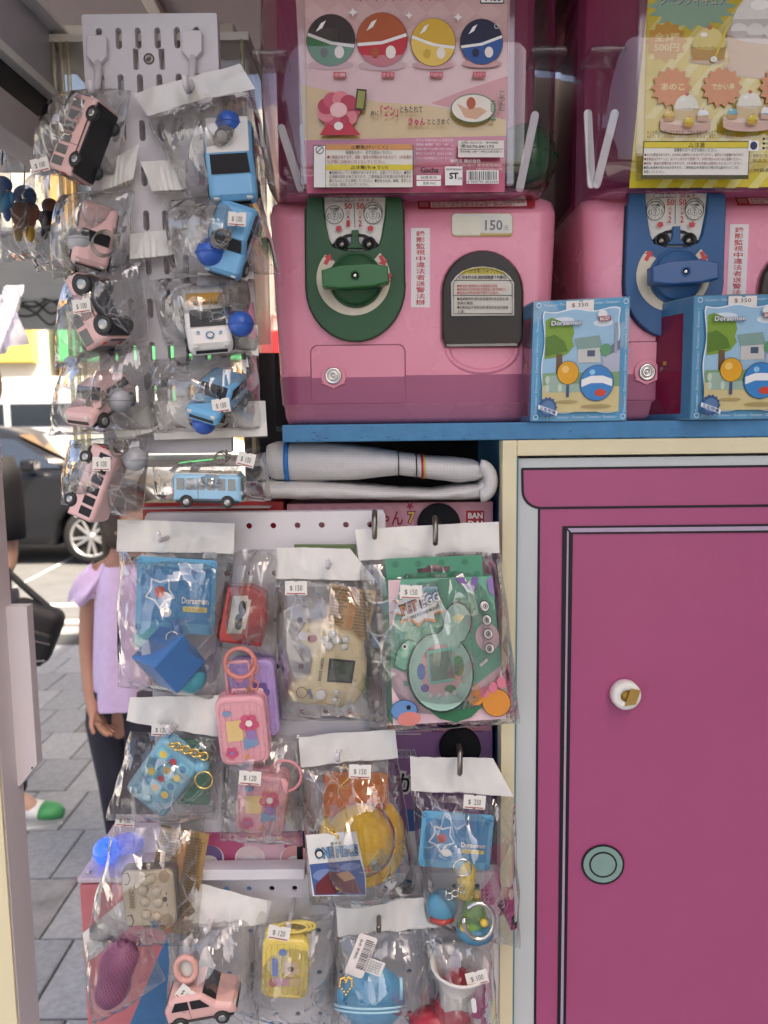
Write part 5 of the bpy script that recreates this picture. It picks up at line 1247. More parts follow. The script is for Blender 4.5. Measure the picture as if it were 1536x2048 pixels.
spk = mat('case_pink', (.74, .36, .40), .28, .5, var=.03, coat=.2); spu = mat('case_purple', (.42, .30, .58), .28, .5, var=.03, coat=.2); syl = mat('case_yellow', (.80, .62, .16), .28, .5, var=.03, coat=.2)
cp1 = case_print(ink(206, 90, 120), ink(120, 150, 180), ink(150, 120, 170))
suitcase(508, 1400, .772, 96, 170, -3, spu, 'purple miniature suitcase tucked behind the pink one', case_print(ink(110, 90, 150), ink(206, 140, 170), ink(220, 200, 220)), handle=False, th=.02)
suitcase(484, 1463, .755, 104, 152, -3, spk, 'pink miniature suitcase with raised handle hanging outside its bag', cp1)
b = MB(); q = P(480, 1326, .752); b.torus(q, 31 * S(.752), .0024, mat('ring_coral', (.62, .22, .18), .35), n=32, k=8)
for k in range(4): b.torus(P(506 + (k % 2) * 2, 1322 + k * 16, .752), .0045, .0009, MATS['ring_coral'], n=14, k=6, ax='y' if k % 2 else 'x')
b.build('key_ring', label='coral pink key ring with short chain above the pink suitcase', cat='key ring')
suitcase(522, 1612, .755, 106, 136, 7, spk, 'pink miniature suitcase inside a clear bag with price sticker', cp1, handle=False, ring=(570, 1552, 34), ringm=mat('ring_pink', (.62, .26, .28), .35))
def yprint(pr, w, h):
    pr.ell(-w * .06, -h * .3, w * .08, h * .06, ink(110, 130, 180)).line([(-w * .06, -h * .24), (-w * .08, -h * .08)], 1, BLACK).poly([(-w * .28, -h * .2), (-w * .16, -h * .2), (-w * .14, h * .1), (-w * .26, h * .1)], ink(100, 120, 190)); flower(pr, w * .12, -h * .04, w * .2, ink(226, 196, 160), ink(110, 80, 60)); pr.rr(-w * .3, h * .12, w * .2, h * .24, 5, ink(214, 160, 170)).ell(-w * .24, h * .2, 9, 12, ink(196, 120, 120)).ell(w * .24, h * .18, 14, 12, ink(226, 196, 130))
suitcase(570, 1940, .757, 102, 148, 4, syl, 'yellow miniature suitcase inside a clear bag', yprint, handle=False)
b = MB(); q = P(585, 1858, .76)
for k in range(3): b.torus(q + Vector((.004 * k, .001 * k, .002)), .016, .0016, syl, orient((0, 0, 0), 0, 0, 0), n=24, k=6, sc=(1, .35))
b.build('key_ring', label='yellow key ring lying on top of the yellow suitcase', cat='key ring')
LB = .782
LG = 'clear bags on the lower pegboards'
def lb(q, label, hdr=None, stk=None, dep=.034, hm=None, Y=LB, amp=.0022):
    o = bag(q, Y, dep, label, hdr, hm, amp=amp, group=LG)
    for st in (stk or []): sticker(o, st[0], st[1], st[2], Y - dep - .0035, st[3], 44, 28)
    return o
# A1 blue card with cube keychain
cardm = ink(96, 166, 200)
def blue_card(cx, cy, Y, w, h, spin, label):
    s = S(Y); M = pxM(cx, cy, Y, spin)
    o = thing('display_card', P(cx, cy + h / 2, Y), label, 'card')
    MB().plate([rrect(-w / 2 * s, -h / 2 * s, w / 2 * s, h / 2 * s, 8 * s)], cardm, M, t=.0012).build('card', o)
    pr = Print(lprint(M, s)); pr.rr(-w * .44, -h * .38, w * .44, h * .36, 4, ink(66, 136, 184))
    pr.poly(star(-w * .2, -h * .04, w * .2, w * .13, 5, .3, sy=1.1), ink(226, 228, 226)).poly(star(-w * .2, -h * .04, w * .17, w * .105, 5, .3, sy=1.1), ink(70, 140, 190)).ell(-w * .2, -h * .04, w * .07, h * .08, ink(196, 80, 60)).ell(-w * .12, h * .22, w * .07, h * .07, ink(226, 228, 226))
    pr.text('Doraemon', (w * .07, -h * .0, w * .42, h * .1), ink(30, 80, 130), .08).text('Doraemon', (w * .075, h * .005, w * .415, h * .095), ink(220, 228, 230), .02).rr(w * .09, h * .13, w * .40, h * .2, 3, ink(216, 196, 110)).text('SERIES', (w * .13, h * .145, w * .36, h * .185), ink(150, 120, 60))
    for a, b in ((-.46, .43), (.46, .43), (-.46, -.44), (.46, -.44)): pr.ring(w * a, h * b, 5, 5, 1.2, ink(60, 110, 160))
    pr.build('print', o); return o
blue_card(352, 1192, .765, 162, 156, 4, 'light blue printed card above a blue cube keychain')
blue_card(912, 1682, .762, 152, 124, 5, 'light blue printed card above a green and yellow keychain figure')
kc = thing('keychain', P(340, 1370, .755), 'blue cube keychain with woven strap and teal ball', 'keychain')
cubem = mat('cube_blue', (.05, .17, .42), .3, .5, var=.06); tealb = mat('ball_teal', (.06, .32, .40), .35, .5)
MB().box((0, 0, 0), (.043, .043, .043), cubem, pxM(338, 1318, .75, -26, 28, 40), bev=.002).build('cube', kc)
MB().ball(P(383, 1352, .765), .0155, tealb, sc=(1, 1, 1.15), n=20).build('ball', kc)
MB().ball(P(312, 1278, .77), .02, mat('pad_teal', (.10, .40, .45), .4), sc=(1.2, .5, .7), n=16).build('pad', kc)
MB().tube([P(352, 1240, .756), P(356, 1262, .75), P(360, 1290, .748), P(375, 1318, .755), P(372, 1345, .76)], .0048, cubem, n=8).build('strap', kc)
MB().torus(P(345, 1275, .742), .006, .0008, chrome, n=16).build('ring', kc)
# A2 red pouch
rp = thing('red_case', P(488, 1300, .765), 'glossy red case with white window card in clear bag', 'case')
redm = mat('case_red', (.42, .03, .03), .22, .5, var=.08, coat=.4); Mr = pxM(488, 1235, .765, 4)
MB().plate([outl([(452, 1172), (500, 1170), (530, 1185), (536, 1240), (524, 1296), (440, 1290), (436, 1276)], 488, 1235, .765)], redm, Mr, t=.02, bev=.003, res=2).build('shell', rp)
pr = Print(lprint(Mr, S(.765))); pr.poly([(-24, -44), (6, -46), (8, -38), (14, -38), (4, 24), (-2, 25), (-4, 34), (-34, 35)], ink(222, 214, 196)).ell(-4, -18, 8, 17, BLACK).ell(-11, 10, 8, 17, BLACK).rect(-10, -10, -4, 2, BLACK).line([(4, -34), (-6, 18)], 1.5, ink(120, 50, 50)); pr.build('window_card', rp)
# A4 game pad
gp = thing('game_controller', P(655, 1420, .76), 'cream toy game controller with small dark screen in clear bag', 'toy controller')
crm = mat('pad_cream', (.68, .55, .33), .3, .5, var=.05, vscale=40, coat=.2)
shp = [(612, 1243), (645, 1240), (682, 1258), (708, 1264), (728, 1286), (736, 1330), (732, 1385), (712, 1415), (680, 1424), (640, 1416), (605, 1418), (580, 1409), (570, 1389), (580, 1368), (604, 1361), (618, 1352), (622, 1322), (618, 1300), (602, 1290), (592, 1268)]
Mg = pxM(655, 1335, .757)
MB().plate([outl(shp, 655, 1335, .757)], crm, Mg, t=.022, bev=.006, res=4, smooth=True).build('shell', gp)
pr = Print(lprint(Mg, S(.757), -.0004)); pr.poly([(4, -20), (58, -14), (50, 34), (-2, 30)], ink(44, 46, 40)).poly([(9, -15), (53, -10), (46, 29), (3, 26)], ink(78, 82, 72)).text('COPY DOG', [(-6, -20), (-14, 28), (-20, 27), (-12, -21)], BLACK, .02)
pr.ell(-45, -68, 14, 10, ink(222, 214, 206)).ell(-30, -62, 10, 8, ink(160, 90, 80)).ring(-54, 52, 12, 12, 1.5, ink(170, 80, 70)).text('HAPPY', [(-34, 44), (-30, 66), (-40, 68), (-44, 46)], ink(40, 90, 140), .02)
for a, b in ((30, -60), (30, -52), (22, 62), (24, 74)): pr.line([(a - 4, b), (a + 3, b + 2)], 1, BLACK)
pr.build('screen', gp)
for x, y, r_ in ((12, -70, 9), (-2, -60, 9), (20, -58, 9), (4, -46, 9), (38, -60, 7), (36, -44, 7), (-14, 58, 12), (18, 52, 6), (14, 68, 6)):
    MB().lathe([(r_ * S(.757), 0), (r_ * S(.757), .0022), (r_ * S(.757) * .7, .0032), (.0002, .0034)], twhite, Mg @ Matrix.Translation((x * S(.757), 0, -y * S(.757))) @ FRONT, n=14).build('button', gp)
def leaflet(cx, cy, Y, w, h, spin, label, tone, name='instruction_leaflet'):
    s = S(Y); M = pxM(cx, cy, Y, spin); o = thing(name, P(cx, cy, Y), label, 'leaflet')
    MB().plate([[(-w / 2 * s, -h / 2 * s), (w / 2 * s, -h / 2 * s), (w / 2 * s, h / 2 * s), (-w / 2 * s, h / 2 * s)]], tone, M, t=.0006).build('paper', o)
    pr = Print(lprint(M, s)); pr.rect(-w * .04, -h * .5, w * .08, h * .5, ink(200, 140, 90)); rr_ = random.Random(int(cx))
    n = int(h / 7)
    for i in range(n):
        y = -h * .44 + i * h * .9 / n
        for (a, b) in ((-w * .46, -w * .06), (w * .1, w * .46)):
            t = ''.join(rr_.choice('商品使用說明注意事項電池請勿遊戲按鍵開關') for _ in range(9))
            pr.text(t, (a, y, a + (b - a) * rr_.uniform(.7, 1), y + 4.6), ink(70, 52, 34)); pr.h -= pr.step
    pr.h += pr.step; pr.build('print', o)
leaflet(700, 1225, .772, 92, 104, 10, 'tan instruction leaflet behind the cream game controller', ink(196, 160, 116))
# A5 pet egg box
eg = thing('toy_box', P(895, 1450, .765), 'mint green boxed electronic egg toy hanging on the black magnet hook', 'box')
YE = .752; mint = ink(108, 172, 146)
fe = qmap(P(776, 1160, YE), P(984, 1152, YE + .006), P(1012, 1437, YE + .004), P(786, 1450, YE - .002))
tlv, trv, brv2, blv2 = [fe(a, b, 0) for a, b in ((0, 0), (1, 0), (1, 1), (0, 1))]
dv = Vector((-.006, .022, 0)); v8 = [tlv, trv, brv2, blv2] + [p + dv for p in (tlv, trv, brv2, blv2)]
MB().add(v8, [(0, 1, 2, 3), (4, 7, 6, 5), (0, 4, 5, 1), (3, 2, 6, 7), (1, 5, 6, 2), (0, 3, 7, 4)], ink(72, 140, 110)).build('carton', eg)
ha = [P(x, y, YE + .008) for x, y in ((770, 1118), (964, 1110), (966, 1160), (774, 1166))]
fh = qmap(*ha)
lp1 = [(0, 0), (1, 0), (1, 1), (0, 1)]; 
tab = [[(P(x, y, YE + .008).x, P(x, y, YE + .008).z) for x, y in ((770, 1118), (964, 1110), (966, 1160), (774, 1166))], [(P(x, y, YE + .008).x, P(x, y, YE + .008).z) for x, y in ((834, 1138), (850, 1136), (858, 1130), (876, 1128), (884, 1134), (900, 1132), (898, 1142), (836, 1146))]]
MB().plate(tab, ink(76, 146, 116), Matrix.Translation((0, YE + .008, 0)), t=.0015).build('hang_tab', eg)
pr = Print(fh)
for i in range(8): pr.ell(.1 + i * .12, .25 + (i % 2) * .5, .035, .13, ink(62, 126, 98)); pr.h -= pr.step
pr.build('tab_print', eg)
pr = Print(fe, h0=.0004); pr.rect(0, 0, 1, 1, mint)
pkp = ink(224, 190, 196)
pr.poly([(0, 0), (.12, 0), (.04, .3), (0, .34)], pkp).poly([(0, .60), (.14, .64), (.3, .72), (.5, .92), (.7, 1), (0, 1)], pkp).poly([(.62, 1), (.66, .8), (1, .62), (1, 1)], pkp).ell(.9, .42, .11, .1, pkp)
for a in range(14): pr.ell(.12 + (a * .37) % .8, .12 + (a * .23) % .8, .022, .018, ink(98, 164, 136))
pr.poly([(.64, .0), (.72, .0), (.78, .08), (.72, .06)], ink(130, 100, 160)).poly([(.8, .0), (.86, 0), (.82, .1), (.78, .08)], ink(130, 100, 160)).poly([(.94, .02), (1, 0), (1, .14), (.95, .1)], ink(150, 120, 176))
pr.poly(star(.27, .2, .27, .18, 9, .2, sy=.48), BLACK).poly(star(.27, .2, .262, .172, 9, .2, sy=.48), ink(224, 150, 70)).poly(star(.27, .19, .24, .17, 9, .2, sy=.46), ink(232, 230, 224))
pr.text('PET EGG', [(.09, .17), (.47, .07), (.49, .15), (.12, .25)], BLACK, .09).text('PET', [(.10, .178), (.26, .136), (.28, .205), (.125, .246)], ink(214, 130, 60), .03).text('EGG', [(.29, .128), (.465, .082), (.483, .148), (.31, .196)], ink(230, 230, 228), .03).text('MULTIPLE FEEDING MODES', [(.13, .262), (.46, .18), (.465, .20), (.135, .284)], BLACK, .02)
# plants and plain round beasts in the picture
for a in range(7):
    t = R(-66 + a * 22); ux, uy = math.sin(t), -math.cos(t); pr.poly([(.55, .995), (.55 + .13 * ux - .035 * uy, .985 + .12 * uy + .035 * ux), (.55 + .28 * ux, .985 + .25 * uy), (.55 + .13 * ux + .035 * uy, .985 + .12 * uy - .035 * ux)], ink(44, 110, 76)); pr.h += 0
pr.poly([(.02, .58), (.05, .48), (.1, .43), (.16, .40), (.24, .42), (.25, .49), (.19, .51), (.2, .58), (.12, .62)], ink(40, 90, 70)).poly([(.03, .578), (.06, .485), (.105, .435), (.16, .407), (.235, .425), (.243, .485), (.18, .505), (.19, .575), (.12, .612)], ink(120, 190, 160)).ell(.13, .45, .025, .02, WHITE).ell(.13, .45, .014, .012, BLACK)
pr.ell(.1, .89, .12, .075, ink(40, 70, 110)).ell(.1, .89, .113, .069, ink(96, 140, 190)).ell(.14, .87, .02, .017, BLACK).ell(.14, .95, .1, .05, ink(214, 130, 120))
pr.ell(.92, .87, .13, .1, ink(90, 50, 20)).ell(.92, .87, .123, .095, ink(216, 140, 60)).ell(.74, .83, .07, .05, ink(216, 140, 60)).ell(.73, .82, .013, .011, BLACK)
for k in range(3): pr.ell(.82 + k * .08, .79 - k * .03, .04, .04, ink(214, 120, 140))
for k, y in enumerate((.195, .29, .385, .485)):
    pr.ell(.9 - (0 if k else .01), y, .046, .04, BLACK).ell(.9 - (0 if k else .01), y, .04, .034, ink(228, 222, 218)).ring(.9, y, .022, .018, .006, BLACK).ell(.9, y, .009, .008, BLACK)
pr.line([(.80, .6), (.87, .56)], .02, ink(228, 226, 220))
eggo = [(.44 + .285 * math.sin(R(a)), .63 - .27 * math.cos(R(a))) for a in range(42, 343, 12)] + [(.44, .365), (.49, .33), (.50, .27), (.53, .21), (.58, .175), (.64, .165), (.70, .185), (.745, .24), (.745, .31), (.715, .37), (.68, .41)]
pr.poly([(.48 + (x - .48) * 1.06, .54 + (y - .54) * 1.04) for x, y in eggo], ink(36, 56, 50)); pr.poly(eggo, ink(168, 206, 190))
pr.build('front_print', eg)
# blister with the egg itself
def egg_pt(u, v, h): return fe(u, v, h)
rings = []
for k in range(5):
    t = k / 4; sc = 1 - .30 * t ** 2
    rings.append([fe(.48 + (x - .48) * sc, .54 + (y - .54) * sc, .0016 + .013 * math.sin(t * math.pi / 2)) for x, y in eggo])
egm = mat('egg_mint', (.55, .86, .76), .3, .5, coat=.2)
rg = []
for k in range(9):
    t = k / 8 * 1.5; sc = 1 if k == 0 else math.cos(t) ** .55
    rg.append([fe(.44 + .255 * sc * math.sin(R(a)), .635 - .245 * sc * math.cos(R(a)), .0012 + .0074 * math.sin(t) ** .8) for a in range(0, 360, 12)])
MB().loft(rg, egm).build('egg_toy', eg)
ego = [o for o in eg.children if o.name.startswith('egg_toy')][0]
pr = Print(lambda u, v, h: fe(.44 + (u - .44) * 1.25, .62 + (v - .68) * 1.42, h), h0=.0088); pr.ell(.44, .68, .15, .13, ink(214, 170, 170)).ell(.38, .60, .05, .03, ink(206, 120, 120)).ell(.30, .68, .03, .04, ink(96, 130, 180)).ell(.57, .66, .04, .05, ink(90, 160, 110)).ell(.5, .77, .04, .02, ink(70, 130, 90)).ell(.32, .76, .03, .02, ink(120, 100, 160)).poly([(.345, .58), (.535, .565), (.545, .73), (.355, .745)], ink(120, 200, 180)).poly([(.36, .595), (.522, .582), (.531, .717), (.368, .73)], ink(126, 146, 128)); pr.build('screen', ego)
for x, y in ((.335, .792), (.41, .788), (.485, .784), (.555, .776)):
    MB().ball(fe(x, y, .0080), .0034, twhite, n=10).build('button', ego)
MB().ball(fe(.63, .265, .004), .011, mat('charm_yellow', (.75, .68, .25), .3), sc=(1, .5, .7), n=14).build('charm', eg)
b = MB(); b.loft(rings, clear('blister', tint=(.975, .98, .98), rough=.04, haze=.006, refl=.9, bump=.1, bscale=20), cap0=False); b.build('blister', eg)
# bags of the first row
lb([(238, 1103), (470, 1103), (432, 1400), (236, 1372)], 'clear bag with white header round the blue card and cube', [(238, 1038), (471, 1046), (469, 1106), (236, 1102)], dep=.05)
lb([(470, 1100), (560, 1098), (552, 1320), (432, 1292)], 'narrow clear bag round the red case', None, dep=.03, amp=.0018)
o = lb([(552, 1160), (758, 1160), (768, 1440), (560, 1442)], 'clear bag with white header round the cream game controller', [(554, 1094), (700, 1096), (752, 1160), (552, 1156)], [(592, 1176, '150', 0)], dep=.042)
o = lb([(712, 1118), (1000, 1096), (1040, 1446), (740, 1468)], 'long clear bag with pearl header round the mint green egg toy box', [(710, 1058), (996, 1042), (998, 1104), (718, 1120)], [(822, 1184, '150', 2)], dep=.05, amp=.0014)
# second row: keypad toy
kp = thing('toy_keypad', P(318, 1640, .752), 'sky blue toy keypad with picture tiles and gold chain in clear bag', 'toy')
kpm = mat('keypad_blue', (.16, .38, .50), .3, .5, var=.04, coat=.2); Mk = pxM(322, 1558, .752, 36, 6, -8)
s = S(.752)
MB().plate([rrect(-52 * s, -76 * s, 52 * s, 76 * s, 14 * s)], kpm, Mk, t=.024, bev=.0045, res=3).build('shell', kp)
pr = Print(lprint(Mk, s, -.0002)); pr.rr(-40, -62, 40, 34, 5, ink(110, 170, 186))
cs = [ink(222, 190, 90), ink(176, 70, 80), ink(90, 140, 180), ink(206, 160, 90)]
for r_ in range(4):
    for c_ in range(3): pr.rect(-39 + c_ * 26, -60 + r_ * 24, -14 + c_ * 26, -38 + r_ * 24, ink(84, 150, 176) if (r_ + c_) % 2 else ink(126, 184, 196)); pr.ell(-26 + c_ * 26, -49 + r_ * 24, 8, 8, cs[(r_ * 2 + c_) % 4]); pr.h -= 2 * pr.step
pr.h += 2 * pr.step; pr.build('tile_print', kp)
for x in (-30, 0, 30): MB().lathe([(11 * s, 0), (10 * s, .002), (.0003, .0028)], kpm, Mk @ Matrix.Translation((x * s, 0, -56 * s)) @ FRONT, n=16).build('button', kp)
MB().ball(P(403, 1532, .752), 17 * s, kpm, n=18).build('bell', kp)
b = MB()
for k in range(8): b.torus(P(345 + k * 9, 1490 + (k * 3.2), .745), .0042, .0009, gold, orient((0, 0, 0), 0, 0, 0), n=14, k=6, ax='y' if k % 2 else 'z')
b.torus(P(408, 1560, .745), .009, .0009, gold, n=18, k=6); b.build('chain', kp)
gpch = thing('green_pouch', P(385, 1620, .776), 'green folded insert behind the sky blue keypad', 'insert'); MB().plate([rrect(-36 * s, -74 * s, 36 * s, 74 * s, 8 * s)], mat('insert_green', (.06, .26, .16), .45, var=.25, vscale=60), pxM(388, 1545, .778, 4), t=.003, bev=.001).build('sheet', gpch)
o = lb([(262, 1462), (448, 1470), (432, 1640), (212, 1640)], 'clear bag with header round the sky blue keypad toy', [(262, 1392), (446, 1388), (446, 1472), (254, 1440)], dep=.045); sticker(o, 322, 1460, '120', LB - .012, 2, 38, 24)
o = lb([(452, 1466), (600, 1470), (606, 1690), (440, 1680)], 'clear bag round the second pink suitcase', None, [(500, 1556, '120', 4)], dep=.04)
# straw hat pouch
hat = thing('straw_hat_toy', P(715, 1780, .76), 'yellow plush straw hat with red band in clear bag', 'plush hat')
ylw = mat('plush_yellow', (.66, .40, .02), .75, .2, var=.12, vscale=60, bump=.6, bscale=300, sheen=.3); hred = mat('plush_red', (.34, .03, .03), .7, sheen=.2)
Mh = orient(P(724, 1678, .772), 0, 62, -18)
s = S(.76)
hr = []
b = MB(); b.lathe([(88 * s, -.005), (96 * s, 0), (94 * s, .004), (72 * s, .006)], ylw, Mh, n=40, cap=False); b.build('brim', hat)
b = MB(); b.lathe([(74 * s, .0045), (75 * s, .008), (73 * s, .012)], hred, Mh, n=40, cap=False); b.build('band', hat)
b = MB(); b.lathe([(72 * s, .011), (70 * s, .02), (62 * s, .030), (46 * s, .037), (24 * s, .041), (.001, .042)], ylw, Mh, n=40); b.build('crown', hat)
MB().plate([rrect(-70 * s, -52 * s, 70 * s, 52 * s, 12 * s)], mat('pouch_orange', (.62, .19, .05), .5, var=.2, vscale=50), pxM(711, 1592, .778, 2), t=.004, bev=.0015).build('orange_sheet', hat)
Mc = pxM(676, 1730, .724, -5, 4); s7 = S(.724)
MB().plate([[(-62 * s7, -68 * s7), (52 * s7, -78 * s7), (56 * s7, -30 * s7), (46 * s7, 74 * s7), (-60 * s7, 76 * s7)]], ink(226, 224, 220), Mc, t=.0008).build('tag_card', hat)
pr = Print(lprint(Mc, s7)); pr.poly([(-60, -8), (48, -8), (54, 30), (51, 76), (-58, 66)], ink(70, 96, 150)).ell(-30, 20, 26, 14, ink(120, 140, 186)).ell(26, 6, 22, 9, ink(120, 140, 186)).poly([(-52, 40), (-20, 12), (4, 18), (34, 40), (46, 70), (-56, 64)], ink(110, 44, 50)).poly([(-6, 20), (20, 14), (34, 34), (10, 40)], ink(190, 140, 106))
pr.text('ONE PIECE', (-46, -46, 46, -18), ink(40, 60, 90), .09).text('ONE PIECE', (-45, -45, 45, -19), ink(110, 150, 186), .03).ell(-36, -32, 9, 10, BLACK).ell(-36, -31, 6, 7, ink(228, 224, 216)).text('航海王', (-10, -56, 14, -49), BLACK, .02); pr.build('tag_print', hat)
b = MB()
for k in range(12): b.ball(P(650 + k * 2.6 + 3 * math.sin(k), 1655 + k * 1.9, .722), .0016, gold, n=8)
for k in range(18): b.ball(P(688 + 12 * math.sin(k * .35), 1530 + k * 4, .752), .0011, gold, n=8)
b.build('ball_chain', hat)
o = lb([(600, 1535), (795, 1515), (838, 1790), (620, 1812)], 'clear bag with pearl header round the yellow straw hat', [(598, 1472), (790, 1454), (796, 1512), (602, 1532)], [(720, 1543, '150', 2)], dep=.07)
# keychain figure with blue card
kf = thing('keychain', P(925, 1860, .755), 'green and yellow rubber keychain with silver clasp below the blue card', 'keychain')
yl = mat('rubber_yellow', (.72, .52, .08), .35); gn = mat('rubber_green', (.22, .42, .12), .35); bl_ = mat('rubber_blue', (.08, .28, .42), .35)
s = S(.755); MB().lathe([(18 * s, -.001), (19 * s, .002), (17 * s, .03), (10 * s, .034), (.0003, .035)], yl, pxM(930, 1790, .755, 6), n=18).build('hat', kf)
MB().lathe([(34 * s, -.002), (30 * s, .008), (20 * s, .03), (16 * s, .038), (.0003, .039)], gn, pxM(945, 1850, .757, 4), n=18).build('trunk', kf)
MB().lathe([(40 * s, -.006), (40 * s, .004), (30 * s, .008), (.0003, .009)], bl_, pxM(950, 1856, .757), n=18).build('skirt', kf)
for x, y in ((928, 1855), (968, 1845), (955, 1790)): MB().ball(P(x, y, .738), .0045, yl, n=12).build('bobble', kf)
MB().ball(P(884, 1812, .757), .0165, bl_, sc=(1, .8, 1.1), n=18).build('ball', kf)
MB().tube([P(862, 1838, .75), P(885, 1846, .744), P(905, 1838, .75)], .003, mat('rubber_red', (.45, .06, .05), .4), n=8).build('collar', kf)
b = MB()
for k in range(7): b.torus(P(892 + k * 6, 1786 + 8 * math.sin(k), .738), .0036, .0007, chrome, n=12, k=5, ax='y' if k % 2 else 'x')
b.torus(P(925, 1735, .74), .009, .0012, chrome, n=20); b.build('chain', kf)
MB().tube([P(958 + 30 * math.cos(R(a)), 1842 - 36 * math.sin(R(a)), .732) for a in range(140, -191, -15)], .0024, chrome, n=8).build('clasp', kf)
o = lb([(822, 1580), (1030, 1596), (1040, 1896), (850, 1846)], 'long clear bag with pearl header round the blue card and silver clasp', [(820, 1510), (985, 1514), (1026, 1590), (822, 1578)], [(949, 1604, '250', 4)], dep=.048, amp=.0016)
# third row
leaflet(352, 1762, .774, 104, 236, 12, 'dark gold instruction leaflet behind the beige bear toy', ink(160, 128, 84))
bf = thing('fidget_toy', P(298, 1865, .752), 'beige square bear shaped push button toy in clear bag', 'toy')
bgm = mat('bear_beige', (.62, .52, .38), .35, .5, var=.05, coat=.15); bdk = mat('bear_brown', (.10, .07, .05), .4)
Mb = pxM(298, 1798, .752, -2); s = S(.752)
sq = rrect(-55 * s, -62 * s, 55 * s, 62 * s, 14 * s)
MB().plate([[(a * 1.075, b * 1.065) for a, b in sq]], bdk, Mb @ Matrix.Translation((0, .004, 0)), t=.012, bev=.002).build('edge', bf)
MB().plate([sq], bgm, Mb, t=.006, bev=.0018, res=2).build('face', bf)
for x, y in ((-6, -42), (8, -46), (-10, -22), (18, -18), (-8, 4), (20, 8), (-8, 34), (14, 40)): MB().lathe([(11 * s, 0), (10.4 * s, .0022), (6 * s, .004), (.0003, .0044)], bgm, Mb @ Matrix.Translation((x * s, -.0002, -y * s)) @ FRONT, n=18).build('button', bf)
for y in (-50, 48): MB().plate([ell(36 * s, -y * s, 11 * s, 14 * s, 16)], mat('bear_tan', (.42, .30, .18), .4), Mb @ Matrix.Translation((0, -.0012, 0)), t=.0012).build('ear', bf)
pr = Print(lprint(Mb, s)); pr.ell(34, 2, 5, 6, ink(60, 40, 30)).line([(38, -14), (38, -8)], 2, ink(50, 36, 30)).line([(38, 12), (38, 18)], 2, ink(50, 36, 30)).rr(-42, -30, -30, 22, 5, ink(190, 170, 140)).text('CLOVIS', [(-32, -26), (-32, 18), (-40, 18), (-40, -26)], ink(120, 100, 70), .01)
for yy in (-48, 48): pr.line([(-50, yy - 12), (-40, yy - 14), (-36, yy), (-42, yy + 12), (-50, yy + 12)], 1.6, ink(60, 46, 36))
pr.build('print', bf)
o = lb([(232, 1640), (410, 1630), (400, 1892), (170, 1880)], 'clear bag round the beige bear toy and gold leaflet', None, dep=.045); sticker(o, 250, 1641, '150', LB - .01, 4, 38, 24)
nt_ = thing('net_toy', P(230, 2018, .752), 'plum purple squeeze ball in a mesh net in clear bag', 'toy')
plum = mat('plum_ball', (.20, .055, .12), .45, var=.2, vscale=40)
def egg(k, j, gr=0):
    v = j / 24; r_ = 44 * (math.sin(math.pi * v) ** .7) * (.9 + .16 * math.sin(v * 9)) + gr; a = 2 * math.pi * k / 30
    lean = (v - .5) * -30
    return P(232 + lean + r_ * math.cos(a), 1878 + v * 140, .752) + Vector((0, -r_ * S(.752) * math.sin(a), 0))
rings = [[egg(k, j) for k in range(30)] for j in range(25)]
MB().loft(rings, plum).build('ball', nt_)
netm = mat('net_thread', (.42, .20, .32), .5)
b = MB()
for k in range(0, 30, 1):
    for sg in (1, -1): b.tube([egg(k + sg * j * .5, j, 1.2) for j in range(1, 24)], .00028, netm, n=3)
b.build('net', nt_)
o = lb([(168, 1878), (290, 1860), (330, 1960), (186, 2052)], 'clear bag hanging low round the plum purple net ball', [(168, 1862), (248, 1796), (262, 1852), (176, 1922)], dep=.04)
vehicle('car', 405, 1985, .752, 150, 0, 8, -10, mat('toy_salmon', (.72, .42, .39), .32, .5, coat=.2), 'salmon pink toy car with pink ring in bag at the bottom of the board', group='pink toy cars low on the board')
b = MB(); b.torus(P(372, 1938, .742), 25 * S(.742), .0032, mat('ring_salmon', (.68, .36, .32), .4), n=28, k=8, sc=(.85, 1.1)); b.ball(P(378, 1936, .75), .011, mat('fluff_white', (.62, .6, .55), .9), sc=(1, .5, 1.2)); b.build('key_ring', label='salmon pink key ring with white pompom above the salmon toy car', cat='key ring')
o = lb([(345, 1850), (505, 1830), (520, 2060), (330, 2055)], 'clear bag round the salmon pink toy car', [(382, 1760), (545, 1800), (530, 1846), (380, 1850)], dep=.042, hm=pearl); sticker(o, 373, 1990, '100', LB - .048, 38, 40, 30)
o = lb([(512, 1850), (668, 1822), (678, 2050), (500, 2040)], 'clear bag round the yellow suitcase', [(510, 1796), (640, 1790), (668, 1836), (512, 1850)], [(558, 1866, '120', 10)], dep=.042, hm=pearl_clear)
pch = thing('round_pouch', P(740, 2070, .752), 'sky blue round zip pouch with gold ball chain in clear bag', 'pouch')
pbl = mat('pouch_blue', (.10, .40, .66), .6, .3, var=.12, vscale=30, bump=.3, bscale=100, sheen=.2); plb = mat('pouch_light', (.34, .58, .68), .5)
MB().ball(P(742, 1995, .765), 74 * S(.765), pbl, sc=(1, .42, 1.02), n=32).build('bag_body', pch)
for dy in (0, 8): MB().tube([P(742 - 73 * math.cos(R(a)), 2006 + dy + 12 * math.sin(R(a)), .765 - .036 * math.sin(R(a)) ** .6) for a in range(4, 177, 8)], .0013, plb, n=6).build('zip', pch)
MB().tube([P(802, 1955, .735), P(803, 1975, .733), P(803, 1998, .733)], .0018, plb, n=8).build('zip_pull', pch)
Mt = pxM(722, 1912, .74, 21); st = S(.74)
MB().plate([rrect(-21 * st, -50 * st, 21 * st, 50 * st, 7 * st)], ink(228, 220, 214), Mt, t=.0006).build('price_tag', pch)
pr = Print(lprint(Mt, st)); y = -40
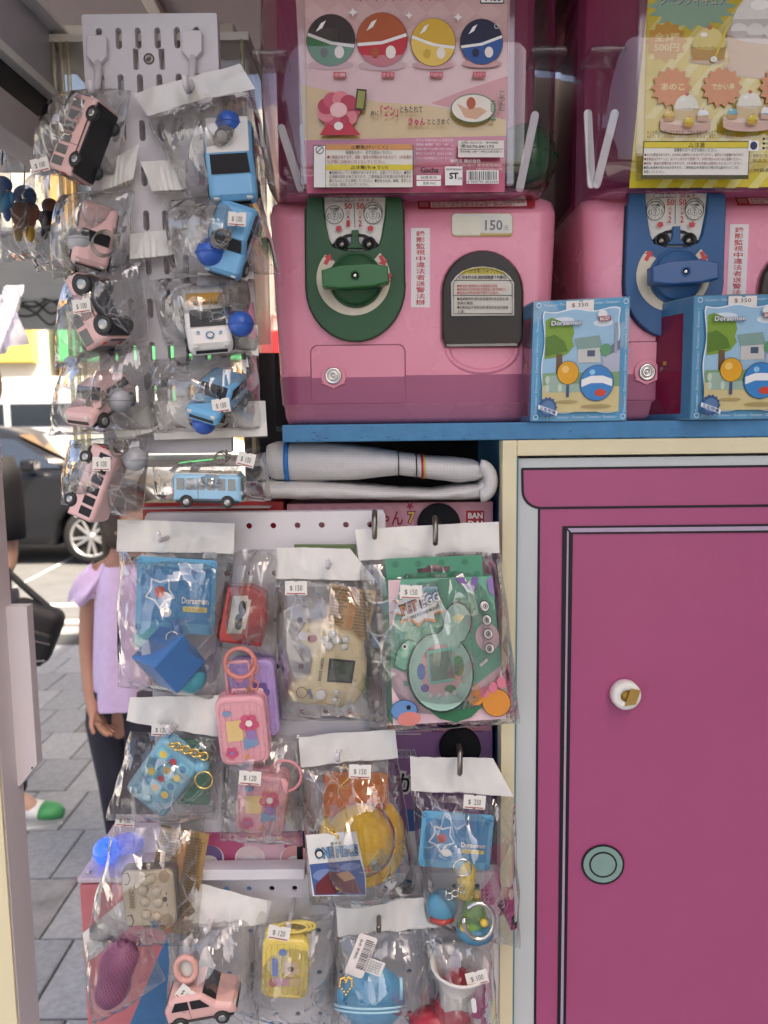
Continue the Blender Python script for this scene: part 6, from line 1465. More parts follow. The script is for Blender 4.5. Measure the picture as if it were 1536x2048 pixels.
while y < 30: w = rnd.choice([.9, 1.3, 2.2]); pr.rect(-2, y, 15, y + w, BLACK); pr.h -= pr.step; y += w + rnd.choice([1, 1.5, 2.2])
pr.h += pr.step; pr.text('4717985304338', [(16, -38), (16, 30), (20, 30), (20, -38)][::1], BLACK).text('品名 零錢包', [(-8, -38), (-8, 10), (-14, 10), (-14, -38)], BLACK); pr.build('tag_print', pch)
Mt2 = pxM(750, 1935, .744, 22); MB().plate([rrect(-18 * st, -17 * st, 18 * st, 17 * st, 2 * st)], ink(226, 224, 220), Mt2, t=.0005).build('care_label', pch)
pr = Print(lprint(Mt2, st))
for i in range(5): pr.text('材質 聚酯纖維 產地'[i:i + 6], (-15, -13 + i * 5.5, 12, -9.5 + i * 5.5), ink(110, 110, 115))
pr.build('label_print', pch)
b = MB()
hp = [(0, 10), (-10, 0), (-9, -8), (-3, -10), (0, -5), (4, -10), (10, -8), (10, 0)]
for k in range(8):
    for t in (0, .33, .66): a, c = hp[k], hp[(k + 1) % 8]; b.ball(P(692 + (a[0] * (1 - t) + c[0] * t) * 1.2, 1972 + (a[1] * (1 - t) + c[1] * t) * 1.7, .733), .0014, gold, n=8)
b.build('ball_chain', pch)
o = lb([(672, 1862), (862, 1858), (880, 2080), (660, 2075)], 'clear bag with pearl header round the blue zip pouch', [(672, 1800), (905, 1786), (898, 1850), (676, 1868)], dep=.046)
bo = thing('toy_boot', P(910, 2080, .757), 'white and red toy boot cup with flared rim in clear bag', 'toy boot')
rbm = mat('boot_red', (.42, .02, .04), .25, .5, coat=.3); Mo = orient(P(912, 2000, .757), 0, 6, 4); s = S(.757)
b = MB(); b.lathe([(34 * s, -.01), (36 * s, .0), (40 * s, .02), (48 * s, .036), (62 * s, .043), (64 * s, .046), (60 * s, .047), (46 * s, .038), (38 * s, .02), (34 * s, .005), (.0005, .004)], mat('boot_white', (.70, .66, .62), .3, .5, coat=.2), Mo, n=32, cap=False); b.build('cup', bo)
MB().ball((0, 0, .02), .017, rbm, Mo, n=14).build('cup_filling', bo)
b = MB(); b.loft([[Mo @ Vector((r_ * s * math.cos(t * math.pi / 12) * 1.02 - (0 if r_ < 40 else 6 * s), r_ * s * math.sin(t * math.pi / 12), z + .006 * math.sin(t * math.pi / 4) * (z > -.012))) for t in range(24)] for r_, z in ((46, -.045), (50, -.03), (42, -.012), (38, .0))], rbm); b.build('boot_foot', bo)
MB().ball(P(872, 2045, .757), .024, rbm, sc=(1.2, .8, .7), n=18).build('boot_toe', bo)
MB().plate([rrect(-5 * s, -16 * s, 5 * s, 16 * s, 5 * s)], twhite, pxM(948, 2012, .727, -6), t=.001).build('badge', bo)
o = lb([(842, 1848), (984, 1866), (998, 2080), (846, 2085)], 'clear bag round the white and red boot', None, [(954, 1956, '100', -14)], dep=.05)
# pegs that carry the packs
for (x, y, t) in ((345, 1068, 'through the header of the cube keychain bag'), (508, 1102, 'above the red case'), (662, 1118, 'through the header of the game controller bag'), (362, 1432, 'through the header of the keypad bag'), (680, 1484, 'through the header of the straw hat bag'), (432, 1812, 'through the header of the salmon car bag'), (588, 1802, 'above the yellow suitcase')):
    peg_hook(x, y, YL, 'short white metal peg ' + t)
peg_hook(758, 1808, YL, 'dark metal peg through the header of the blue pouch bag', steel)
# wide green card edge between the two first-row bags
MB().plate([[(P(x, y, .79).x, P(x, y, .79).z) for x, y in ((588, 1089), (712, 1089), (712, 1115), (590, 1125))]], mat('olive_card', (.16, .22, .10), .4), Matrix.Translation((0, .79, 0)), t=.002).build('backing_card', label='olive green card edge behind the game controller bag', cat='card')

# ================================================================== street behind the stall
def catm(pts, n=6):
    out = []
    for i in range(len(pts) - 1):
        p0, p1, p2, p3 = pts[max(0, i - 1)], pts[i], pts[i + 1], pts[min(len(pts) - 1, i + 2)]
        for k in range(n):
            t = k / n; out.append(.5 * ((2 * p1) + (p2 - p0) * t + (2 * p0 - 5 * p1 + 4 * p2 - p3) * t * t + (3 * p1 - p0 - 3 * p2 + p3) * t ** 3))
    return out + [pts[-1]]
# glowing lamp box
rb = thing('lamp_stand', P(230, 2048, 1.2), 'salmon red box stand with pale top behind the bagged toys', 'stand')
zt_ = P(157, 1756, 1.15).z; xl_ = P(157, 1756, 1.15).x
MB().box((xl_ + .11, 1.25, zt_ / 2 - .006), (.22, .2, zt_ - .012), mat('stand_red', (.66, .20, .21), .4, .45, var=.05), bev=.003).build('box', rb)
MB().box((xl_ + .11, 1.25, zt_ - .004), (.224, .204, .008), mat('stand_top', (.72, .56, .60), .15, .5, var=.15, vscale=20, coat=.5), bev=.002).build('top', rb)
q = P(172, 1742, 1.165); MB().lathe([(.004, 0), (.004, .002), (.001, .003)], chrome, Matrix.Translation((q.x + .004, q.y, zt_)), n=14).build('screw', rb)
gl = mat('lamp_blue', (.03, .16, .95), .2, .5, emit=.22, coat=.5); gv = mat('lamp_violet', (.22, .24, .85), .25, .5, emit=.08, coat=.5)
lo_ = thing('ball_lamp', (P(225, 1740, 1.2).x, 1.2, zt_), 'glowing blue glossy ball lamp on the salmon red stand', 'lamp')
c = P(214, 1712, 1.19); MB().ball((c.x, c.y, zt_ + .022), .022, gl, sc=(1, 1, 1), n=24).build('bulb', lo_)
c = P(262, 1705, 1.22); MB().ball((c.x - .006, c.y, zt_ + .017), .025, gv, sc=(1.15, .9, .68), n=24).build('bulb', lo_)
# bags and charms hanging at the left edge, under the canopy panel
def hang(cx, cy, Y, parts, label, bagq=None):
    o = thing('hanging_charm', P(cx, cy, Y), label, 'charm', 'charms hanging under the canopy side panel')
    for nm, x, y, r_, sc, m_ in parts: MB().ball(P(x, y, Y), r_ * S(Y), m_, sc=sc, n=18).build(nm, o)
    MB().tube([P(cx, cy - 60, Y), P(cx + 2, cy - 100, Y + .01), P(cx + 4, 250, Y + .02)], .0008, blackpl, n=5).build('cord', o)
    if bagq: bag(bagq, Y + .03, .07, 'clear bag round the ' + label.split(' hanging')[0], None, amp=.004, group='clear bags at the canopy edge')
pb1 = mat('plush_navy', (.05, .12, .28), .8, sheen=.3); pb2 = mat('plush_brown', (.24, .10, .06), .8, sheen=.3, var=.2); pb3 = mat('plush_black', (.015, .012, .018), .8); pb4 = mat('plush_gold', (.5, .32, .05), .7)
def doll(cx, cy, r, mb, mh, ml): return [('body', cx, cy, r, (.8, .6, 1.0), mb), ('head', cx + 2, cy - r * 1.25, r * .72, (1, .85, .95), mh)] + [('arm', cx + sx * r * .8, cy - r * .25 + sx * 2, r * .3, (.75, .7, 1.7), mb) for sx in (-1, 1)] + [('leg', cx + sx * r * .42, cy + r * 1.15, r * .36, (.8, .8, 1.7), ml) for sx in (-1, 1)]
hang(48, 430, .93, doll(48, 430, 30, pb2, pb1, pb4), 'brown and navy plush doll hanging by a cord', [(0, 320), (88, 300), (100, 515), (2, 525)])
hang(98, 440, .96, doll(98, 440, 22, pb3, pb2, pb3), 'small black plush doll hanging by a cord', [(70, 350), (128, 345), (130, 540), (72, 545)])
hang(4, 390, .90, doll(4, 400, 24, mat('plush_sky', (.06, .26, .46), .6), pb1, pb1), 'sky blue plush doll hanging by a cord', [(-60, 290), (18, 280), (26, 470), (-50, 490)])
wc = thing('paper_sign', P(30, 300, .98), 'white paper sign with dark blue brush stroke under the canopy panel', 'sign')
MB().plate([[(P(x, y, .98).x, P(x, y, .98).z) for x, y in ((-70, 235), (62, 262), (60, 345), (-60, 345))]], mat('paper_white', (.66, .65, .63), .6), Matrix.Translation((0, .98, 0)), t=.001).build('paper', wc)
pr = Print(plane(.979)); nb = ink(30, 62, 110); pr.line([(28, 248), (18, 252), (16, 262), (22, 272)], 6, nb).line([(0, 232), (10, 244), (22, 244)], 8, nb).line([(46, 258), (58, 274), (72, 280)], 8, nb).build('brush_stroke', wc)
# street tent canopy with cables
tent = mat('tent_grey', (.36, .38, .40), .7, .3, var=.1, vscale=3)
tn = thing('tent_canopy', (-2.4, 3.7, 2.12), 'grey fabric tent canopy over the pavement', 'canopy')
MB().box((-2.5, 3.75, 2.17), (2.9, 1.7, .03), tent, bev=.01).build('roof', tn)
MB().box((-2.5, 4.58, 2.10), (2.9, .03, .16), tent, bev=.008).build('valance', tn)
for x in (-3.85,): MB().box((x, 4.5, 1.08), (.04, .04, 2.16), greyal).build('pole', tn)
for x in (-3.85,): MB().box((x, 2.95, 1.08), (.04, .04, 2.16), greyal).build('pole', tn)
for k in range(5):
    pts = [P(-40 + i * 36, 590 + 10 * k * .4 + (14 + 8 * k) * math.sin(i * 1.1 + k * 1.7) ** 2, 4.3 + .05 * k) for i in range(8)]
    MB().tube(catm(pts, 4), .007, blackpl, n=5).build('cable', tn)
# plastic flag bunting
fb = thing('plastic_flag', P(20, 720, 2.2), 'pale violet plastic flag hanging from the tent edge', 'flag')
vs_ = []; fs_ = []
for j in range(9):
    for i in range(7):
        p = P(-10 + i * 8 + j * 1.5 * (i / 6), 590 + j * 15 - i * 4, 2.2); p.y += .03 * math.sin(i * 1.3 + j * .8); vs_.append(p)
for j in range(8):
    for i in range(6): a = j * 7 + i; fs_.append((a, a + 1, a + 8, a + 7))
MB().add(vs_, fs_, mat('flag_violet', (.62, .60, .70), .3, .5, var=.35, vscale=9), smooth=True).build('sheet', fb)
# car --------------------------------------------------------------
carm = mat('car_paint', (.007, .008, .011), .35, .35, coat=.2); glassd = mat('car_glass', (.02, .03, .045), .03, .9, coat=.6); alloy = mat('alloy', (.62, .62, .62), .3, metal=.9); rub = mat('tyre_rubber', (.02, .02, .021), .8)
CY, CXW, GZ = 8.85, -3.42, -.14
cr = thing('parked_car', (CXW - 1.3, CY + .9, GZ), 'dark grey parked car with alloy wheels on the road', 'car')
Mcar = Matrix.Translation((CXW, CY, GZ))      # x=0 at the front wheel, nose to +x, near side y=0
def arch(cx_, r_=.40): return [(cx_ - r_ * math.cos(R(a)), .30 + r_ * math.sin(R(a))) for a in range(-10, 191, 20)]
low = [(-3.55, .30)] + arch(-2.7) + arch(0) + [(.62, .28), (.86, .34), (.92, .55), (.88, .78), (.70, .93), (.30, 1.03), (-.35, 1.10), (-2.9, 1.14), (-3.45, 1.12), (-3.68, .95), (-3.70, .5)]
MB().plate([low], carm, Mcar, t=1.8, bev=.10, res=4, smooth=True).build('body', cr)
def gring(z, x0, x1, ins): return [(x0, ins, z), (x1, ins, z), (x1, 1.8 - ins, z), (x0, 1.8 - ins, z)]
MB().loft([gring(1.08, -3.5, -.10, .09), gring(1.30, -3.3, -.55, .20), gring(1.50, -3.0, -.95, .30), gring(1.60, -2.7, -1.25, .38), gring(1.63, -2.4, -1.6, .5)], carm, Mcar, smooth=True).build('cabin', cr)
def side_y(z): return .09 + (z - 1.08) * .5 - .006
MB().add([(x, side_y(z), z) for x, z in ((-1.72, 1.13), (-.34, 1.13), (-.92, 1.46), (-1.72, 1.52))], [(0, 1, 2, 3)], glassd, Mcar).build('window', cr)
MB().add([(x, side_y(z), z) for x, z in ((-3.05, 1.14), (-1.80, 1.13), (-1.80, 1.52), (-2.75, 1.50))], [(0, 1, 2, 3)], glassd, Mcar).build('window', cr)
MB().add([(-.10, .22, 1.105), (-.10, 1.58, 1.105), (-.93, 1.46, 1.505), (-.93, .34, 1.505)], [(0, 1, 2, 3)], glassd, Mcar @ Matrix.Translation((.02, 0, .012))).build('windscreen', cr)
MB().box((-.62, -.07, 1.17), (.16, .18, .13), carm, Mcar, bev=.04, seg=3, smooth=True).build('mirror', cr)
MB().box((-.53, -.07, 1.17), (.01, .14, .09), chrome, Mcar, bev=.004).build('mirror_glass', cr)
for x in (-2.7, 0):
    for yy, sg in ((.12, -1), (1.68, 1)):
        Mw = Mcar @ Matrix.Translation((x, yy, .325)) @ Matrix.Rotation(R(90) if sg < 0 else R(-90), 4, 'X')
        w = MB(); w.lathe([(.2, -.1), (.31, -.1), (.325, -.06), (.325, .07), (.30, .11), (.235, .10)], rub, Mw, n=32, cap=False); w = w.build('wheel', cr)
        b = MB(); b.lathe([(.235, .10), (.225, .085), (.215, .03), (.05, .02)], mat('wheel_dark', (.03, .03, .03), .5), Mw, n=28, cap=False)
        b.lathe([(.24, .095), (.236, .108), (.222, .10), (.214, .08)], alloy, Mw, n=32, cap=False)
        for k in range(10):
            a = R(36 * k + (6 if k % 2 else -6)); b.box((.125, 0, .075), (.19, .032, .03), alloy, Mw @ Matrix.Rotation(a, 4, 'Z'), bev=.006)
        b.lathe([(.05, .06), (.045, .10), (.0005, .105)], alloy, Mw, n=16); b.build('rim', w)
for sg in (.3, 1.5): MB().box((.74, sg, .80), (.25, .3, .13), mat('car_lamp', (.6, .62, .64), .1, .8), Mcar, bev=.04, seg=3).build('headlight', cr)
MB().box((-1.75, -.004, .80), (.012, .012, .5), blackpl, Mcar).build('door_gap', cr)
# van --------------------------------------------------------------
vanm = mat('van_white', (.74, .76, .78), .35, .5, coat=.4)
vn = thing('parked_van', (-5.2, 13.2, GZ), 'white van parked behind the dark car', 'van')
Mv = Matrix.Translation((-3.0, 12.3, GZ))
vp = [(-4.6, .35), (-4.65, 1.2), (-4.5, 2.2), (-4.2, 2.38), (-1.4, 2.42), (-.9, 2.32), (.15, 1.45), (.75, 1.2), (.9, .9), (.92, .4)]
MB().plate([vp], vanm, Mv, t=1.8, bev=.16, res=4, smooth=True).build('body', vn)
for (a, b) in ((-4.3, -3.0), (-2.9, -1.7), (-1.6, -.55)): MB().plate([[(a, 1.62), (b + (.35 if b > -1 else 0), 1.62), (b, 1.98), (a, 1.98)]], glassd, Mv @ Matrix.Translation((0, -.008, 0)), t=.02, bev=.004).build('window', vn)
MB().add([(-.82, .2, 2.28), (-.82, 1.6, 2.28), (.17, 1.65, 1.47), (.17, .15, 1.47)], [(0, 1, 2, 3)], glassd, Mv @ Matrix.Translation((.02, 0, .025))).build('windscreen', vn)
for x in (-3.6, .1):
    MB().lathe([(.15, -.1), (.32, -.1), (.33, .1), (.2, .12), (.001, .1)], rub, Mv @ Matrix.Translation((x, .1, .33)) @ Matrix.Rotation(R(90), 4, 'X'), n=24).build('wheel', vn)
# buildings across the road ------------------------------------------
def shop(x0, x1, y, h, wall, label, sign=None, signm=None):
    o = thing('shop_building', ((x0 + x1) / 2, y + 3, GZ), label, 'building', 'buildings across the road')
    MB().box(((x0 + x1) / 2, y + 3, h / 2 + GZ), (x1 - x0, 6, h), wall).build('wall', o)
    n = int((x1 - x0) / 2)
    for k in range(n):
        xc = x0 + (k + .5) * (x1 - x0) / n
        MB().box((xc, y - .02, 1.2), (1.5, .06, 2.4), winm, bev=.01).build('shop_window', o)
        for fl in range(int((h - 4) / 3)):
            w = MB(); w.box((xc, y - .02, 5.6 + fl * 3), (1.2, .08, 1.5), winm, bev=.01); w = w.build('window', o)
            MB().box((xc, y - .06, 4.8 + fl * 3), (1.4, .16, .08), kerb_m).build('sill', w)
    if sign: MB().box(((x0 + x1) / 2, y - .25, sign[0]), (x1 - x0 - .3, .4, sign[1]), signm, bev=.02).build('signboard', o)
yel = mat('sign_yellow', (.80, .55, .12), .5, var=.08, vscale=1); wht = mat('wall_pale', (.72, .70, .64), .7, var=.06, vscale=1); gre = mat('sign_green', (.08, .5, .2), .5); ora = mat('wall_orange', (.62, .36, .14), .7, var=.08, vscale=1)
shop(-26, -15.2, 24, 10, wht, 'pale shop building with blue signboard far across the road', (3.6, 1.2), mat('sign_blue', (.08, .2, .5), .5))
shop(-15, -9.9, 23, 9, wht, 'pale shop building with big yellow signboard across the road', (4.3, 1.9), yel)
shop(-9.7, -4, 23.5, 10, ora, 'orange shop building with green signboard across the road', (4.2, 1.6), gre)
shop(-3.8, 8, 24, 11, wht, 'long pale shop building across the road behind the stall', (3.8, 1.0), RED)
shop(-44, -26.2, 25, 13, ora, 'tall orange building at the far end of the road', None)

# ================================================================== people
skin = mat('skin', (.42, .22, .15), .5, .4, var=.05, vscale=20, sss=.1); skin2 = mat('skin_light', (.50, .30, .22), .5, .4, var=.05, vscale=20, sss=.1)
hair = mat('hair_black', (.035, .018, .012), .5, .4, bump=.4, bscale=150)
def skin_body(name, joints, edges, root, m):
    """joints: list of (point, radius); continuous surface by a Skin modifier, baked to a mesh"""
    me = bpy.data.meshes.new('tmp'); me.from_pydata([tuple(p) for p, _ in joints], edges, [])
    o = bpy.data.objects.new('tmp', me); col.objects.link(o)
    md = o.modifiers.new('s', 'SKIN'); md.use_smooth_shade = True
    o.modifiers.new('u', 'SUBSURF').levels = 2; o.modifiers['u'].render_levels = 2
    for i, (p, r_) in enumerate(joints):
        rr_ = r_ if isinstance(r_, tuple) else (r_, r_)
        me.skin_vertices[0].data[i].radius = rr_; me.skin_vertices[0].data[i].use_root = (i == 0)
    dg = bpy.context.evaluated_depsgraph_get(); ev = o.evaluated_get(dg)
    mm = bpy.data.meshes.new_from_object(ev)
    b = MB(); b.add([v.co for v in mm.vertices], [tuple(p.vertices) for p in mm.polygons], m, smooth=True)
    bpy.data.objects.remove(o); bpy.data.meshes.remove(me); bpy.data.meshes.remove(mm)
    return b.build(name, root)
def hand_joints(J, E, wi, w, f, side, s=1.0):
    """palm and five fingers from wrist index wi along direction f (unit), side = across the palm"""
    f = f.normalized(); side = (side - f * side.dot(f)).normalized(); nrm = f.cross(side)
    J.append((w + f * .045 * s, (.03 * s, .016 * s))); pi = len(J) - 1; E.append((wi, pi))
    for k, (off, ln) in enumerate(((-.027, .052), (-.009, .062), (.009, .058), (.026, .046))):
        b0 = w + f * .07 * s + side * off * s
        J.append((b0, .0095 * s)); a = len(J) - 1; E.append((pi, a))
        J.append((b0 + f * ln * .55 * s + nrm * .006 * s, .0085 * s)); E.append((a, a + 1))
        J.append((b0 + f * ln * .95 * s + nrm * .022 * s, .0075 * s)); E.append((a + 1, a + 2))
    b0 = w + f * .025 * s + side * -.032 * s
    J.append((b0, .0105 * s)); a = len(J) - 1; E.append((wi, a))
    J.append((b0 + (f * .6 - side * .6) * .04 * s, .009 * s)); E.append((a, a + 1)); J.append((b0 + (f * .9 - side * .5) * .065 * s, .008 * s)); E.append((a + 1, a + 2))
def head(root, c, r_, fwd, sm, long_hair):
    """head with face; fwd = direction it looks"""
    fwd = fwd.normalized(); up = Vector((0, 0, 1)); sd = up.cross(fwd)
    Mhd = Matrix((sd, fwd, up)).transposed().to_4x4(); Mhd.translation = c
    b = MB(); b.ball((0, 0, 0), r_, sm, Mhd, sc=(.80, .95, 1.14), n=24); b.ball((0, r_ * .35, -r_ * .55), r_ * .55, sm, Mhd, sc=(.95, .9, .95), n=16)
    b.ball((0, r_ * .96, -r_ * .12), r_ * .15, sm, Mhd, sc=(.8, 1, 1.2), n=10)
    for s_ in (-1, 1): b.ball((s_ * r_ * .80, 0, -r_ * .08), r_ * .2, sm, Mhd, sc=(.4, .8, 1.1), n=10)
    h = b.build('head', root)
    for s_ in (-1, 1):
        e = MB(); e.ball((s_ * r_ * .32, r_ * .80, r_ * .05), r_ * .12, twhite, Mhd, sc=(1.2, .7, .7), n=10); e.ball((s_ * r_ * .32, r_ * .86, r_ * .05), r_ * .06, blackpl, Mhd, n=8); e.build('eye', h)
    MB().ball((0, r_ * .86, -r_ * .48), r_ * .2, mat('lips', (.4, .12, .1), .5), Mhd, sc=(1, .35, .28), n=10).build('mouth', h)
    b = MB(); b.ball((0, -r_ * .08, r_ * .14), r_ * 1.06, hair, Mhd, sc=(.86, .98, 1.1), n=24)
    v2 = [];
    if long_hair: b.ball((0, -r_ * .85, -r_ * .6), r_ * .5, hair, Mhd, sc=(.7, .6, 2.2), n=14)
    hb_ = b; 
    # cut the hair away from the face
    keep = []
    inv = Mhd.inverted()
    for fc, mi_, sm_ in zip(hb_.f, hb_.mi, hb_.sm):
        cc = sum((inv @ hb_.v[i] for i in fc), Vector()) / len(fc)
        if not (cc.y > r_ * .28 and cc.z < r_ * .55): keep.append((fc, mi_, sm_))
    hb_.f = [k[0] for k in keep]; hb_.mi = [k[1] for k in keep]; hb_.sm = [k[2] for k in keep]
    hb_.build('hair', root)
# child in a lilac shirt
YCh = 2.4; C_ = lambda x, y, d=0: P(x, y, YCh) + Vector((0, d, 0))
ch = thing('person', Vector((P(245, 1700, YCh).x, YCh, 0)), 'child in lilac ruffle sleeve top and dark leggings standing on the pavement', 'person')
J = [(C_(248, 1420), (.085, .075)), (C_(246, 1330), (.078, .07)), (C_(243, 1230), (.085, .07)), (C_(242, 1160), (.07, .055)), (C_(242, 1115), .035), (C_(242, 1085), .036)]
E = [(0, 1), (1, 2), (2, 3), (3, 4), (4, 5)]
J += [(C_(194, 1150), .042), (C_(176, 1225), .029), (C_(174, 1305), .026), (C_(192, 1375, -.05), .022), (C_(204, 1402, -.07), .02)]; n0 = 6; E += [(3, n0)] + [(n0 + k, n0 + k + 1) for k in range(4)]
hand_joints(J, E, n0 + 4, C_(204, 1402, -.07), C_(236, 1450, -.08) - C_(204, 1402, -.07), Vector((.3, .9, 0)), .8)
n1_ = len(J); J += [(C_(288, 1150), .042), (C_(300, 1225), .030), (C_(303, 1305), .027), (C_(298, 1390), .02)]; E += [(3, n1_)] + [(n1_ + k, n1_ + k + 1) for k in range(3)]
hand_joints(J, E, n1_ + 3, C_(298, 1390), Vector((0, -.1, -1)), Vector((0, 1, 0)), .8)
for sx in (-1, 1):
    hx = P(248, 1420, YCh).x + sx * .055; k = len(J)
    J += [(Vector((hx, YCh, .50)), .062), (Vector((hx + .01, YCh + .01, .30)), .047), (Vector((hx + .01, YCh + .02, .07)), .032), (Vector((hx + .05, YCh - .06, .035)), .03)]
    E += [(0, k), (k, k + 1), (k + 1, k + 2), (k + 2, k + 3)]
skin_body('body', J, E, ch, skin)
head(ch, C_(264, 1048), .095, Vector((.9, -.3, 0)), skin, True)
lil = mat('shirt_lilac', (.62, .48, .73), .75, .3, var=.08, vscale=40, bump=.6, bscale=60, sheen=.3)
rings = []
for j in range(14):
    t = j / 13; y = 1125 + t * 278
    hw = (28 + 22 * min(1, t * 6)) * (1 + .16 * t) ; hd = .085 + .02 * t
    cx_ = 243 + 4 * t
    ring = []
    for k in range(32):
        a = 2 * math.pi * k / 32; fold = 1 + .06 * math.sin(a * 7 + t * 2.5) * t + .025 * math.sin(a * 13 + t * 3) * t + .02 * noise.noise(Vector((math.cos(a) * 2, math.sin(a) * 2, t * 5)))
        p = C_(cx_, y); ring.append(p + Vector((hw * S(YCh) * math.cos(a) * fold, hd * math.sin(a) * fold, 0)))
    rings.append(ring)
sh_ = MB(); sh_.loft(rings, lil, cap0=False, cap1=False); sh_ = sh_.build('shirt', ch)
for sx in (-1, 1):
    rg = []
    for j in range(7):
        t = j / 6; c = C_(243 + sx * (42 + 22 * t), 1130 + 66 * t); rr_ = .032 + .030 * math.sin(t * 2.2)
        rg.append([c + Vector((rr_ * math.cos(a_) * (1 + .14 * math.sin(a_ * 6 + j)), rr_ * 1.2 * math.sin(a_) * (1 + .14 * math.sin(a_ * 6 + j)), .012 * math.sin(a_ * 5))) for a_ in [2 * math.pi * k / 30 for k in range(30)]])
    b = MB(); b.loft(rg, lil, cap0=False, cap1=False); b.build('sleeve', ch)
nav = mat('leggings_navy', (.02, .02, .035), .7)
for sx in (-1, 1):
    hx = P(248, 1420, YCh).x + sx * .055
    b = MB(); b.tube([Vector((hx - sx * .02, YCh, .62)), Vector((hx, YCh, .50)), Vector((hx + .01, YCh + .01, .30)), Vector((hx + .01, YCh + .02, .12))], [.075, .068, .053, .04], nav, n=16); b.build('legging', ch)
    b = MB(); b.ball((hx + .04, YCh - .03, .04), .05, twhite, sc=(.9, 1.6, .75), n=16); b.build('shoe', ch)
# adult at the post
YA = 2.7; A_ = lambda x, y, d=0: P(x - 22, y, YA) + Vector((0, d, 0))
ad = thing('person', Vector((P(-60, 1600, YA).x, YA, 0)), 'person in black shirt and green and white sneakers half hidden by the wooden post', 'person')
J = [(A_(-50, 1290), (.14, .11)), (A_(-50, 1180), (.13, .10)), (A_(-48, 1040), (.15, .11)), (A_(-46, 930), (.13, .09)), (A_(-46, 880), .055), (A_(-46, 845), .055)]
E = [(k, k + 1) for k in range(5)]
k = len(J); J += [(A_(18, 950), .06), (A_(30, 1050), .048), (A_(36, 1138), .042), (A_(0, 1132, -.12), .034), (A_(-30, 1112, -.2), .027)]; E += [(3, k)] + [(k + i, k + i + 1) for i in range(4)]
hand_joints(J, E, k + 4, A_(-30, 1112, -.2), Vector((-.8, -.5, .1)), Vector((0, 0, 1)), 1)
k = len(J); J += [(A_(-112, 950), .06), (A_(-124, 1050), .048), (A_(-126, 1140), .042), (A_(-100, 1150, -.15), .03)]; E += [(3, k)] + [(k + i, k + i + 1) for i in range(3)]
hand_joints(J, E, k + 3, A_(-100, 1150, -.15), Vector((.7, -.6, 0)), Vector((0, 0, 1)), 1)
for hxp, fx in ((-8, .0), (-130, 0)):
    hx = P(hxp, 1290, YA).x; k = len(J)
    J += [(Vector((hx, YA, .72)), .085), (Vector((hx + .01, YA - .01, .42)), .06), (Vector((hx + .0, YA + .02, .10)), .04), (Vector((hx + .12, YA - .02, .05)), .035)]; E += [(0, k), (k, k + 1), (k + 1, k + 2), (k + 2, k + 3)]
skin_body('body', J, E, ad, skin2)
head(ad, A_(-46, 775), .112, Vector((-.3, -1, 0)), skin2, False)
blk = mat('shirt_black', (.018, .018, .02), .8, .3, bump=.4, bscale=30)
rings = []
for j in range(14):
    t = j / 13; y = 895 + t * 420; hw = 40 + 48 * min(1, t * 5); ring = []
    for kk in range(28):
        a = 2 * math.pi * kk / 28; fo = 1 + .03 * math.sin(a * 6 + t * 5); ring.append(A_(-48, y) + Vector((hw * S(YA) * math.cos(a) * fo, .14 * math.sin(a) * fo, 0)))
    rings.append(ring)
MB().loft(rings, blk, cap0=False, cap1=False).build('shirt', ad)
for sx in (-1, 1): MB().tube([A_(-46 + sx * 50, 925), A_(-46 + sx * 64, 960), A_(-46 + sx * 76, 1030), A_(-46 + sx * 80, 1078)], [.075, .078, .07, .066], blk, n=16).build('sleeve', ad)
MB().tube([A_(4, 1116, -.095), A_(-6, 1116, -.12), A_(-12, 1116, -.14)], .041, twhite, n=16).build('wristband', ad)
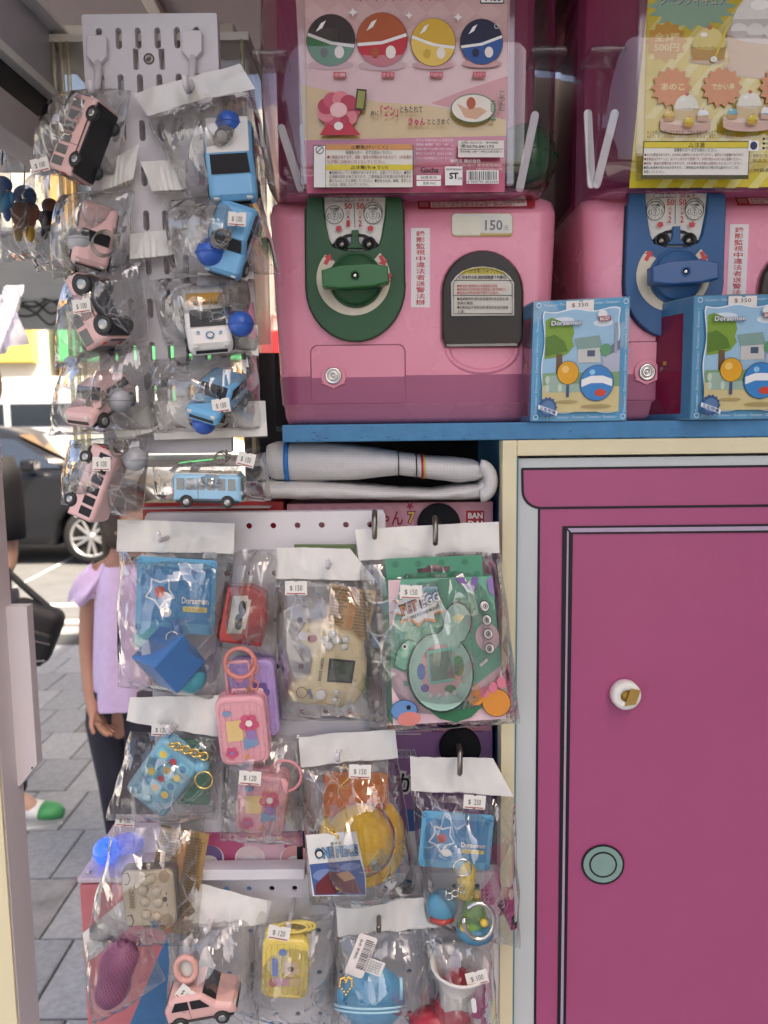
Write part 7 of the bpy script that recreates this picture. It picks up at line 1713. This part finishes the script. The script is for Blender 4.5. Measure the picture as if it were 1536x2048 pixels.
for hxp in (-8, -130):
    hx = P(hxp, 1290, YA).x
    MB().tube([Vector((hx - .02, YA, .86)), Vector((hx, YA, .70)), Vector((hx + .01, YA - .01, .42)), Vector((hx, YA + .02, .12))], [.105, .098, .078, .062], nav, n=16).build('trouser_leg', ad)
    q = Vector((hx, YA, 0)); swh = mat('sneaker_white', (.72, .72, .70), .6); sgr = mat('sneaker_green', (.04, .30, .10), .5)
    rg = []
    for j, (dx_, w_, h_) in enumerate(((-.09, .032, .10), (-.05, .038, .105), (.0, .040, .095), (.06, .042, .075), (.12, .046, .06), (.17, .042, .05), (.20, .02, .035))):
        rg.append([q + Vector((dx_, w_ * math.cos(a_), max(.012, .02 + h_ * .5 + h_ * .5 * math.sin(a_)))) for a_ in [2 * math.pi * i / 16 for i in range(16)]])
    s_o = MB(); s_o.loft(rg, swh); s_o = s_o.build('shoe', ad)
    rg = [[q + Vector((dx_, (w_ + .002) * math.cos(a_), max(.012, .022 + h_ * .5 + (h_ * .5 + .002) * math.sin(a_)))) for a_ in [2 * math.pi * i / 16 for i in range(16)]] for dx_, w_, h_ in ((.13, .047, .054), (.15, .046, .052), (.18, .042, .047), (.203, .02, .034))]
    MB().loft(rg, sgr).build('toe_cap', s_o)
    MB().plate([ell(.05, 0, .15, .048, 20)], swh, Matrix.Translation(q + Vector((0, 0, .0015))) @ Matrix.Rotation(R(-90), 4, 'X'), t=.014).build('sole', s_o)
    for i in range(4): MB().tube([q + Vector((.02 + i * .02, -.03, .085 - i * .006)), q + Vector((.025 + i * .02, 0, .100 - i * .009)), q + Vector((.02 + i * .02, .03, .085 - i * .006))], .004, swh, n=6).build('lace', s_o)
# shoulder bag
bgc = P(62, 1262, 2.52)
bk_ = mat('bag_nylon', (.014, .014, .016), .6, .4, bump=.4, bscale=120, var=.2)
sbg = thing('shoulder_bag', bgc, 'black nylon shoulder bag with grey zip at the hip of the person by the post', 'bag')
Mbg = orient(bgc, 12, 0, 24)
MB().box((0, 0, 0), (.18, .10, .20), bk_, Mbg, bev=.04, seg=4, smooth=True).build('body', sbg)
MB().box((.01, -.045, -.03), (.13, .03, .12), bk_, Mbg, bev=.012, seg=3, smooth=True).build('pocket', sbg)
MB().tube([Mbg @ Vector(p) for p in ((-.06, -.063, -.0), (.0, -.066, -.004), (.075, -.06, .0))], .003, chrome, n=6).build('zip', sbg)
MB().tube([Mbg @ Vector(p) for p in ((-.06, -.062, -.075), (.0, -.066, -.085), (.08, -.058, -.06))], .0025, greyal, n=6).build('piping', sbg)
MB().tube(catm([Mbg @ Vector((.06, 0, .08)), A_(40, 1080, -.16), A_(0, 960, -.13), A_(-60, 880, -.06)], 6), .012, bk_, n=8).build('strap', sbg)
